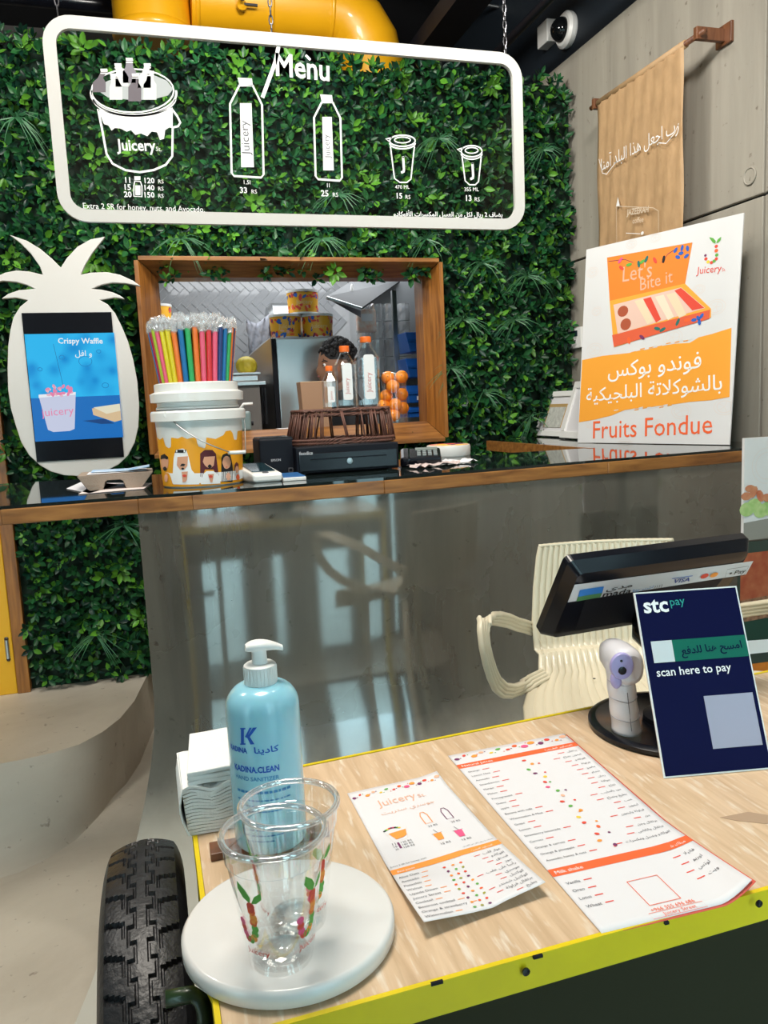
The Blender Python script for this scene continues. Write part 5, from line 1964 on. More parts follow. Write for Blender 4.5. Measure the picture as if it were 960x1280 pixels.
por2 = mat('poster_box_orange', (.90, .24, .03), .5)
for (cx, cy, rr) in ((170, 440, .03), (720, 420, .045), (520, 560, .05), (150, 260, .035), (330, 130, .03), (160, 620, .05), (560, 900, .05), (760, 880, .05), (300, 1060, .045), (450, 960, .03), (140, 960, .03), (640, 340, .03), (440, 100, .03)):
    a_, b2 = PL.px(*qs(cx, cy))
    for f_ in (1, .72):
        L_ = [(a_ + rr * f_ * cos(t), b2 + rr * .7 * f_ * sin(t)) for t in (2 * pi * k / 20 for k in range(20))]
        L_ = [(min(max(x, .004), w_ - .004), min(max(y, .004), h_ - .004)) for x, y in L_]
        F_.line(L_, .0028, faint_t, 1, True, True)
    for k in range(5):
        t = k * 1.25
        e_ = (a_ + rr * .7 * cos(t), b2 + rr * .5 * sin(t))
        if .004 < e_[0] < w_ - .004 and .004 < e_[1] < h_ - .004:
            F_.line([(a_, b2) if .004 < a_ < w_ and b2 > .004 else e_, e_], .002, faint_t, 1, True)
band = [(103, 665), (200, 645), (320, 632), (360, 620), (420, 612), (520, 590), (600, 585), (625, 570), (640, 560), (700, 545), (792, 516), (783, 835), (700, 850), (600, 858), (520, 870), (420, 880), (300, 895), (240, 920), (160, 940), (88, 952)]
F_.poly([qs(*p) for p in band], por, 2)
for k in range(14):
    x = 330 + k * 20
    y = 630 - k * 4.3
    F_.line([qs(x, y - 3 * (k % 3)), qs(x + 22, y - 5 - 3 * (k % 3))], .004, (por, mat('poster_white', (.72, .72, .72)))[k % 2], 3)
    x = 250 + k * 19
    F_.line([qs(x, 898 - k * 2 + 4 * (k % 3)), qs(x + 20, 894 - k * 2 + 4 * (k % 3))], .004, (mat('poster_white', (.72, .72, .72)), por)[k % 2], 3)
F_.text('فوندو بوكس', qs(222, 745), qs(652, 700), printwhite, 3, bold=.005, tall=.95)
F_.text('بالشوكلاتة البلجيكية', qs(122, 858), qs(748, 800), printwhite, 3, bold=.005, tall=.95)
F_.text('Fruits Fondue', qs(153, 1027), qs(703, 1003), ored_t, 3, bold=.0, tall=1.05)
F_.text('Juicery', qs(630, 268), qs(745, 256), red_t, 3)
F_.text('St.', qs(748, 256), qs(765, 254), red_t, 3)
# J logo of fruit
for k, (x, y, s_, m_) in enumerate(((722, 140, 9, red_t), (722, 160, 10, ored_t), (724, 180, 9, green_t), (722, 198, 9, red_t), (712, 208, 9, green_t), (700, 215, 9, red_t), (684, 212, 9, yellow_t), (674, 198, 9, red_t), (672, 182, 7, plum_t))):
    F_.disc(qs(x, y), s_ / 3.692 * 2.9 / 1000 * 1.15, s_ / 3.692 * 2.9 / 1000, m_, 3, n=9)
F_.poly([qs(x, y) for x, y in ((718, 128), (705, 122), (692, 104), (690, 98), (708, 102), (720, 116))], green_t, 3)
F_.poly([qs(x, y) for x, y in ((722, 126), (728, 108), (745, 96), (742, 112), (732, 122))], green_t, 3)
# open box picture
F_.poly([qs(*p) for p in ((218, 192), (612, 122), (578, 312), (230, 392))], por2, 3)
F_.poly([qs(*p) for p in ((230, 392), (578, 312), (698, 428), (698, 468), (250, 606))], mat('poster_box_edge', (.92, .40, .05), .5), 4)
F_.poly([qs(*p) for p in ((248, 410), (560, 330), (672, 425), (268, 545))], mat('poster_tray', (.80, .55, .45), .5), 5)
F_.poly([qs(*p) for p in ((242, 550), (695, 432), (690, 475), (250, 604))], mat('poster_box_red', (.75, .12, .05), .5), 5)
for (x, w2, m_) in ((345, 50, 'w'), (385, 45, 'r'), (440, 50, 'c'), (492, 55, 'y')):
    mm_ = {'w': mat('poster_cream', (.80, .66, .45), .6), 'r': red_t, 'c': mat('poster_cream2', (.82, .72, .55), .6), 'y': mat('poster_cream', (.8, .66, .45), .6)}[m_]
    F_.poly([qs(x, 392 - (x - 345) * .2), qs(x + w2 * .8, 382 - (x - 345) * .2), qs(x + w2 + 38, 485 - (x - 345) * .2), qs(x + 60, 500 - (x - 345) * .2)], mm_, 6)
F_.poly([qs(*p) for p in ((530, 345), (560, 332), (668, 424), (612, 436))], red_t, 6)
choc = mat('poster_choc', (.42, .09, .04), .5)
F_.disc(qs(292, 440), .031, .026, choc, 6)
F_.disc(qs(305, 500), .031, .028, choc, 6)
F_.text("Let's", qs(290, 305), qs(425, 280), peach_t, 5, bold=.0, tall=1.1)
F_.text('Bite it', qs(372, 345), qs(522, 305), peach_t, 5, bold=.0, tall=1.1)
for k, (x, y) in enumerate(((560, 172), (535, 158), (590, 150), (545, 190), (585, 185), (565, 148), (640, 472), (620, 480), (655, 462), (645, 490))):
    F_.disc(qs(x, y), .014, .008, blue_t, 6, n=8, rot=k * .9)
for k, (x, y, m_) in enumerate(((380, 212, green_t), (400, 200, mat('poster_teal', (.02, .16, .14), .5)), (365, 222, mat('poster_teal', (.02, .16, .14), .5)), (285, 240, red_t), (320, 225, green_t), (280, 205, pink_t), (480, 200, black_t), (440, 205, red_t), (450, 520, mat('poster_teal', (.02, .16, .14), .5)), (475, 525, mat('poster_teal', (.02, .16, .14), .5)), (545, 490, mat('poster_teal', (.02, .16, .14), .5)), (320, 575, ored_t), (380, 560, plum_t), (590, 480, ored_t))):
    F_.disc(qs(x, y), .018, .008, m_, 6, n=8, rot=.4 + k * .7)
F_.line([qs(225, 210), qs(300, 200), qs(340, 215)], .002, plum_t, 6)
F_.line([qs(470, 215), qs(500, 175), qs(540, 150)], .002, plum_t, 6)
F_.flush(sg, 'poster_print')

# ------------------------------------------------------------------ hanging brown paper
XPp = XR - .14
p0, p1 = W(749, 126, x=XPp), W(857, 58, x=XPp)
zp = (p0.z + p1.z) / 2
pb = W(858, 300, x=XPp).z - .35
hp_ = thing('hanging_paper', 'long brown kraft paper sheet hanging from a wall rod, white calligraphy on it', 'hanging paper', (XPp, (p0.y + p1.y) / 2, zp))
craft = mat('kraft_paper', (.52, .33, .17), .6, noise=.18, nscale=12, bump=.55, bscale=14)
yA, yB = p1.y, p0.y
sheet = MB().grid(lambda i, j: Vector((XPp - .012 + .006 * sin(i * .7) * (j / 24) + .004 * sin(i * 1.9 + j * .6), yB + (yA - yB) * i / 30, zp + .012 - (zp - pb) * j / 24)), 31, 25)
obj('sheet', sheet, craft, hp_, smooth=True, solid=.001)
obj('rod', MB().tube([(XPp, yB + .08, zp), (XPp, yA - .13, zp)], .012, 12), brownwood, hp_, smooth=True)
obj('paper_roll', MB().tube([(XPp, yB + .005, zp), (XPp, yA + .0, zp)], .018, 14), craft, hp_, smooth=True)
for yy in (yA - .09, yB + .03):
    obj('bracket_arm', MB().span((XPp - .02, yy - .012, zp - .022), (XR, yy + .012, zp + .03)), brownwood, hp_, bevel=.002)
    obj('bracket_plate', MB().span((XR - .015, yy - .05, zp - .035), (XR - .001, yy + .05, zp + .05)), brownwood, hp_, bevel=.002)
obj('metal_knob', MB().ball((XPp - .0, yB + .045, zp), .012, 10, 8), steel, hp_, smooth=True)
H_ = Print(Plane((XPp - .030, yA, zp), (0, -1, 0), (0, 0, 1)), .0005)
z5 = lambda x, y: (700 + x / 3.692, 150 + y / 3.692)
H_.text('رب اجعل هذا البلد آمنا', z5(190, 235), z5(548, 50), printwhite, 1, bold=-.004, tall=1.15)
H_.line([z5(180, 180), z5(196, 245), z5(215, 250), z5(262, 190)], .004, printwhite)
H_.line([z5(455, 105), z5(490, 108), z5(530, 60), z5(548, 15)], .004, printwhite)
H_.line([z5(*p) for p in ((267, 358), (260, 395), (262, 570), (390, 560), (455, 520), (455, 420), (430, 405), (270, 398))], .003, mat('print_palebrown', (.72, .6, .46), .6))
H_.poly([z5(x, y) for x, y in ((267, 355), (276, 395), (260, 400))], printwhite)
H_.text('JAZEERAH', z5(308, 440), z5(408, 424), mat('print_palebrown', (.72, .6, .46), .6), bold=.02)
H_.text('coffee', z5(335, 478), z5(385, 470), mat('print_palebrown', (.72, .6, .46), .6))
H_.line([z5(305, 522), z5(370, 525)], .003, printwhite)
H_.disc(z5(380, 522), .012, .008, printwhite)
H_.flush(hp_, 'calligraphy')

# dome camera on the dark band
cx_ = XR + .03
c = W(712, 38, x=cx_)
dc = thing('dome_camera', 'white and black dome security camera high on the dark wall band', 'security camera', c)
RY = Matrix.Rotation(radians(-90), 3, 'Y')
obj('mount_ring', MB().lathe([(.095, 0), (.1, .01), (.1, .035), (.085, .05), (.06, .052)], c, 32, RY), white, dc, smooth=True, autosmooth=35)
obj('dome', MB().ball(c + Vector((-.05, 0, 0)), (.07, .068, .068), 20, 14), mat('dome_glass', (.004, .005, .006), .04), dc, smooth=True)
c2 = W(683, 43, x=cx_ - .04)
obj('junction_box', MB().box((cx_ - .035, c2.y, c2.z), (.07, .13, .13)), white, dc, bevel=.006)
# thermostat
c = W(720, 423, x=XR)
th_ = thing('thermostat', 'small white wall thermostat left of the poster board', 'thermostat', (XR, c.y, c.z))
hh, ww = S(14, 3.9, 2.5), .10
obj('case', MB().span((XR - .025, c.y - ww, c.z - hh), (XR - .001, c.y + ww, c.z + hh)), white, th_, bevel=.005)
obj('display', MB().span((XR - .027, c.y - ww * .6, c.z + hh * .15), (XR - .025, c.y + ww * .65, c.z + hh * .7)), mat('lcd_dark', (.02, .04, .05), .2), th_)
obj('button_row', MB().span((XR - .0275, c.y - ww * .4, c.z - hh * .35), (XR - .025, c.y + ww * .4, c.z - hh * .2)), grey_t, th_)

# ------------------------------------------------------------------ cart
cl0, cl1 = W(241, 1050, z=ZT), W(266, 1249, z=ZT)
CX0 = (cl0.x + cl1.x) / 2
f0, f1 = W(392, 954, z=ZT), W(756, 880, z=ZT)
n0, n1 = W(540, 1231, z=ZT), W(960, 1113, z=ZT)


def yline(p, q, x):
    return p.y + (q.y - p.y) * (x - p.x) / (q.x - p.x)


CX1 = 1.35
cor = [Vector((CX0, yline(n0, n1, CX0), ZT)), Vector((CX1, yline(n0, n1, CX1), ZT)), Vector((CX1, yline(f0, f1, CX1), ZT)), Vector((CX0, yline(f0, f1, CX0), ZT))]
cart = thing('serving_cart', 'yellow steel framed serving cart with pale wood top and a big black wheel', 'cart', ((CX0 + CX1) / 2, .9, 0))


def cart_top_mat():
    m = wood('pale_laminate', (.76, .56, .37), (.55, .375, .225), 5, (16, 1.2, 6), .36, .12, .6)
    nt = m.node_tree
    b = nt.nodes['Principled BSDF']
    src = [l for l in nt.links if l.to_socket == b.inputs['Base Color']][0].from_socket
    tc = nt.nodes.new('ShaderNodeTexCoord')
    mp = nt.nodes.new('ShaderNodeMapping')
    mp.inputs['Scale'].default_value = (60, 9, 6)
    nt.links.new(tc.outputs['Object'], mp.inputs['Vector'])
    n = nt.nodes.new('ShaderNodeTexNoise')
    n.inputs['Scale'].default_value = 2.2
    n.inputs['Detail'].default_value = 5
    nt.links.new(mp.outputs['Vector'], n.inputs['Vector'])
    r = nt.nodes.new('ShaderNodeValToRGB')
    r.color_ramp.elements[0].position = .55
    r.color_ramp.elements[1].position = .72
    r.color_ramp.elements[0].color = (0, 0, 0, 1)
    r.color_ramp.elements[1].color = (.7, .7, .7, 1)
    nt.links.new(n.outputs['Fac'], r.inputs['Fac'])
    mx = nt.nodes.new('ShaderNodeMixRGB')
    mx.inputs[2].default_value = (.86, .78, .66, 1)
    nt.links.new(r.outputs['Color'], mx.inputs[0])
    nt.links.new(src, mx.inputs[1])
    nt.links.new(mx.outputs[0], b.inputs['Base Color'])
    return m


yfr = mat('frame_yellow_green', (.80, .60, .0), .45, noise=.12, nscale=12)
ins = [cor[0] + Vector((.006, .006, 0)), cor[1] + Vector((-.006, .006, 0)), cor[2] + Vector((-.006, -.006, 0)), cor[3] + Vector((.006, -.006, 0))]
obj('table_top', MB().prism([(p.x, p.y, ZT - .018) for p in ins], (0, 0, .018)), cart_top_mat(), cart)
for k in range(4):
    a, b = cor[k], cor[(k + 1) % 4]
    d = (b - a).normalized()
    nn = Vector((d.y, -d.x, 0))
    hb = .034
    lo = [Vector((p.x, p.y, ZT - hb)) for p in (a + nn * 0, b + nn * 0, b - nn * .0055, a - nn * .0055)]
    hi = [p + Vector((0, 0, hb + .0012)) for p in lo]
    obj('frame_rail', MB().hexa(lo, hi), yfr, cart)
for (px_, py_) in ((657, 1214), (948, 1129)):
    c = W(px_, py_, y=n0.y - .001)
    obj('bolt', MB().lathe([(.004, 0), (.004, .002), (.0015, .0025)], c, 12, Matrix.Rotation(pi / 2, 3, 'X')), black, cart)
# chips in the paint
for (px_, py_, w_) in ((670, 1191, .010), (548, 1231, .012), (832, 1151, .005)):
    c = W(px_, py_, z=ZT + .0014)
    obj('paint_chip', MB().span((c.x - w_ / 2, n0.y - .0008, ZT - .0012), (c.x + w_ / 2, n0.y + .002, ZT + .0016)), softblack, cart)
olive = mat('dark_olive_panel', (.030, .028, .015), .7, spec=.1)
obj('front_panel', MB().prism([cor[0] + Vector((.012, .012, -.034)), cor[1] + Vector((-.012, .012, -.034)), cor[1] + Vector((-.012, .012, -.27)), cor[0] + Vector((.012, .012, -.27))], (0, .006, 0)), olive, cart)
obj('side_panel', MB().prism([cor[0] + Vector((.012, .03, -.034)), cor[3] + Vector((.012, -.02, -.034)), cor[3] + Vector((.012, -.02, -.2)), cor[0] + Vector((.012, .03, -.2))], (.006, 0, 0)), olive, cart)
obj('back_panel', MB().prism([cor[3] + Vector((.012, -.02, -.034)), cor[2] + Vector((-.012, -.02, -.034)), cor[2] + Vector((-.012, -.02, -.12)), cor[3] + Vector((.012, -.02, -.12))], (0, .006, 0)), olive, cart)
for k, c in enumerate(cor):
    dx, dy = (.018, -.018)[k in (1, 2)], (.018, -.018)[k in (2, 3)]
    obj('leg', MB().span((c.x + dx - .015, c.y + dy - .015, 0), (c.x + dx + .015, c.y + dy + .015, ZT - .034)), yfr, cart)
tape = clear('tape', (.96, .93, .88), .05, .3, .2, haze=.1)
c = W(922, 1018, z=ZT)
obj('worn_patch', MB().prism([W(*q, z=ZT + .0002) for q in ((900, 1022), (920, 1026), (960, 1030), (960, 1019), (935, 1015))], (0, 0, .0003)), mat('worn_wood', (.42, .29, .19), .6), cart)

# wheel
TX0, TX1 = -.103, .004
TXc, TW = (TX0 + TX1) / 2, (TX1 - TX0) / 2
TR, TYc = .33, 1.0
TZc = 1.75 - .530 * TYc - sqrt(1 + .530 ** 2) * TR
rubber = mat('tyre_rubber', (.017, .018, .021), .42, noise=.4, nscale=30, bump=.15, bscale=120)
NU, NV = 760, 72
NB = 46


def tyreP(i, j):
    v = -1 + 2 * j / (NV - 1)          # across
    th = 2 * pi * i / NU
    av = abs(v)
    # rounded profile
    if av < .80:
        x = v * TW * .98
        r = TR - .010 * (av / .8) ** 2
    else:
        q_ = (av - .80) / .20
        x = math.copysign(TW * (.784 + .216 * sin(min(q_ * 1.6, 1) * pi / 2)), v)
        r = TR - .010 - .085 * q_ ** 1.3
    ph_ = (i * NB / NU)
    g_ = 0.0
    if av < .80:
        # two stepped zigzag grooves
        for c_, off in ((-.20, 0), (.20, .5)):
            fr_ = (ph_ + off) % 1.0
            ctr_ = c_ + (.07 if fr_ < .5 else -.07)
            if abs(v - ctr_) < .030 or (min(abs(fr_ - .5), fr_, 1 - fr_) < .06 and abs(v - c_) < .10):
                g_ = .0045
        # shoulder sipes reaching inwards, slightly curved
        if av > .40:
            fr_ = (ph_ + (.25 if v > 0 else .7) + .55 * (av - .4)) % 1.0
            if fr_ < .13 + .12 * (av - .4):
                g_ = .006
        if .36 < av < .42:
            fr_ = (ph_ + (.25 if v > 0 else .7)) % 1.0
            if fr_ < .5:
                g_ = .004
    r -= g_
    return Vector((TXc + x, TYc + r * cos(th), TZc + r * sin(th)))


ty = MB().grid(lambda j, i: tyreP(i, j), NV, NU)
ty.f += [tuple((NU - 1) * NV + a if a < NV else a - NV for a in (j, j + 1, NV + j + 1, NV + j)) for j in range(NV - 1)]
wheel = obj('wheel', ty, rubber, cart, smooth=True, autosmooth=32, label='black rubber tyre with stepped zigzag tread')
RX90 = Matrix.Rotation(pi / 2, 3, 'Y')
obj('wheel_rim', MB().lathe([(TR - .10, -TW * .9), (TR - .13, -TW * .7), (TR - .15, 0), (TR - .13, TW * .7), (TR - .10, TW * .9)], (TXc, TYc, TZc), 48, RX90, cap=False), darksteel, wheel, smooth=True)
obj('wheel_hub', MB().lathe([(.03, -TW), (.03, TW)], (TXc, TYc, TZc), 24, RX90), darksteel, wheel)
for k in range(8):
    a_ = k * pi / 4
    obj('wheel_spoke', MB().tube([(TXc, TYc + .03 * cos(a_), TZc + .03 * sin(a_)), (TXc, TYc + (TR - .14) * cos(a_), TZc + (TR - .14) * sin(a_))], .006, 8), darksteel, wheel)
obj('axle', MB().tube([(TXc, TYc, TZc), (CX0 + .3, TYc, TZc)], .015, 12), darksteel, cart)
gp = mat('pipe_dark_green', (.02, .045, .015), .35, coat=.3)
g0 = W(232, 1243, y=.78)
pts = [g0 + Vector((-.02, .0, .0)), W(240, 1243, y=.78), W(250, 1249, y=.775), W(256, 1262, y=.77), W(257, 1290, y=.77), W(258, 1340, y=.77)]
obj('bent_handle_pipe', MB().tube(pts, .0085, 12), gp, cart, smooth=True)

# ------------------------------------------------------------------ marble board and cups
bl, brr, bt, bb = W(240, 1150, z=ZT + .02), W(487, 1150, z=ZT + .02), W(365, 1062, z=ZT + .02), W(365, 1258, z=ZT + .02)
bc = Vector(((bl.x + brr.x) / 2, (bt.y + bb.y) / 2, ZT))
brad = (brr.x - bl.x) / 2 * 1.0
marble = mat('white_marble', (.80, .79, .77), .25, noise=.12, nscale=6, coat=.3)
md = thing('marble_board', 'round white marble board on the cart under two empty cups', 'board', bc)
yr = (bt.y - bb.y) / 2
brad = (brad + yr) / 2 * .985
obj('slab', MB().lathe([(brad - .002, .002), (brad, .004), (brad, .016), (brad - .003, .0195), (brad - .005, .020)], bc, 96), marble, md, smooth=True, autosmooth=50)
for k in range(4):
    a_ = pi / 4 + k * pi / 2
    obj('rubber_foot', MB().lathe([(.006, 0), (.006, .002)], bc + Vector((brad * .7 * cos(a_), brad * .7 * sin(a_), 0)), 10), black, md)
cupm = clear('cup_clear', (.97, .98, .98), .05, .65, .04)
cuprim = clear('cup_rim_clear', (.93, .94, .95), .22, .8, .06, haze=.12)


def cup(c, top_r, bot_r, h, label, logos):
    t = thing('plastic_cup', label, 'cup', c, 'clear plastic cups on the marble board')
    pr_ = [(bot_r * .86, .006), (bot_r * .97, .0), (bot_r, .004), (bot_r + (top_r - bot_r) * .83, h * .83), (bot_r + (top_r - bot_r) * .83 + .0015, h * .835), (top_r, h * .99)]
    obj('cup_wall', MB().lathe(pr_, c, 64, cap=False), cupm, t, smooth=True, autosmooth=50)
    obj('cup_bottom', MB().lathe([(bot_r * .3, .010), (bot_r * .8, .008), (bot_r * .9, .003)], c, 48), cupm, t, smooth=True)
    obj('rolled_rim', MB().tube([c + Vector((top_r * cos(a), top_r * sin(a), h)) for a in (2 * pi * k / 64 for k in range(64))], .0032, 10, True), cuprim, t, smooth=True)
    rad_ = lambda b: bot_r + (top_r - bot_r) * b / h
    S_ = Round(c, rad_)
    P = Print(S_, .0006)
    for a0 in logos:
        o_ = a0 * S_.r0
        k_ = .8
        fr_ = [(0, .062, red_t), (0, .056, ored_t), (.001, .050, orange_t), (0, .044, ored_t), (.001, .038, green_t), (0, .032, green_t), (-.002, .027, orange_t), (-.006, .024, green_t), (-.010, .0245, red_t), (-.0125, .029, pink_t), (-.0135, .035, red_t), (-.014, .041, pink_t), (.001, .047, orange_t), (0, .059, red_t)]
        for x, y, m_ in fr_:
            P.disc((o_ + x * k_, .015 + y * 1.0), .0032, .0042, m_, 1, True, 9)
        P.poly([(o_, .080), (o_ + .001, .086), (o_ - .002, .093), (o_ - .008, .100), (o_ - .009, .092), (o_ - .005, .084)], green_t, 1, True)
        P.poly([(o_ + .001, .080), (o_ + .004, .088), (o_ + .009, .093), (o_ + .009, .086), (o_ + .005, .081)], green_t, 1, True)
        P.text('Juicery', (o_ - .012, .024), (o_ + .010, .024), red_t, 1, True)
    P.flush(t, 'printed_logo')
    return t


c1 = W(352, 1194, z=ZT + .0205)
hcup = W(337, 1040, y=c1.y).z - c1.z
cr1 = S(64, c1.y) * 1.0
cup(c1, cr1, cr1 * .64, hcup, 'clear plastic cup with fruit logo, at the front of the marble board', (-.75, .75))
c2 = W(361, 1004, z=c1.z + hcup)
c2.z = c1.z
cup(c2, cr1, cr1 * .64, hcup, 'clear plastic cup with fruit logo, behind the front cup and before the sanitizer bottle', (.6, -1.3))

# brown wooden strip under bottle
q = [W(264, 1078, z=ZT), W(412, 1046, z=ZT), W(411, 1034, z=ZT), W(262, 1062, z=ZT)]
o = obj('wooden_strip', MB().prism([v + Vector((0, 0, .0)) for v in q], (0, 0, .010)), brownwood, loc=q[0], bevel=.001)
tag(o, 'thin dark brown wooden strip on the cart behind the marble board', 'wooden strip')

# sanitizer bottle
sf = W(340, 1069, z=ZT + .010)
SR = .0445
sc0 = Vector((W(337, 1060, z=ZT + .01).x + .006, sf.y + SR * .9, ZT + .0102))
zsh = W(330, 880, y=sc0.y).z - sc0.z
zb_ = W(329, 852, y=sc0.y).z - sc0.z
sn = thing('sanitizer_bottle', 'tall light blue hand sanitizer bottle with white pump standing on the cart', 'bottle', sc0)
milk = mat('sanitizer_blue', (.32, .67, .81), .22, sss=.15, coat=.5, noise=.12, nscale=4)
prof = [(SR * .9, 0), (SR * .98, .004), (SR, .012), (SR, zsh)]
for k in range(1, 9):
    a_ = k / 8 * pi / 2
    prof.append((.018 + (SR - .018) * cos(a_), zsh + (zb_ - zsh) * sin(a_)))
obj('bottle_body', MB().lathe(prof, sc0, 56), milk, sn, smooth=True, autosmooth=50)
zc_ = W(328, 828, y=sc0.y).z - sc0.z
ztp = W(326, 803, y=sc0.y).z - sc0.z
zst = W(326, 818, y=sc0.y).z - sc0.z
cp_ = MB()
cp_.lathe([(.0195, zb_ - .002), (.0200, zb_ + .001), (.0195, zc_ - .002), (.017, zc_)], sc0, 40)
obj('pump_collar', cp_, white, sn, smooth=True, autosmooth=40)
for k in range(30):
    a_ = 2 * pi * k / 30
    if sin(a_) < .3:
        p = sc0 + Vector((.0198 * cos(a_), .0198 * sin(a_), 0))
        obj('collar_rib', MB().tube([p + Vector((0, 0, zb_ + .001)), p + Vector((0, 0, zc_ - .004))], .0006, 4), white, sn)
obj('pump_stem', MB().lathe([(.0095, zc_), (.009, zst), (.009, ztp - .004)], sc0, 28), white, sn, smooth=True, autosmooth=40)
hd = MB()
secs = [(-.017, .006, .004, 0), (-.013, .011, .0062, .001), (-.004, .0125, .0075, .0015), (.006, .0115, .007, .001), (.015, .009, .0055, -.0005), (.023, .006, .0042, -.003), (.028, .0042, .0036, -.0055)]
hd.grid(lambda i, j: sc0 + Vector((secs[j][0] + .001, secs[j][1] * sin(2 * pi * i / 16), ztp - .0045 + secs[j][3] + secs[j][2] * cos(2 * pi * i / 16))), 16, len(secs), True)
hd.f.append(tuple(range(16)))
hd.f.append(tuple(6 * 16 + k for k in range(15, -1, -1)))
obj('pump_head', hd, white, sn, smooth=True, sub=1)
P = Print(Round(sc0, lambda b: SR), .0005)
dkblue = mat('label_blue', (.0, .09, .50), .5)
qz = lambda x, y: (180 + x / 2.6125, 790 + y / 2.612)
P.line([qz(322, 314), qz(322, 366)], .0042, dkblue)
P.line([qz(315, 315), qz(332, 315)], .0016, dkblue)
P.line([qz(315, 366), qz(332, 365)], .0016, dkblue)
P.poly([qz(x, y) for x, y in ((330, 342), (345, 312), (352, 312), (336, 345))], dkblue)
P.poly([qz(x, y) for x, y in ((334, 346), (356, 312), (369, 311), (344, 345))], dkblue)
P.poly([qz(x, y) for x, y in ((336, 342), (345, 340), (361, 366), (348, 367))], dkblue)
lb2 = mat('label_blue2', (.02, .22, .5), .5)


def lab(body, xe, ye, a0, m_, **k):
    e_ = P.s.px(*qz(xe, ye))
    P.text(body, (a0 * SR, e_[1]), e_, m_, 1, True, **k)


lab('KADINA', 338, 396, -1.25, dkblue, bold=.03, tall=1.2)
lab('كادينا', 440, 386, -.42, dkblue, bold=.02, tall=.75)
lab('KADINA.CLEAN', 442, 450, -1.1, dkblue, bold=.03, tall=1.25)
lab('HAND SANITIZER', 442, 478, -1.08, lb2, bold=.01, tall=1.0)
rl = random.Random(6)
for row, (ye, a0, a1) in enumerate(((-.0, -1.05, .45), (.0095, -1.05, .45), (.0165, -1.02, .38), (.0235, -1.0, .2), (.047, -.9, .1), (.054, -.9, .2), (.061, -.8, -.1))):
    b_ = P.s.px(*qz(445, 520))[1] - ye
    a_ = a0 * SR
    while a_ < a1 * SR:
        w_ = rl.uniform(.002, .006)
        hh = .0032 if row == 0 else .0018
        P.poly([(a_, b_), (a_ + w_, b_), (a_ + w_, b_ + hh), (a_, b_ + hh)], lb2, 1, True)
        a_ += w_ + .0012
P.flush(sn, 'label_print')

# napkins
nap = mat('napkin_white', (.86, .86, .84), .85, bump=.15, bscale=300)
nx0 = cl0.x + .002
nb = W(240, 1046, z=ZT)
nw, nd = .125, .12
nh = W(229, 984, y=nb.y + .01).z - ZT
NN = 15
rn = random.Random(5)
ORD_N = ORD
for k in range(NN):
    z0 = ZT + .0008 + nh * k / NN
    th_ = nh / NN * .82
    ph_ = rn.uniform(0, 1)
    rz = rn.uniform(-.03, .03)

    def NP(i, j):
        x = nb.x - .004 + nw * i / 14 - .004 * (k / NN)
        y = nb.y + nd * j / 5 + rn.uniform(-.0005, .0005)
        # folded leaves sag and wave towards the near edge
        wv_ = .0045 * sin(i * 1.05 + ph_ * .6) * (1 - j / 7) * (k / NN)
        return Vector((x + rz * (y - nb.y), y + rz * -.3 * (x - nb.x), z0 + wv_ + .002))
    o = obj('paper_napkin', MB().grid(NP, 15, 6), nap, loc=(nb.x + nw / 2, nb.y + nd / 2, z0), solid=th_)
    tag(o, 'folded white napkin of the lower stack at the cart corner, %s from the bottom' % ORD_N[k], 'napkin', 'napkins in the lower stack')
tq = [W(240, 982, y=nb.y + .0), W(292, 982, y=nb.y + .0)]
for k in range(3):
    z0 = ZT + nh + .006 + k * .0065
    MBn = MB()
    MBn.grid(lambda i, j: Vector((nb.x - .0 + nw * .95 * i / 10 + .01 * j / 6, nb.y + .002 + nd * 1.0 * j / 6, z0 + .010 * j / 6 * 0 + .0006 * sin(i * .9 + k * 2) + .004 * j / 6)), 11, 7)
    o = obj('paper_napkin', MBn, nap, loc=(nb.x + nw / 2, nb.y + nd / 2, z0), solid=.0060, bevel=.0015)
    tag(o, 'thick flat white napkin pack on top of the fanned stack, %s layer' % ('lower', 'middle', 'uppermost')[k], 'napkin', 'napkins of the upper flat pack')
# side sheet drooping at the left of the stack
dq = MB().grid(lambda i, j: Vector((nb.x - .006 - .006 * sin(j * .6), nb.y + .11 - .115 * i / 5, ZT + nh * (1 - j / 6) + .004)), 6, 7)
o = obj('paper_napkin', dq, nap, loc=(nb.x, nb.y, ZT), solid=.002)
tag(o, 'white napkin standing on edge against the left side of the stack', 'napkin')

# ------------------------------------------------------------------ paper menus


class Sheet:
    def __init__(s, cs, lift, wd, ht):
        s.c = cs
        s.lift = lift
        s.wd, s.ht = wd, ht

    def at(s, a, b, off=0):
        u, t = a / s.wd, -b / s.ht
        p = s.c[0] * (1 - u) * (1 - t) + s.c[1] * u * (1 - t) + s.c[2] * u * t + s.c[3] * (1 - u) * t
        return p + Vector((0, 0, s.lift(u, t) + off + .0005))


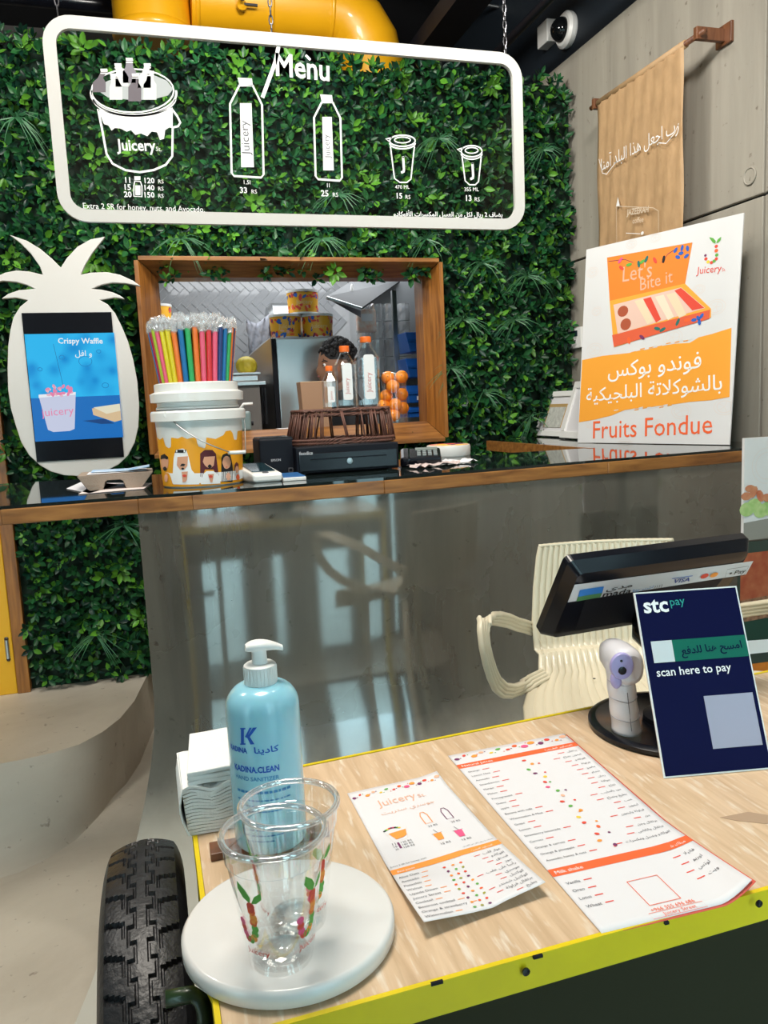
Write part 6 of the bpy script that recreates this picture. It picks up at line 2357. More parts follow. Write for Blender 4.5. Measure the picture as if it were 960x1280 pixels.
def menu(name, label, corners, lift, nsheets, edge):
    cs = [W(*c, z=ZT + .001 + lift(*ut)) for c, ut in zip(corners, ((0, 0), (1, 0), (1, 1), (0, 1)))]
    for c in cs:
        c.z = ZT + .001
    wd = ((cs[1] - cs[0]).length + (cs[2] - cs[3]).length) / 2
    ht = ((cs[3] - cs[0]).length + (cs[2] - cs[1]).length) / 2
    sh = Sheet(cs, lift, wd, ht)
    cen = (cs[0] + cs[1] + cs[2] + cs[3]) / 4
    t = thing(name, label, 'menu', Vector((cen.x, cen.y, ZT)))
    obj('page', MB().grid(lambda i, j: sh.at(wd * i / 24, -ht * j / 40, -.0002), 25, 41), paper, t, smooth=True, solid=.0003)
    if edge:
        sh2 = Sheet([c + Vector((.003, -.0025, 0)) for c in cs], lift, wd, ht)
        obj('red_backed_page', MB().grid(lambda i, j: sh2.at(wd * i / 24, -ht * j / 40, -.0012), 25, 41), mat('menu_red_back', (.8, .12, .08), .5), t, smooth=True, solid=.0004)
    return t, sh


def liftB(u, t):
    return .020 * max(0, (u - .78) / .22) ** 1.6 * max(0, (t - .62) / .38) ** 1.2


def liftA(u, t):
    ridge = max(0, 1 - abs(u - (.60 + .1 * (t - .5))) / .3)
    return .012 * max(0, (t - .55) / .45) ** 1.3 * (.35 + .9 * abs(u - .55) * 2) + .004 * max(0, (u - .8) / .2) * max(0, (.12 - t) / .12) + .002 * ridge * t


mB, sB = menu('menu_sheet', 'long white menu with two red bands and a fruit column, right of the shorter one', [(560, 945), (705, 917), (940, 1100), (752, 1167)], liftB, 1, True)
mA, sA = menu('menu_sheet', 'short white menu with orange band and drink drawings beside the marble board', [(434, 992), (546, 964), (682, 1103), (530, 1153)], liftA, 1, False)


class MP:
    def __init__(s, sh):
        s.P = Print(sh, .00025)
        s.w, s.h = sh.wd, sh.ht

    def g(s, u, t):
        return (u * s.w, -t * s.h)

    def text(s, b, u0, t0, u1, m_, t1=None, **k):
        s.P.text(b, s.g(u0, t0), s.g(u1, t0 if t1 is None else t1), m_, 2, True, **k)

    def rect(s, u0, t0, u1, t1, m_, layer=1):
        n_ = 8
        vs = [s.g(u0 + (u1 - u0) * i / n_, t) for t in (t1, t0) for i in range(n_ + 1)]
        s.P.tri(vs, [(i, i + 1, n_ + 2 + i, n_ + 1 + i) for i in range(n_)], m_, layer)

    def disc(s, u, t, ru, m_, k=1.0, layer=2, rot=0):
        s.P.disc(s.g(u, t), ru * s.w, ru * s.w * k, m_, layer, True, 10, rot)

    def fruits(s, t0, dt):
        rr = random.Random(8)
        n_ = 14
        for i in range(n_):
            u = .04 + .92 * i / (n_ - 1)
            m_ = (plum_t, red_t, orange_t, peach_t, yellow_t, green_t, red_t, ored_t, pink_t, orange_t)[i % 10]
            s.disc(u, t0 + dt * (.5 + .15 * (-1) ** i), rr.uniform(.018, .034), m_, rr.uniform(.6, .95), rot=rr.uniform(0, 1))
            s.disc(u + .03, t0 + dt * rr.uniform(.2, .8), .006, (plum_t, green_t, red_t)[i % 3])

    def list(s, items, u0, t0, dt, scale, right=False, dash=red_t):
        for i, it in enumerate(items):
            wv = text2d(it)[2] * scale
            t = t0 + dt * i
            if right:
                s.text(it, u0 - wv, t, u0, grey_t)
                s.rect(u0 - wv - .08, t - .007, u0 - wv - .025, t - .003, dash)
            else:
                s.text(it, u0, t, u0 + wv, grey_t)
                s.rect(u0 + wv + .025, t - .007, u0 + wv + .08, t - .003, dash)


m_ = MP(sB)
m_.fruits(.005, .055)
m_.rect(0, .080, 1, .110, ored_t)
m_.text('Natural juices', .03, .103, .28, printwhite)
m_.text('العصائر الطبيعية', .72, .102, .96, printwhite)
left = ['Orange', 'Lemon Mint', 'Avocado', 'Strawberries', 'Mango', 'Melon', 'Pomegranate', 'Guava', 'apple', 'Banana with milk', 'Watermelon & Mint', 'Grape', 'Lemon', 'Strawberry lemonade', 'Carrots', 'Orange & carrots', 'Orange & pineapple', 'Avocado, honey & nuts']
ar = ['برتقال', 'ليمون نعناع', 'افوكادو', 'فراولة', 'مانجو', 'شمام', 'رمان', 'جوافة', 'تفاح', 'موز بالحليب', 'بطيخ ونعناع', 'عنب', 'ليمون', 'فراولة وليمون', 'جزر', 'برتقال وجزر', 'برتقال واناناس', 'افوكادو وعسل ومكسرات']
m_.list(left, .04, .148, .0325, .030)
m_.list(ar, .95, .143, .0325, .034, True)
cs_ = (red_t, orange_t, green_t, plum_t, yellow_t, red_t, pink_t, green_t, peach_t, red_t, green_t, orange_t, yellow_t, red_t, ored_t, red_t, orange_t, plum_t)
for i in range(18):
    m_.disc(.50 + .05 * sin(i * 1.9) * (.4 + .6 * (i % 3) / 2), .14 + .0325 * i, .018, cs_[i], .8, rot=i)
    if i % 2:
        m_.disc(.56 + .03 * sin(i), .145 + .0325 * i, .010, cs_[(i * 5) % 18])
m_.rect(0, .735, 1, .768, ored_t)
m_.text('Milk shake', .03, .760, .22, printwhite)
m_.text('ميلك شيك', .80, .760, .96, printwhite)
m_.list(['Vanilla', 'Oreo', 'Lotus', 'Wheat'], .04, .81, .033, .036)
m_.list(['فانيلا', 'اوريو', 'لوتس', 'ويت'], .95, .805, .033, .038, True)
q_ = [(.39, .85), (.60, .85), (.60, .95), (.39, .95)]
m_.P.line([m_.g(*v) for v in q_], .0012, ored_t, 2, True, True)
m_.text('+966 555 696 686', .37, .973, .66, ored_t)
m_.text('Juicery Street', .42, .992, .64, ored_t)
m_.P.line([m_.g(*v) for v in ((.34, .976), (.70, .976), (.70, .997), (.34, .997))], .0006, ored_t, 2, True, True)
m_.P.flush(mB, 'menu_print')

m_ = MP(sA)
m_.fruits(.02, .06)
m_.text('Juicery', .22, .175, .62, peach_t, tall=1.2)
m_.text('St.', .64, .175, .72, peach_t)
m_.text('جوسري ستريت', .20, .245, .75, peach_t, bold=-.005, tall=.8)
for i in range(9):
    m_.disc(.14 + .018 * i, .365 - .012 * sin(i / 8 * pi), .014, (black_t, green_t, yellow_t, red_t, plum_t, pink_t)[i % 6], .8)
m_.P.poly([m_.g(*v) for v in ((.16, .39), (.33, .385), (.31, .425), (.27, .435), (.2, .44))], orange_t, 2, True)
m_.P.line([m_.g(*v) for v in ((.13, .37), (.16, .45), (.30, .45), (.35, .37))], .0005, faint_t, 2, True)
for k, (a_, b2) in enumerate((('11', '120 RS'), ('15', '140 RS'), ('20', '150 RS'))):
    m_.text(a_, .14, .475 + k * .018, .17, grey_t)
    m_.text(b2, .22, .475 + k * .018, .32, grey_t)
m_.rect(.185, .462, .205, .505, plum_t)
for (u, t, mt_) in ((.56, .30, orange_t), (.77, .305, plum_t)):
    m_.P.line([m_.g(u + x, t + y) for x, y in ((-.015, 0), (.015, 0), (.035, .025), (.035, .09), (-.035, .09), (-.035, .025))], .0013, mt_, 2, True, True)
for (u, t, mt_) in ((.56, .475, orange_t), (.75, .49, pink_t)):
    m_.P.poly([m_.g(u + x, t + y) for x, y in ((-.04, 0), (.04, 0), (.028, .05), (-.028, .05))], mt_, 2, True)
    m_.P.line([m_.g(u - .05, t), m_.g(u + .05, t)], .0006, grey_t, 2, True)
    m_.P.line([m_.g(u + .01, t), m_.g(u - .01, t - .03)], .0006, grey_t, 2, True)
for (u, t, s_) in ((.53, .42, '33 RS'), (.75, .43, '25 RS'), (.53, .56, '15 RS'), (.72, .57, '13 RS')):
    m_.text(s_, u, t, u + .09, grey_t)
m_.text('Extra 2 SR for honey, nuts', .02, .615, .34, grey_t)
m_.text('يضاف 2 ريال لكل من العسل', .68, .615, .97, grey_t)
m_.rect(0, .630, 1, .665, orange_t)
m_.text('Best juices', .05, .657, .2, printwhite)
m_.text('العصائر المميزة', .72, .657, .92, printwhite)
m_.list(['Aloe Oats', 'Avocado', 'Pistachio', 'Walnut', 'Upside Down', 'Juicery Street', 'Cocktail', 'Beetroot cocktail', 'Orange & strawberry', 'Watermelon'], .03, .70, .031, .042, dash=orange_t)
m_.list(['عوار قلب', 'افوكادو', 'فستق', 'جوز', 'رأسا على عقب', 'جوسري', 'كوكتيل', 'كوكتيل شمندر', 'برتقال فراولة', 'بطيخ'], .95, .70, .031, .046, True)
for i in range(10):
    for j, u in enumerate((.42, .49, .56)):
        m_.disc(u + .01 * sin(i + j), .705 + .03 * i, .014, (red_t, plum_t, orange_t, green_t, ored_t, (mat('print_oliveleaf', (.35, .35, .04), .6)))[(i + j * 2) % 6], .85, rot=i)
m_.P.flush(mA, 'menu_print')

# ------------------------------------------------------------------ payment sign on the cart
B0, w_, r_, u_, h_ = rect_from_base((830, 973), (966, 961), (792, 741), (924, 725), ZT + .001)
n_ = r_.cross(u_).normalized()
st_ = thing('payment_sign', 'dark blue upright mobile payment sign with green bar standing on the cart', 'sign', B0 + r_ * w_ / 2)
obj('face_plate', MB().prism([B0, B0 + r_ * w_, B0 + r_ * w_ + u_ * h_, B0 + u_ * h_], -n_ * .003), white, st_)
obj('foot_plate', MB().prism([B0 - n_ * .003 + r_ * .004, B0 + r_ * (w_ - .004) - n_ * .003, B0 + r_ * (w_ - .004) - n_ * .022, B0 + r_ * .004 - n_ * .022], (0, 0, .003)), white, st_)
obj('rear_strut', MB().prism([B0 + r_ * w_ * .55 - n_ * .070, B0 + r_ * w_ * .8 - n_ * .070, B0 + r_ * w_ * .8 + u_ * h_ * .6 - n_ * .003, B0 + r_ * w_ * .55 + u_ * h_ * .6 - n_ * .003], (0, 0, .003)), white, st_)
P = Print(Plane(B0, r_, u_), .0004)
e_ = .0022
P.poly([(e_, e_), (w_ - e_, e_), (w_ - e_, h_ - e_), (e_, h_ - e_)], navyprint, 1, True)
qs = lambda x, y: (760 + x / 4.57, 700 + y / 4.571)
P.text('stc', qs(207, 303), qs(348, 293), printwhite, 2, bold=.025, tall=.95)
P.disc(qs(262, 236), .0016, .0016, printwhite, 2)
P.text('pay', qs(357, 262), qs(440, 252), mat('print_teal', (.01, .32, .28), .5), 2, bold=.0)
stg = mat('print_bar_green', (.0, .13, .085), .4, spec=.2)
bb_ = [P.s.px(*qs(*v)) for v in ((242, 468), (362, 456), (382, 578), (264, 592))]
zt0_, zb0_ = (bb_[0][1] + bb_[1][1]) / 2, (bb_[2][1] + bb_[3][1]) / 2
xa_ = (bb_[0][0] + bb_[3][0]) / 2
xb_ = (bb_[1][0] + bb_[2][0]) / 2
P.poly([(xa_, zb0_), (xb_, zb0_), (xb_, zt0_), (xa_, zt0_)], mat('print_palegrey', (.62, .66, .68), .5), 2, True)
P.poly([(xb_, zb0_), (w_ - .0022, zb0_), (w_ - .0022, zt0_), (xb_, zt0_)], stg, 2, True)
P.text('امسح هنا للدفع', qs(420, 540), qs(765, 500), navyprint, 3, bold=.015, tall=.95)
P.text('scan here to pay', qs(280, 667), qs(705, 632), printwhite, 2, bold=.01, tall=1.0)
qa = [P.s.px(*qs(*v)) for v in ((543, 784), (822, 750), (882, 1050), (603, 1085))]
P.poly([((qa[0][0] + qa[3][0]) / 2, (qa[2][1] + qa[3][1]) / 2), ((qa[1][0] + qa[2][0]) / 2, (qa[2][1] + qa[3][1]) / 2), ((qa[1][0] + qa[2][0]) / 2, (qa[0][1] + qa[1][1]) / 2), ((qa[0][0] + qa[3][0]) / 2, (qa[0][1] + qa[1][1]) / 2)], mat('print_lilacgrey', (.36, .36, .47), .5), 2, True)
P.flush(st_, 'sign_print')

# ------------------------------------------------------------------ till screen seen from behind
pl_, pr2 = W(735, 905, z=ZT + .01), W(800, 960, z=ZT + .01)
pbk = W(800, 868, z=ZT + .01)
prr = (pbk.y - pr2.y) / 2 * 1.06
pc = Vector((pl_.x + prr, pr2.y + prr, ZT))
till = thing('till_screen', 'black till screen on round stand, its back with payment stickers towards us', 'till', pc)
obj('round_base', MB().lathe([(prr - .004, 0), (prr, .003), (prr, .009), (prr - .005, .012), (prr - .012, .0125), (prr - .014, .011)], pc, 72), black, till, smooth=True, autosmooth=40)
th0 = radians(4)
tilt = radians(33)
TY = 1.10
A_ = W(719, 713, y=TY)
Rv = Vector((cos(th0), sin(th0), 0))
Dv = Vector((-sin(th0) * sin(tilt), cos(th0) * sin(tilt), -cos(tilt)))
Nv = Rv.cross(-Dv).normalized()     # towards us and down
Bp = WP(943, 692, A_, Nv)
Wt = (Bp - A_).dot(Rv)
Dp = WP(680, 806, A_, Nv)
Ht = (Dp - A_).dot(Dv)


def TP(a, b, o_=0):
    return A_ + Rv * (a * Wt) + Dv * (b * Ht) + Nv * o_


def rq(m_, o_, r=.05, n=5):
    """rounded quad ring on the back of the screen, inset m_"""
    out = []
    mw, mh = m_ / Wt, m_ / Ht
    rw, rh2 = r * .6, r * .6 * Wt / Ht
    for cx_, cy_, a0 in ((1 - mw - rw, mh + rh2, -90), (1 - mw - rw, 1 - mh - rh2, 0), (mw + rw, 1 - mh - rh2, 90), (mw + rw, mh + rh2, 180)):
        for k in range(n + 1):
            t = radians(a0 + 90 * k / n)
            out.append(TP(cx_ + rw * cos(t), cy_ + rh2 * sin(t), o_))
    return out


hm = MB()
rings = [rq(.004, -.040), rq(0, -.036), rq(0, -.022), rq(.012, -.002), rq(.022, 0)]
k_ = len(rings[0])
for r__ in rings:
    hm.v += [tuple(v) for v in r__]
for j in range(len(rings) - 1):
    for i in range(k_):
        hm.f.append((j * k_ + i, j * k_ + (i + 1) % k_, (j + 1) * k_ + (i + 1) % k_, (j + 1) * k_ + i))
hm.f.append(tuple(range(k_ - 1, -1, -1)))
hm.f.append(tuple((len(rings) - 1) * k_ + i for i in range(k_)))
obj('screen_housing', hm, black, till, smooth=True, autosmooth=25)
obj('screen_glass', MB().prism([TP(.03, .04, -.0405), TP(.97, .04, -.0405), TP(.97, .96, -.0405), TP(.03, .96, -.0405)], -Nv * .002), mat('terminal_glass', (.01, .03, .04), .08), till)
obj('back_recess', MB().prism([TP(.12, .30, .0002), TP(.90, .30, .0002), TP(.84, .86, .0002), TP(.14, .86, .0002)], -Nv * .0008), softblack, till)
nk0 = TP(.52, .62, -.01)
obj('neck', MB().tube([nk0, nk0 + Vector((0, .0, -.06)), Vector((pc.x + .03, pc.y + .02, ZT + .10)), Vector((pc.x + .01, pc.y, ZT + .01))], [.028, .03, .03, .034], 20), black, till, smooth=True)
obj('base_ring', MB().lathe([(.05, .0115), (.05, .018), (.036, .022)], pc + Vector((.01, 0, 0)), 32), softblack, till)
T = Print(Plane(A_, Rv, -Dv), .0005)
qt = lambda x, y: (560 + x / 2.4, 640 + y / 2.4)
stick = [T.s.px(*qt(*v)) for v in ((379, 217), (928, 140), (905, 178), (358, 270))]
s0, s1 = stick[0][0], stick[1][0]
st1, st0 = (stick[0][1] + stick[1][1]) / 2, (stick[2][1] + stick[3][1]) / 2
s1 = min(s1, Wt * .975)
off_ = 2
T.poly([qt(*v) for v in ((379, 217), (915, 146), (893, 186), (358, 270))], mat('sticker_white', (.62, .63, .66), .4), off_)
T.poly([qt(*v) for v in ((394, 232), (466, 221), (461, 240), (388, 252))], mat('print_madablue', (.03, .2, .6), .5), 4)
T.poly([qt(*v) for v in ((388, 252), (461, 240), (455, 253), (383, 266))], mat('print_madagreen', (.07, .22, .08), .5), 4)
T.text('مدى', qt(472, 235), qt(550, 222), black_t, 4, bold=.01, tall=.45)
T.text('mada', qt(460, 254), qt(545, 241), black_t, 4, bold=.015, tall=.7)
T.text('اشتر بها', qt(552, 238), qt(612, 226), mat('label_blue2', (.02, .22, .5), .5), 4, tall=.7)
for k in range(4):
    cxy = T.s.px(*qt(614 + k * 3, 224))
    T.line([(cxy[0] + .004 * k * .6 + .004 * cos(t), cxy[1] + (.004 + .001 * k) * sin(t)) for t in (-1, -.5, 0, .5, 1)], .0009, black_t, 4, True)
T.line([qt(670, 198), qt(732, 189)], .0014, mat('label_blue', (.01, .06, .42), .5), 4)
T.text('VISA', qt(672, 212), qt(722, 205), mat('print_visablue', (.02, .05, .25), .5), 4, bold=.015, tall=.8)
T.disc(qt(768, 190), .0085, .0060, red_t, 4)
T.disc(qt(796, 186), .0085, .0060, orange_t, 5)
T.line([T.s.px(*qt(*v)) for v in ((836, 170), (900, 160), (886, 188), (828, 196))], .0008, black_t, 4, True, True)
T.disc(qt(846, 182), .0028, .0022, black_t, 4)
T.text('Pay', qt(855, 186), qt(888, 180), black_t, 4, tall=.8)
T.flush(till, 'sticker')
# strip of clear tape hanging from the lower left corner
tp = [W(672, 796, y=1.16), W(678, 808, y=1.15), W(681, 820, y=1.15), W(676, 815, y=1.16)]
obj('tape_end', MB().add(tp, [(0, 1, 2, 3)]), clear('tape', (1, 1, 1)), till)

# ------------------------------------------------------------------ thermometer gun
gy = pc.y - prr * .42
gz0 = ZT + .0125
gx = W(781, 918, z=gz0).x
gb = W(781, 918, z=gz0)
gy = gb.y + .016
gun = thing('infrared_thermometer', 'white and lilac infrared thermometer gun standing on the till base', 'thermometer', (gx, gy, gz0))
gwh = mat('thermo_white', (.74, .74, .78), .3, coat=.3)
gz1 = W(780, 803, y=gy).z
H_g = gz1 - gz0
# handle: stacked finger-grip sections
hs = []
for k in range(27):
    t = k / 26
    z_ = gz0 + H_g * .80 * t
    bul = 1 + .03 * cos(t * 2 * pi * 3.2 + .4)
    rx_ = S(18.2 - .8 * t, gy, .7) * bul
    ry_ = rx_ * (1.15 + .05 * bul)
    xc_ = W(782 - 7.0 * t, 918, y=gy).x
    hs.append((xc_, gy + .006 * t, z_, rx_, ry_))
hmsh = MB().grid(lambda i, j: Vector((hs[j][0] + hs[j][3] * cos(2 * pi * i / 24), hs[j][1] + hs[j][4] * sin(2 * pi * i / 24), hs[j][2])), 24, 27, True)
hmsh.f.append(tuple(range(23, -1, -1)))
obj('grip', hmsh, gwh, gun, smooth=True)
hx = W(777, 828, y=gy).x
hz = W(777, 828, y=gy).z
hl = MB()
hw_ = S(20.5, gy, .7)
sec = [(-.030, .72, .70), (-.026, .92, .93), (-.012, 1, 1), (.02, 1, .98), (.05, .9, .85), (.066, .7, .6)]
hl.grid(lambda i, j: Vector((hx + .002 + hw_ * sec[j][1] * math.copysign(abs(cos(2 * pi * i / 28)) ** .8, cos(2 * pi * i / 28)), gy + sec[j][0], hz + hw_ * 1.18 * sec[j][2] * math.copysign(abs(sin(2 * pi * i / 28)) ** .8, sin(2 * pi * i / 28)))), 28, len(sec), True)
hl.f.append(tuple(range(28)))
hl.f.append(tuple(5 * 28 + k for k in range(27, -1, -1)))
obj('head', hl, gwh, gun, smooth=True, autosmooth=60)
lil = mat('thermo_lilac', (.40, .36, .66), .35)
fx = W(783, 832, y=gy - .03)
obj('face_plate', MB().lathe([(hw_ * .74, 0), (hw_ * .74, .003), (hw_ * .68, .0055), (hw_ * .3, .006)], (fx.x, gy - .029, fx.z), 32, Matrix.Rotation(pi / 2, 3, 'X') @ Matrix.Diagonal((1, 1.16, 1))), lil, gun, smooth=True, autosmooth=50)
obj('sensor_lens', MB().lathe([(.0062, 0), (.0062, .002), (.0045, .0024)], (W(785, 838, y=gy - .035).x, gy - .0345, W(785, 838, y=gy - .035).z), 20, Matrix.Rotation(pi / 2, 3, 'X')), black, gun)
obj('laser_dot', MB().lathe([(.002, 0), (.002, .0012)], (W(784, 826, y=gy - .035).x, gy - .0345, W(784, 826, y=gy - .035).z), 12, Matrix.Rotation(pi / 2, 3, 'X')), black, gun)
tg = W(779, 852, y=gy - .03)
obj('trigger', MB().ball((tg.x, gy - .022, tg.z), (.009, .010, .014), 14, 10), lil, gun, smooth=True)
obj('seam_line', MB().tube([(hs[2][0], hs[2][1] - hs[2][4] - .0002, hs[2][2]), (hs[9][0], hs[9][1] - hs[9][4] - .0002, hs[9][2]), (hs[16][0], hs[16][1] - hs[16][4] - .0002, hs[16][2])], .0005, 4), grey_t, gun)
for k in (6, 13, 19):
    h = hs[k]
    obj('grip_groove', MB().tube([(h[0] + h[3] * 1.0 * cos(a), h[1] + h[4] * 1.0 * sin(a), h[2] - .004 + .004 * abs(cos(a))) for a in (pi + pi * q / 12 for q in range(13))], .0009, 5), mat('thermo_grey', (.45, .45, .5), .5), gun, smooth=True)

gun.rotation_euler = (0, 0, radians(-14))

# ------------------------------------------------------------------ armchair behind the cart
CY = 2.02
chm = mat('cream_plastic', (.66, .59, .44), .3, coat=.25)
tl_, tr2 = W(668, 681, y=CY + .02), W(827, 682, y=CY + .02)
chx = (tl_.x + tr2.x) / 2 - .03
PHI = radians(-16)
PIV = Vector((chx, CY - .18, 0))
ROTI = Matrix.Rotation(-PHI, 3, 'Z')
ztb = (tl_.z + tr2.z) / 2
sj = W(735, 843, y=CY - .06)
fr_ = W(625, 890, y=CY - .42)
path = [(CY + .05, ztb, .200), (CY + .045, ztb - .03, .208), (CY + .03, ztb - .12, .222), (CY + .01, ztb - .22, .232), (CY - .01, ztb - .30, .230), (CY - .035, sj.z + .05, .222), (CY - .07, sj.z + .012, .230), (CY - .12, sj.z - .002, .258), (CY - .20, sj.z - .006, .290), (CY - .30, sj.z - .004, .318), (CY - .38, sj.z - .006, .330), (CY - .425, sj.z - .020, .332), (CY - .44, sj.z - .05, .33), (CY - .445, sj.z - .10, .325)]
# densify
pth = []
for k in range(len(path) - 1):
    for q_ in range(4):
        t = q_ / 4
        pth.append(tuple(path[k][m] + (path[k + 1][m] - path[k][m]) * t for m in range(3)))
pth.append(path[-1])
NR = 24
NUc = NR * 8 + 1
chair = thing('armchair', 'cream ribbed plastic armchair between the cart and the bar', 'chair', (chx, CY - .18, 0))


def chP(i, j):
    y, z, hw = pth[j]
    a = pth[max(j - 1, 0)]
    b = pth[min(j + 1, len(pth) - 1)]
    ty_, tz_ = b[0] - a[0], b[1] - a[1]
    L_ = sqrt(ty_ * ty_ + tz_ * tz_)
    ny, nz_ = -tz_ / L_, ty_ / L_
    if ny > 0:
        pass
    u = -1 + 2 * i / (NUc - 1)
    rib = abs(sin(pi * NR * (u + 1) / 2)) ** .5 * .0042
    curve = -.030 * (1 - u * u) if j < 26 else -.008 * (1 - u * u)
    # dish: back is hollow towards the sitter
    return Vector((chx + u * hw, y + (0.03 - .03 * u * u) * (1 if j < 24 else 0) - ny * 0 + (-rib if j < 26 else 0) * 1, z + (rib if j >= 22 else 0) + (-.012 * (1 - u * u) if j >= 24 else 0)))


obj('ribbed_shell', MB().grid(chP, NUc, len(pth)), chm, chair, smooth=True, solid=.006)
obj('top_rim', MB().tube([chP(i, 0) for i in range(0, NUc, 4)], .006, 8), chm, chair, smooth=True)
hole = W(739, 857, y=CY - .12)
obj('drain_hole', MB().lathe([(.004, 0), (.004, .001)], (hole.x, CY - .13, sj.z + .004), 10), softblack, chair)


def ribbon(pts, w0, thick, name):
    """flat ribbed arm band swept along pts; width runs along y"""
    n_ = len(pts)
    vs, fs = [], []
    prof_ = []
    for k in range(13):
        u = -1 + k / 6
        prof_.append((u, thick * (.5 + .35 * abs(sin(pi * 2 * (u + 1))))))
    ring = [(u, h) for u, h in prof_] + [(u, -h) for u, h in reversed(prof_)]
    m2 = len(ring)
    for i, (p, wdir, nrm) in enumerate(pts):
        for u, h in ring:
            vs.append(p + wdir * u * w0 + nrm * h)
    for i in range(n_ - 1):
        for k in range(m2):
            fs.append((i * m2 + k, i * m2 + (k + 1) % m2, (i + 1) * m2 + (k + 1) % m2, (i + 1) * m2 + k))
    fs.append(tuple(range(m2)))
    fs.append(tuple((n_ - 1) * m2 + k for k in range(m2 - 1, -1, -1)))
    return obj(name, MB().add(vs, fs), chm, chair, smooth=True, autosmooth=50)


armpx = [(664, 786, .03), (657, 783, -.0), (648, 781, -.05), (636, 776, -.12), (622, 773, -.20), (612, 773, -.27), (605, 777, -.31), (604, 790, -.33), (606, 808, -.34), (610, 826, -.34), (615, 842, -.33), (621, 855, -.31), (630, 863, -.27), (641, 864, -.22), (652, 860, -.17), (664, 852, -.13), (682, 843, -.08)]
for sgn in (1, -1):
    pts = []
    P3 = [PIV + ROTI @ (W(x, y, y=CY + .05 + d) - PIV) for x, y, d in armpx]
    if sgn < 0:
        P3 = [Vector((2 * chx - p.x, p.y, p.z)) for p in P3]
    # smooth densify
    D3 = []
    for k in range(len(P3) - 1):
        for q_ in range(3):
            D3.append(P3[k].lerp(P3[k + 1], q_ / 3))
    D3.append(P3[-1])
    for k, p in enumerate(D3):
        t = (D3[min(k + 1, len(D3) - 1)] - D3[max(k - 1, 0)]).normalized()
        wd_ = Vector((.55 * -sgn, -.83, 0))
        wd_ = (wd_ - t * wd_.dot(t)).normalized()
        pts.append((p, wd_, t.cross(wd_).normalized()))
    ribbon(pts, .020, .010, 'armrest')


def ramp_z(x, y):
    d = yface(max(min(x, 2.4), -.7)) - y
    if d >= RR:
        return 0
    if d <= 0:
        return RR
    return RR - sqrt(max(RR * RR - (RR - d) ** 2, 0))


for (dx, dy, z_) in ((-.21, -.36, 0), (.21, -.36, 0), (-.19, -.04, 0), (.19, -.04, 0)):
    x_, y_ = chx + dx, CY + dy
    w3 = PIV + Matrix.Rotation(PHI, 3, 'Z') @ (Vector((x_ + dx * .1, y_ + (-.02 if dy < -.2 else .04), 0)) - PIV)
    zf_ = ramp_z(w3.x, w3.y)
    obj('leg', MB().tube([(x_, y_, sj.z - .01), (x_ + dx * .1, y_ + (-.02 if dy < -.2 else .04), zf_ + .003)], [.024, .017], 10, flat=.7), chm, chair, smooth=True)

chair.rotation_euler = (0, 0, PHI)

# ------------------------------------------------------------------ food posters at the right edge
YPo = 2.2
fx0 = W(931, 548, y=YPo).x
zt_, zm_, zb_ = W(931, 548, y=YPo).z, W(928, 676, y=YPo).z, W(925, 900, y=YPo).z
p1_ = thing('food_poster', 'white poster of salad and grilled food standing at the right edge', 'poster', (fx0 + .2, YPo, zm_))
obj('board', MB().span((fx0, YPo, zm_), (fx0 + .42, YPo + .012, zt_)), mat('poster_white', (.72, .72, .72)), p1_)
P = Print(Plane((fx0, YPo - .0004, zm_), (1, 0, 0), (0, 0, 1)), .0005)
HH = zt_ - zm_
salad = mat('poster_salad', (.28, .50, .14), .5, noise=.6, nscale=40, col2=(.55, .68, .30))
meat = mat('poster_meat', (.50, .12, .05), .5, noise=.6, nscale=30, col2=(.62, .30, .16))
tablem = mat('poster_greytable', (.28, .27, .24), .5)
P.poly([(0, 0), (.42, 0), (.42, .09), (0, .06)], tablem, 1, True)
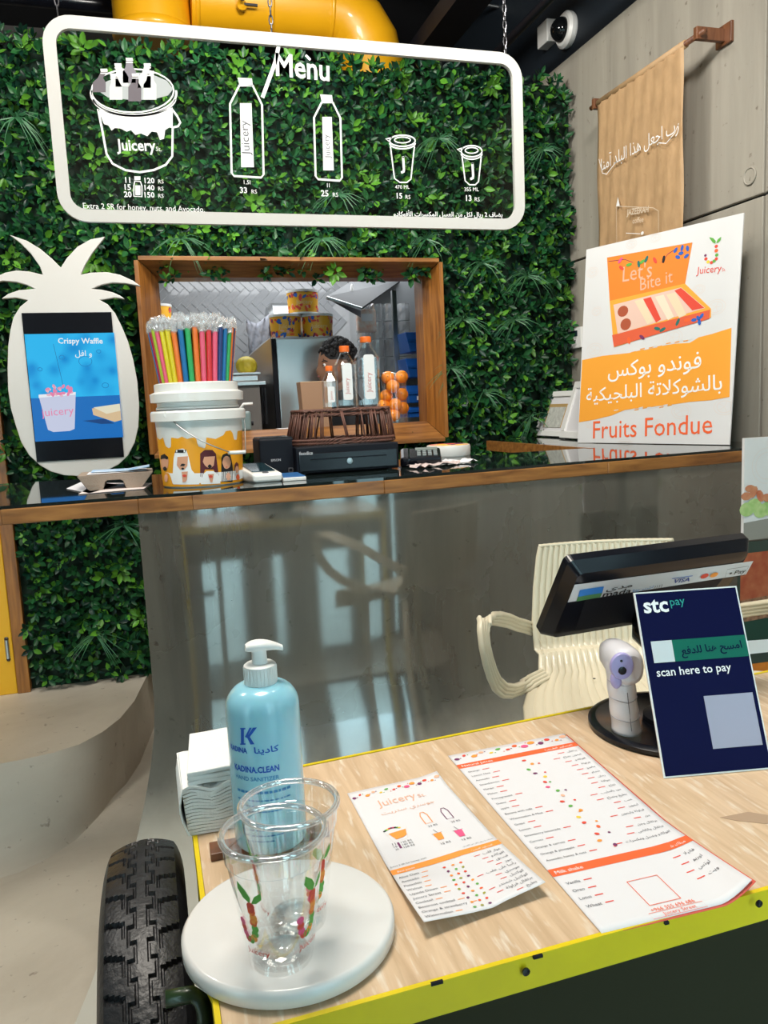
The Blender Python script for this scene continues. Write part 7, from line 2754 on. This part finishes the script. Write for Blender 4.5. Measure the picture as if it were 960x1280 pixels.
for k in range(16):
    P.disc((.0 + .028 * k + .012, .105 + .012 * sin(k * 2)), .030, .024, salad, 2 + k % 2, True)
for k in range(16):
    P.disc((.028 * k + .008, .150 + .012 * sin(k * 1.7)), .022, .014, meat, 4 + k % 2, True, 10, k)
P.disc((.022, .175), .02, .012, meat, 4, True)
for rr in (.06, .045):
    P.line([(.09 + rr * cos(t), HH * .72 + rr * sin(t)) for t in (2 * pi * k / 20 for k in range(20))], .002, faint_t, 1, True, True)
P.flush(p1_, 'poster_print')
p2_ = thing('burger_poster', 'dark tall poster with red and orange food below the white poster at right', 'poster', (fx0 + .2, YPo, 0))
obj('board', MB().span((fx0 - .012, YPo - .002, .02), (fx0 + .42, YPo + .012, zm_ - .006)), mat('poster_dark', (.03, .05, .04), .4), p2_)
P = Print(Plane((fx0 - .012, YPo - .0024, 0), (1, 0, 0), (0, 0, 1)), .0005)
zz = lambda py: W(945, py, y=YPo).z
P.poly([(0, zz(760)), (.43, zz(760)), (.43, zz(690)), (0, zz(690))], mat('poster_steak', (.32, .05, .02), .4, noise=.8, nscale=22, col2=(.45, .14, .06)), 1, True)
P.poly([(0, zz(775)), (.43, zz(770)), (.43, zz(740)), (0, zz(748))], mat('poster_crumb', (.40, .20, .11), .6, noise=.7, nscale=70), 2, True)
P.poly([(0, zz(800)), (.43, zz(800)), (.43, zz(772)), (0, zz(775))], mat('poster_darkgreen', (.005, .045, .03), .4), 3, True)
P.poly([(0, zz(815)), (.43, zz(822)), (.43, zz(808)), (0, zz(798))], printwhite, 4, True)
P.poly([(0, zz(900)), (.43, zz(900)), (.43, zz(832)), (0, zz(828))], mat('poster_orange_food', (.70, .22, .02), .4, noise=.6, nscale=18, col2=(.5, .12, .01)), 3, True)
P.flush(p2_, 'poster_print')
for dx in (0, .4):
    obj('stand_foot', MB().span((fx0 + dx - .01, YPo - .06, 0), (fx0 + dx + .02, YPo + .1, .02)), darksteel, p2_)
obj('stand_post', MB().span((fx0 + .19, YPo + .0125, .02), (fx0 + .22, YPo + .03, zt_ - .1)), darksteel, p2_)
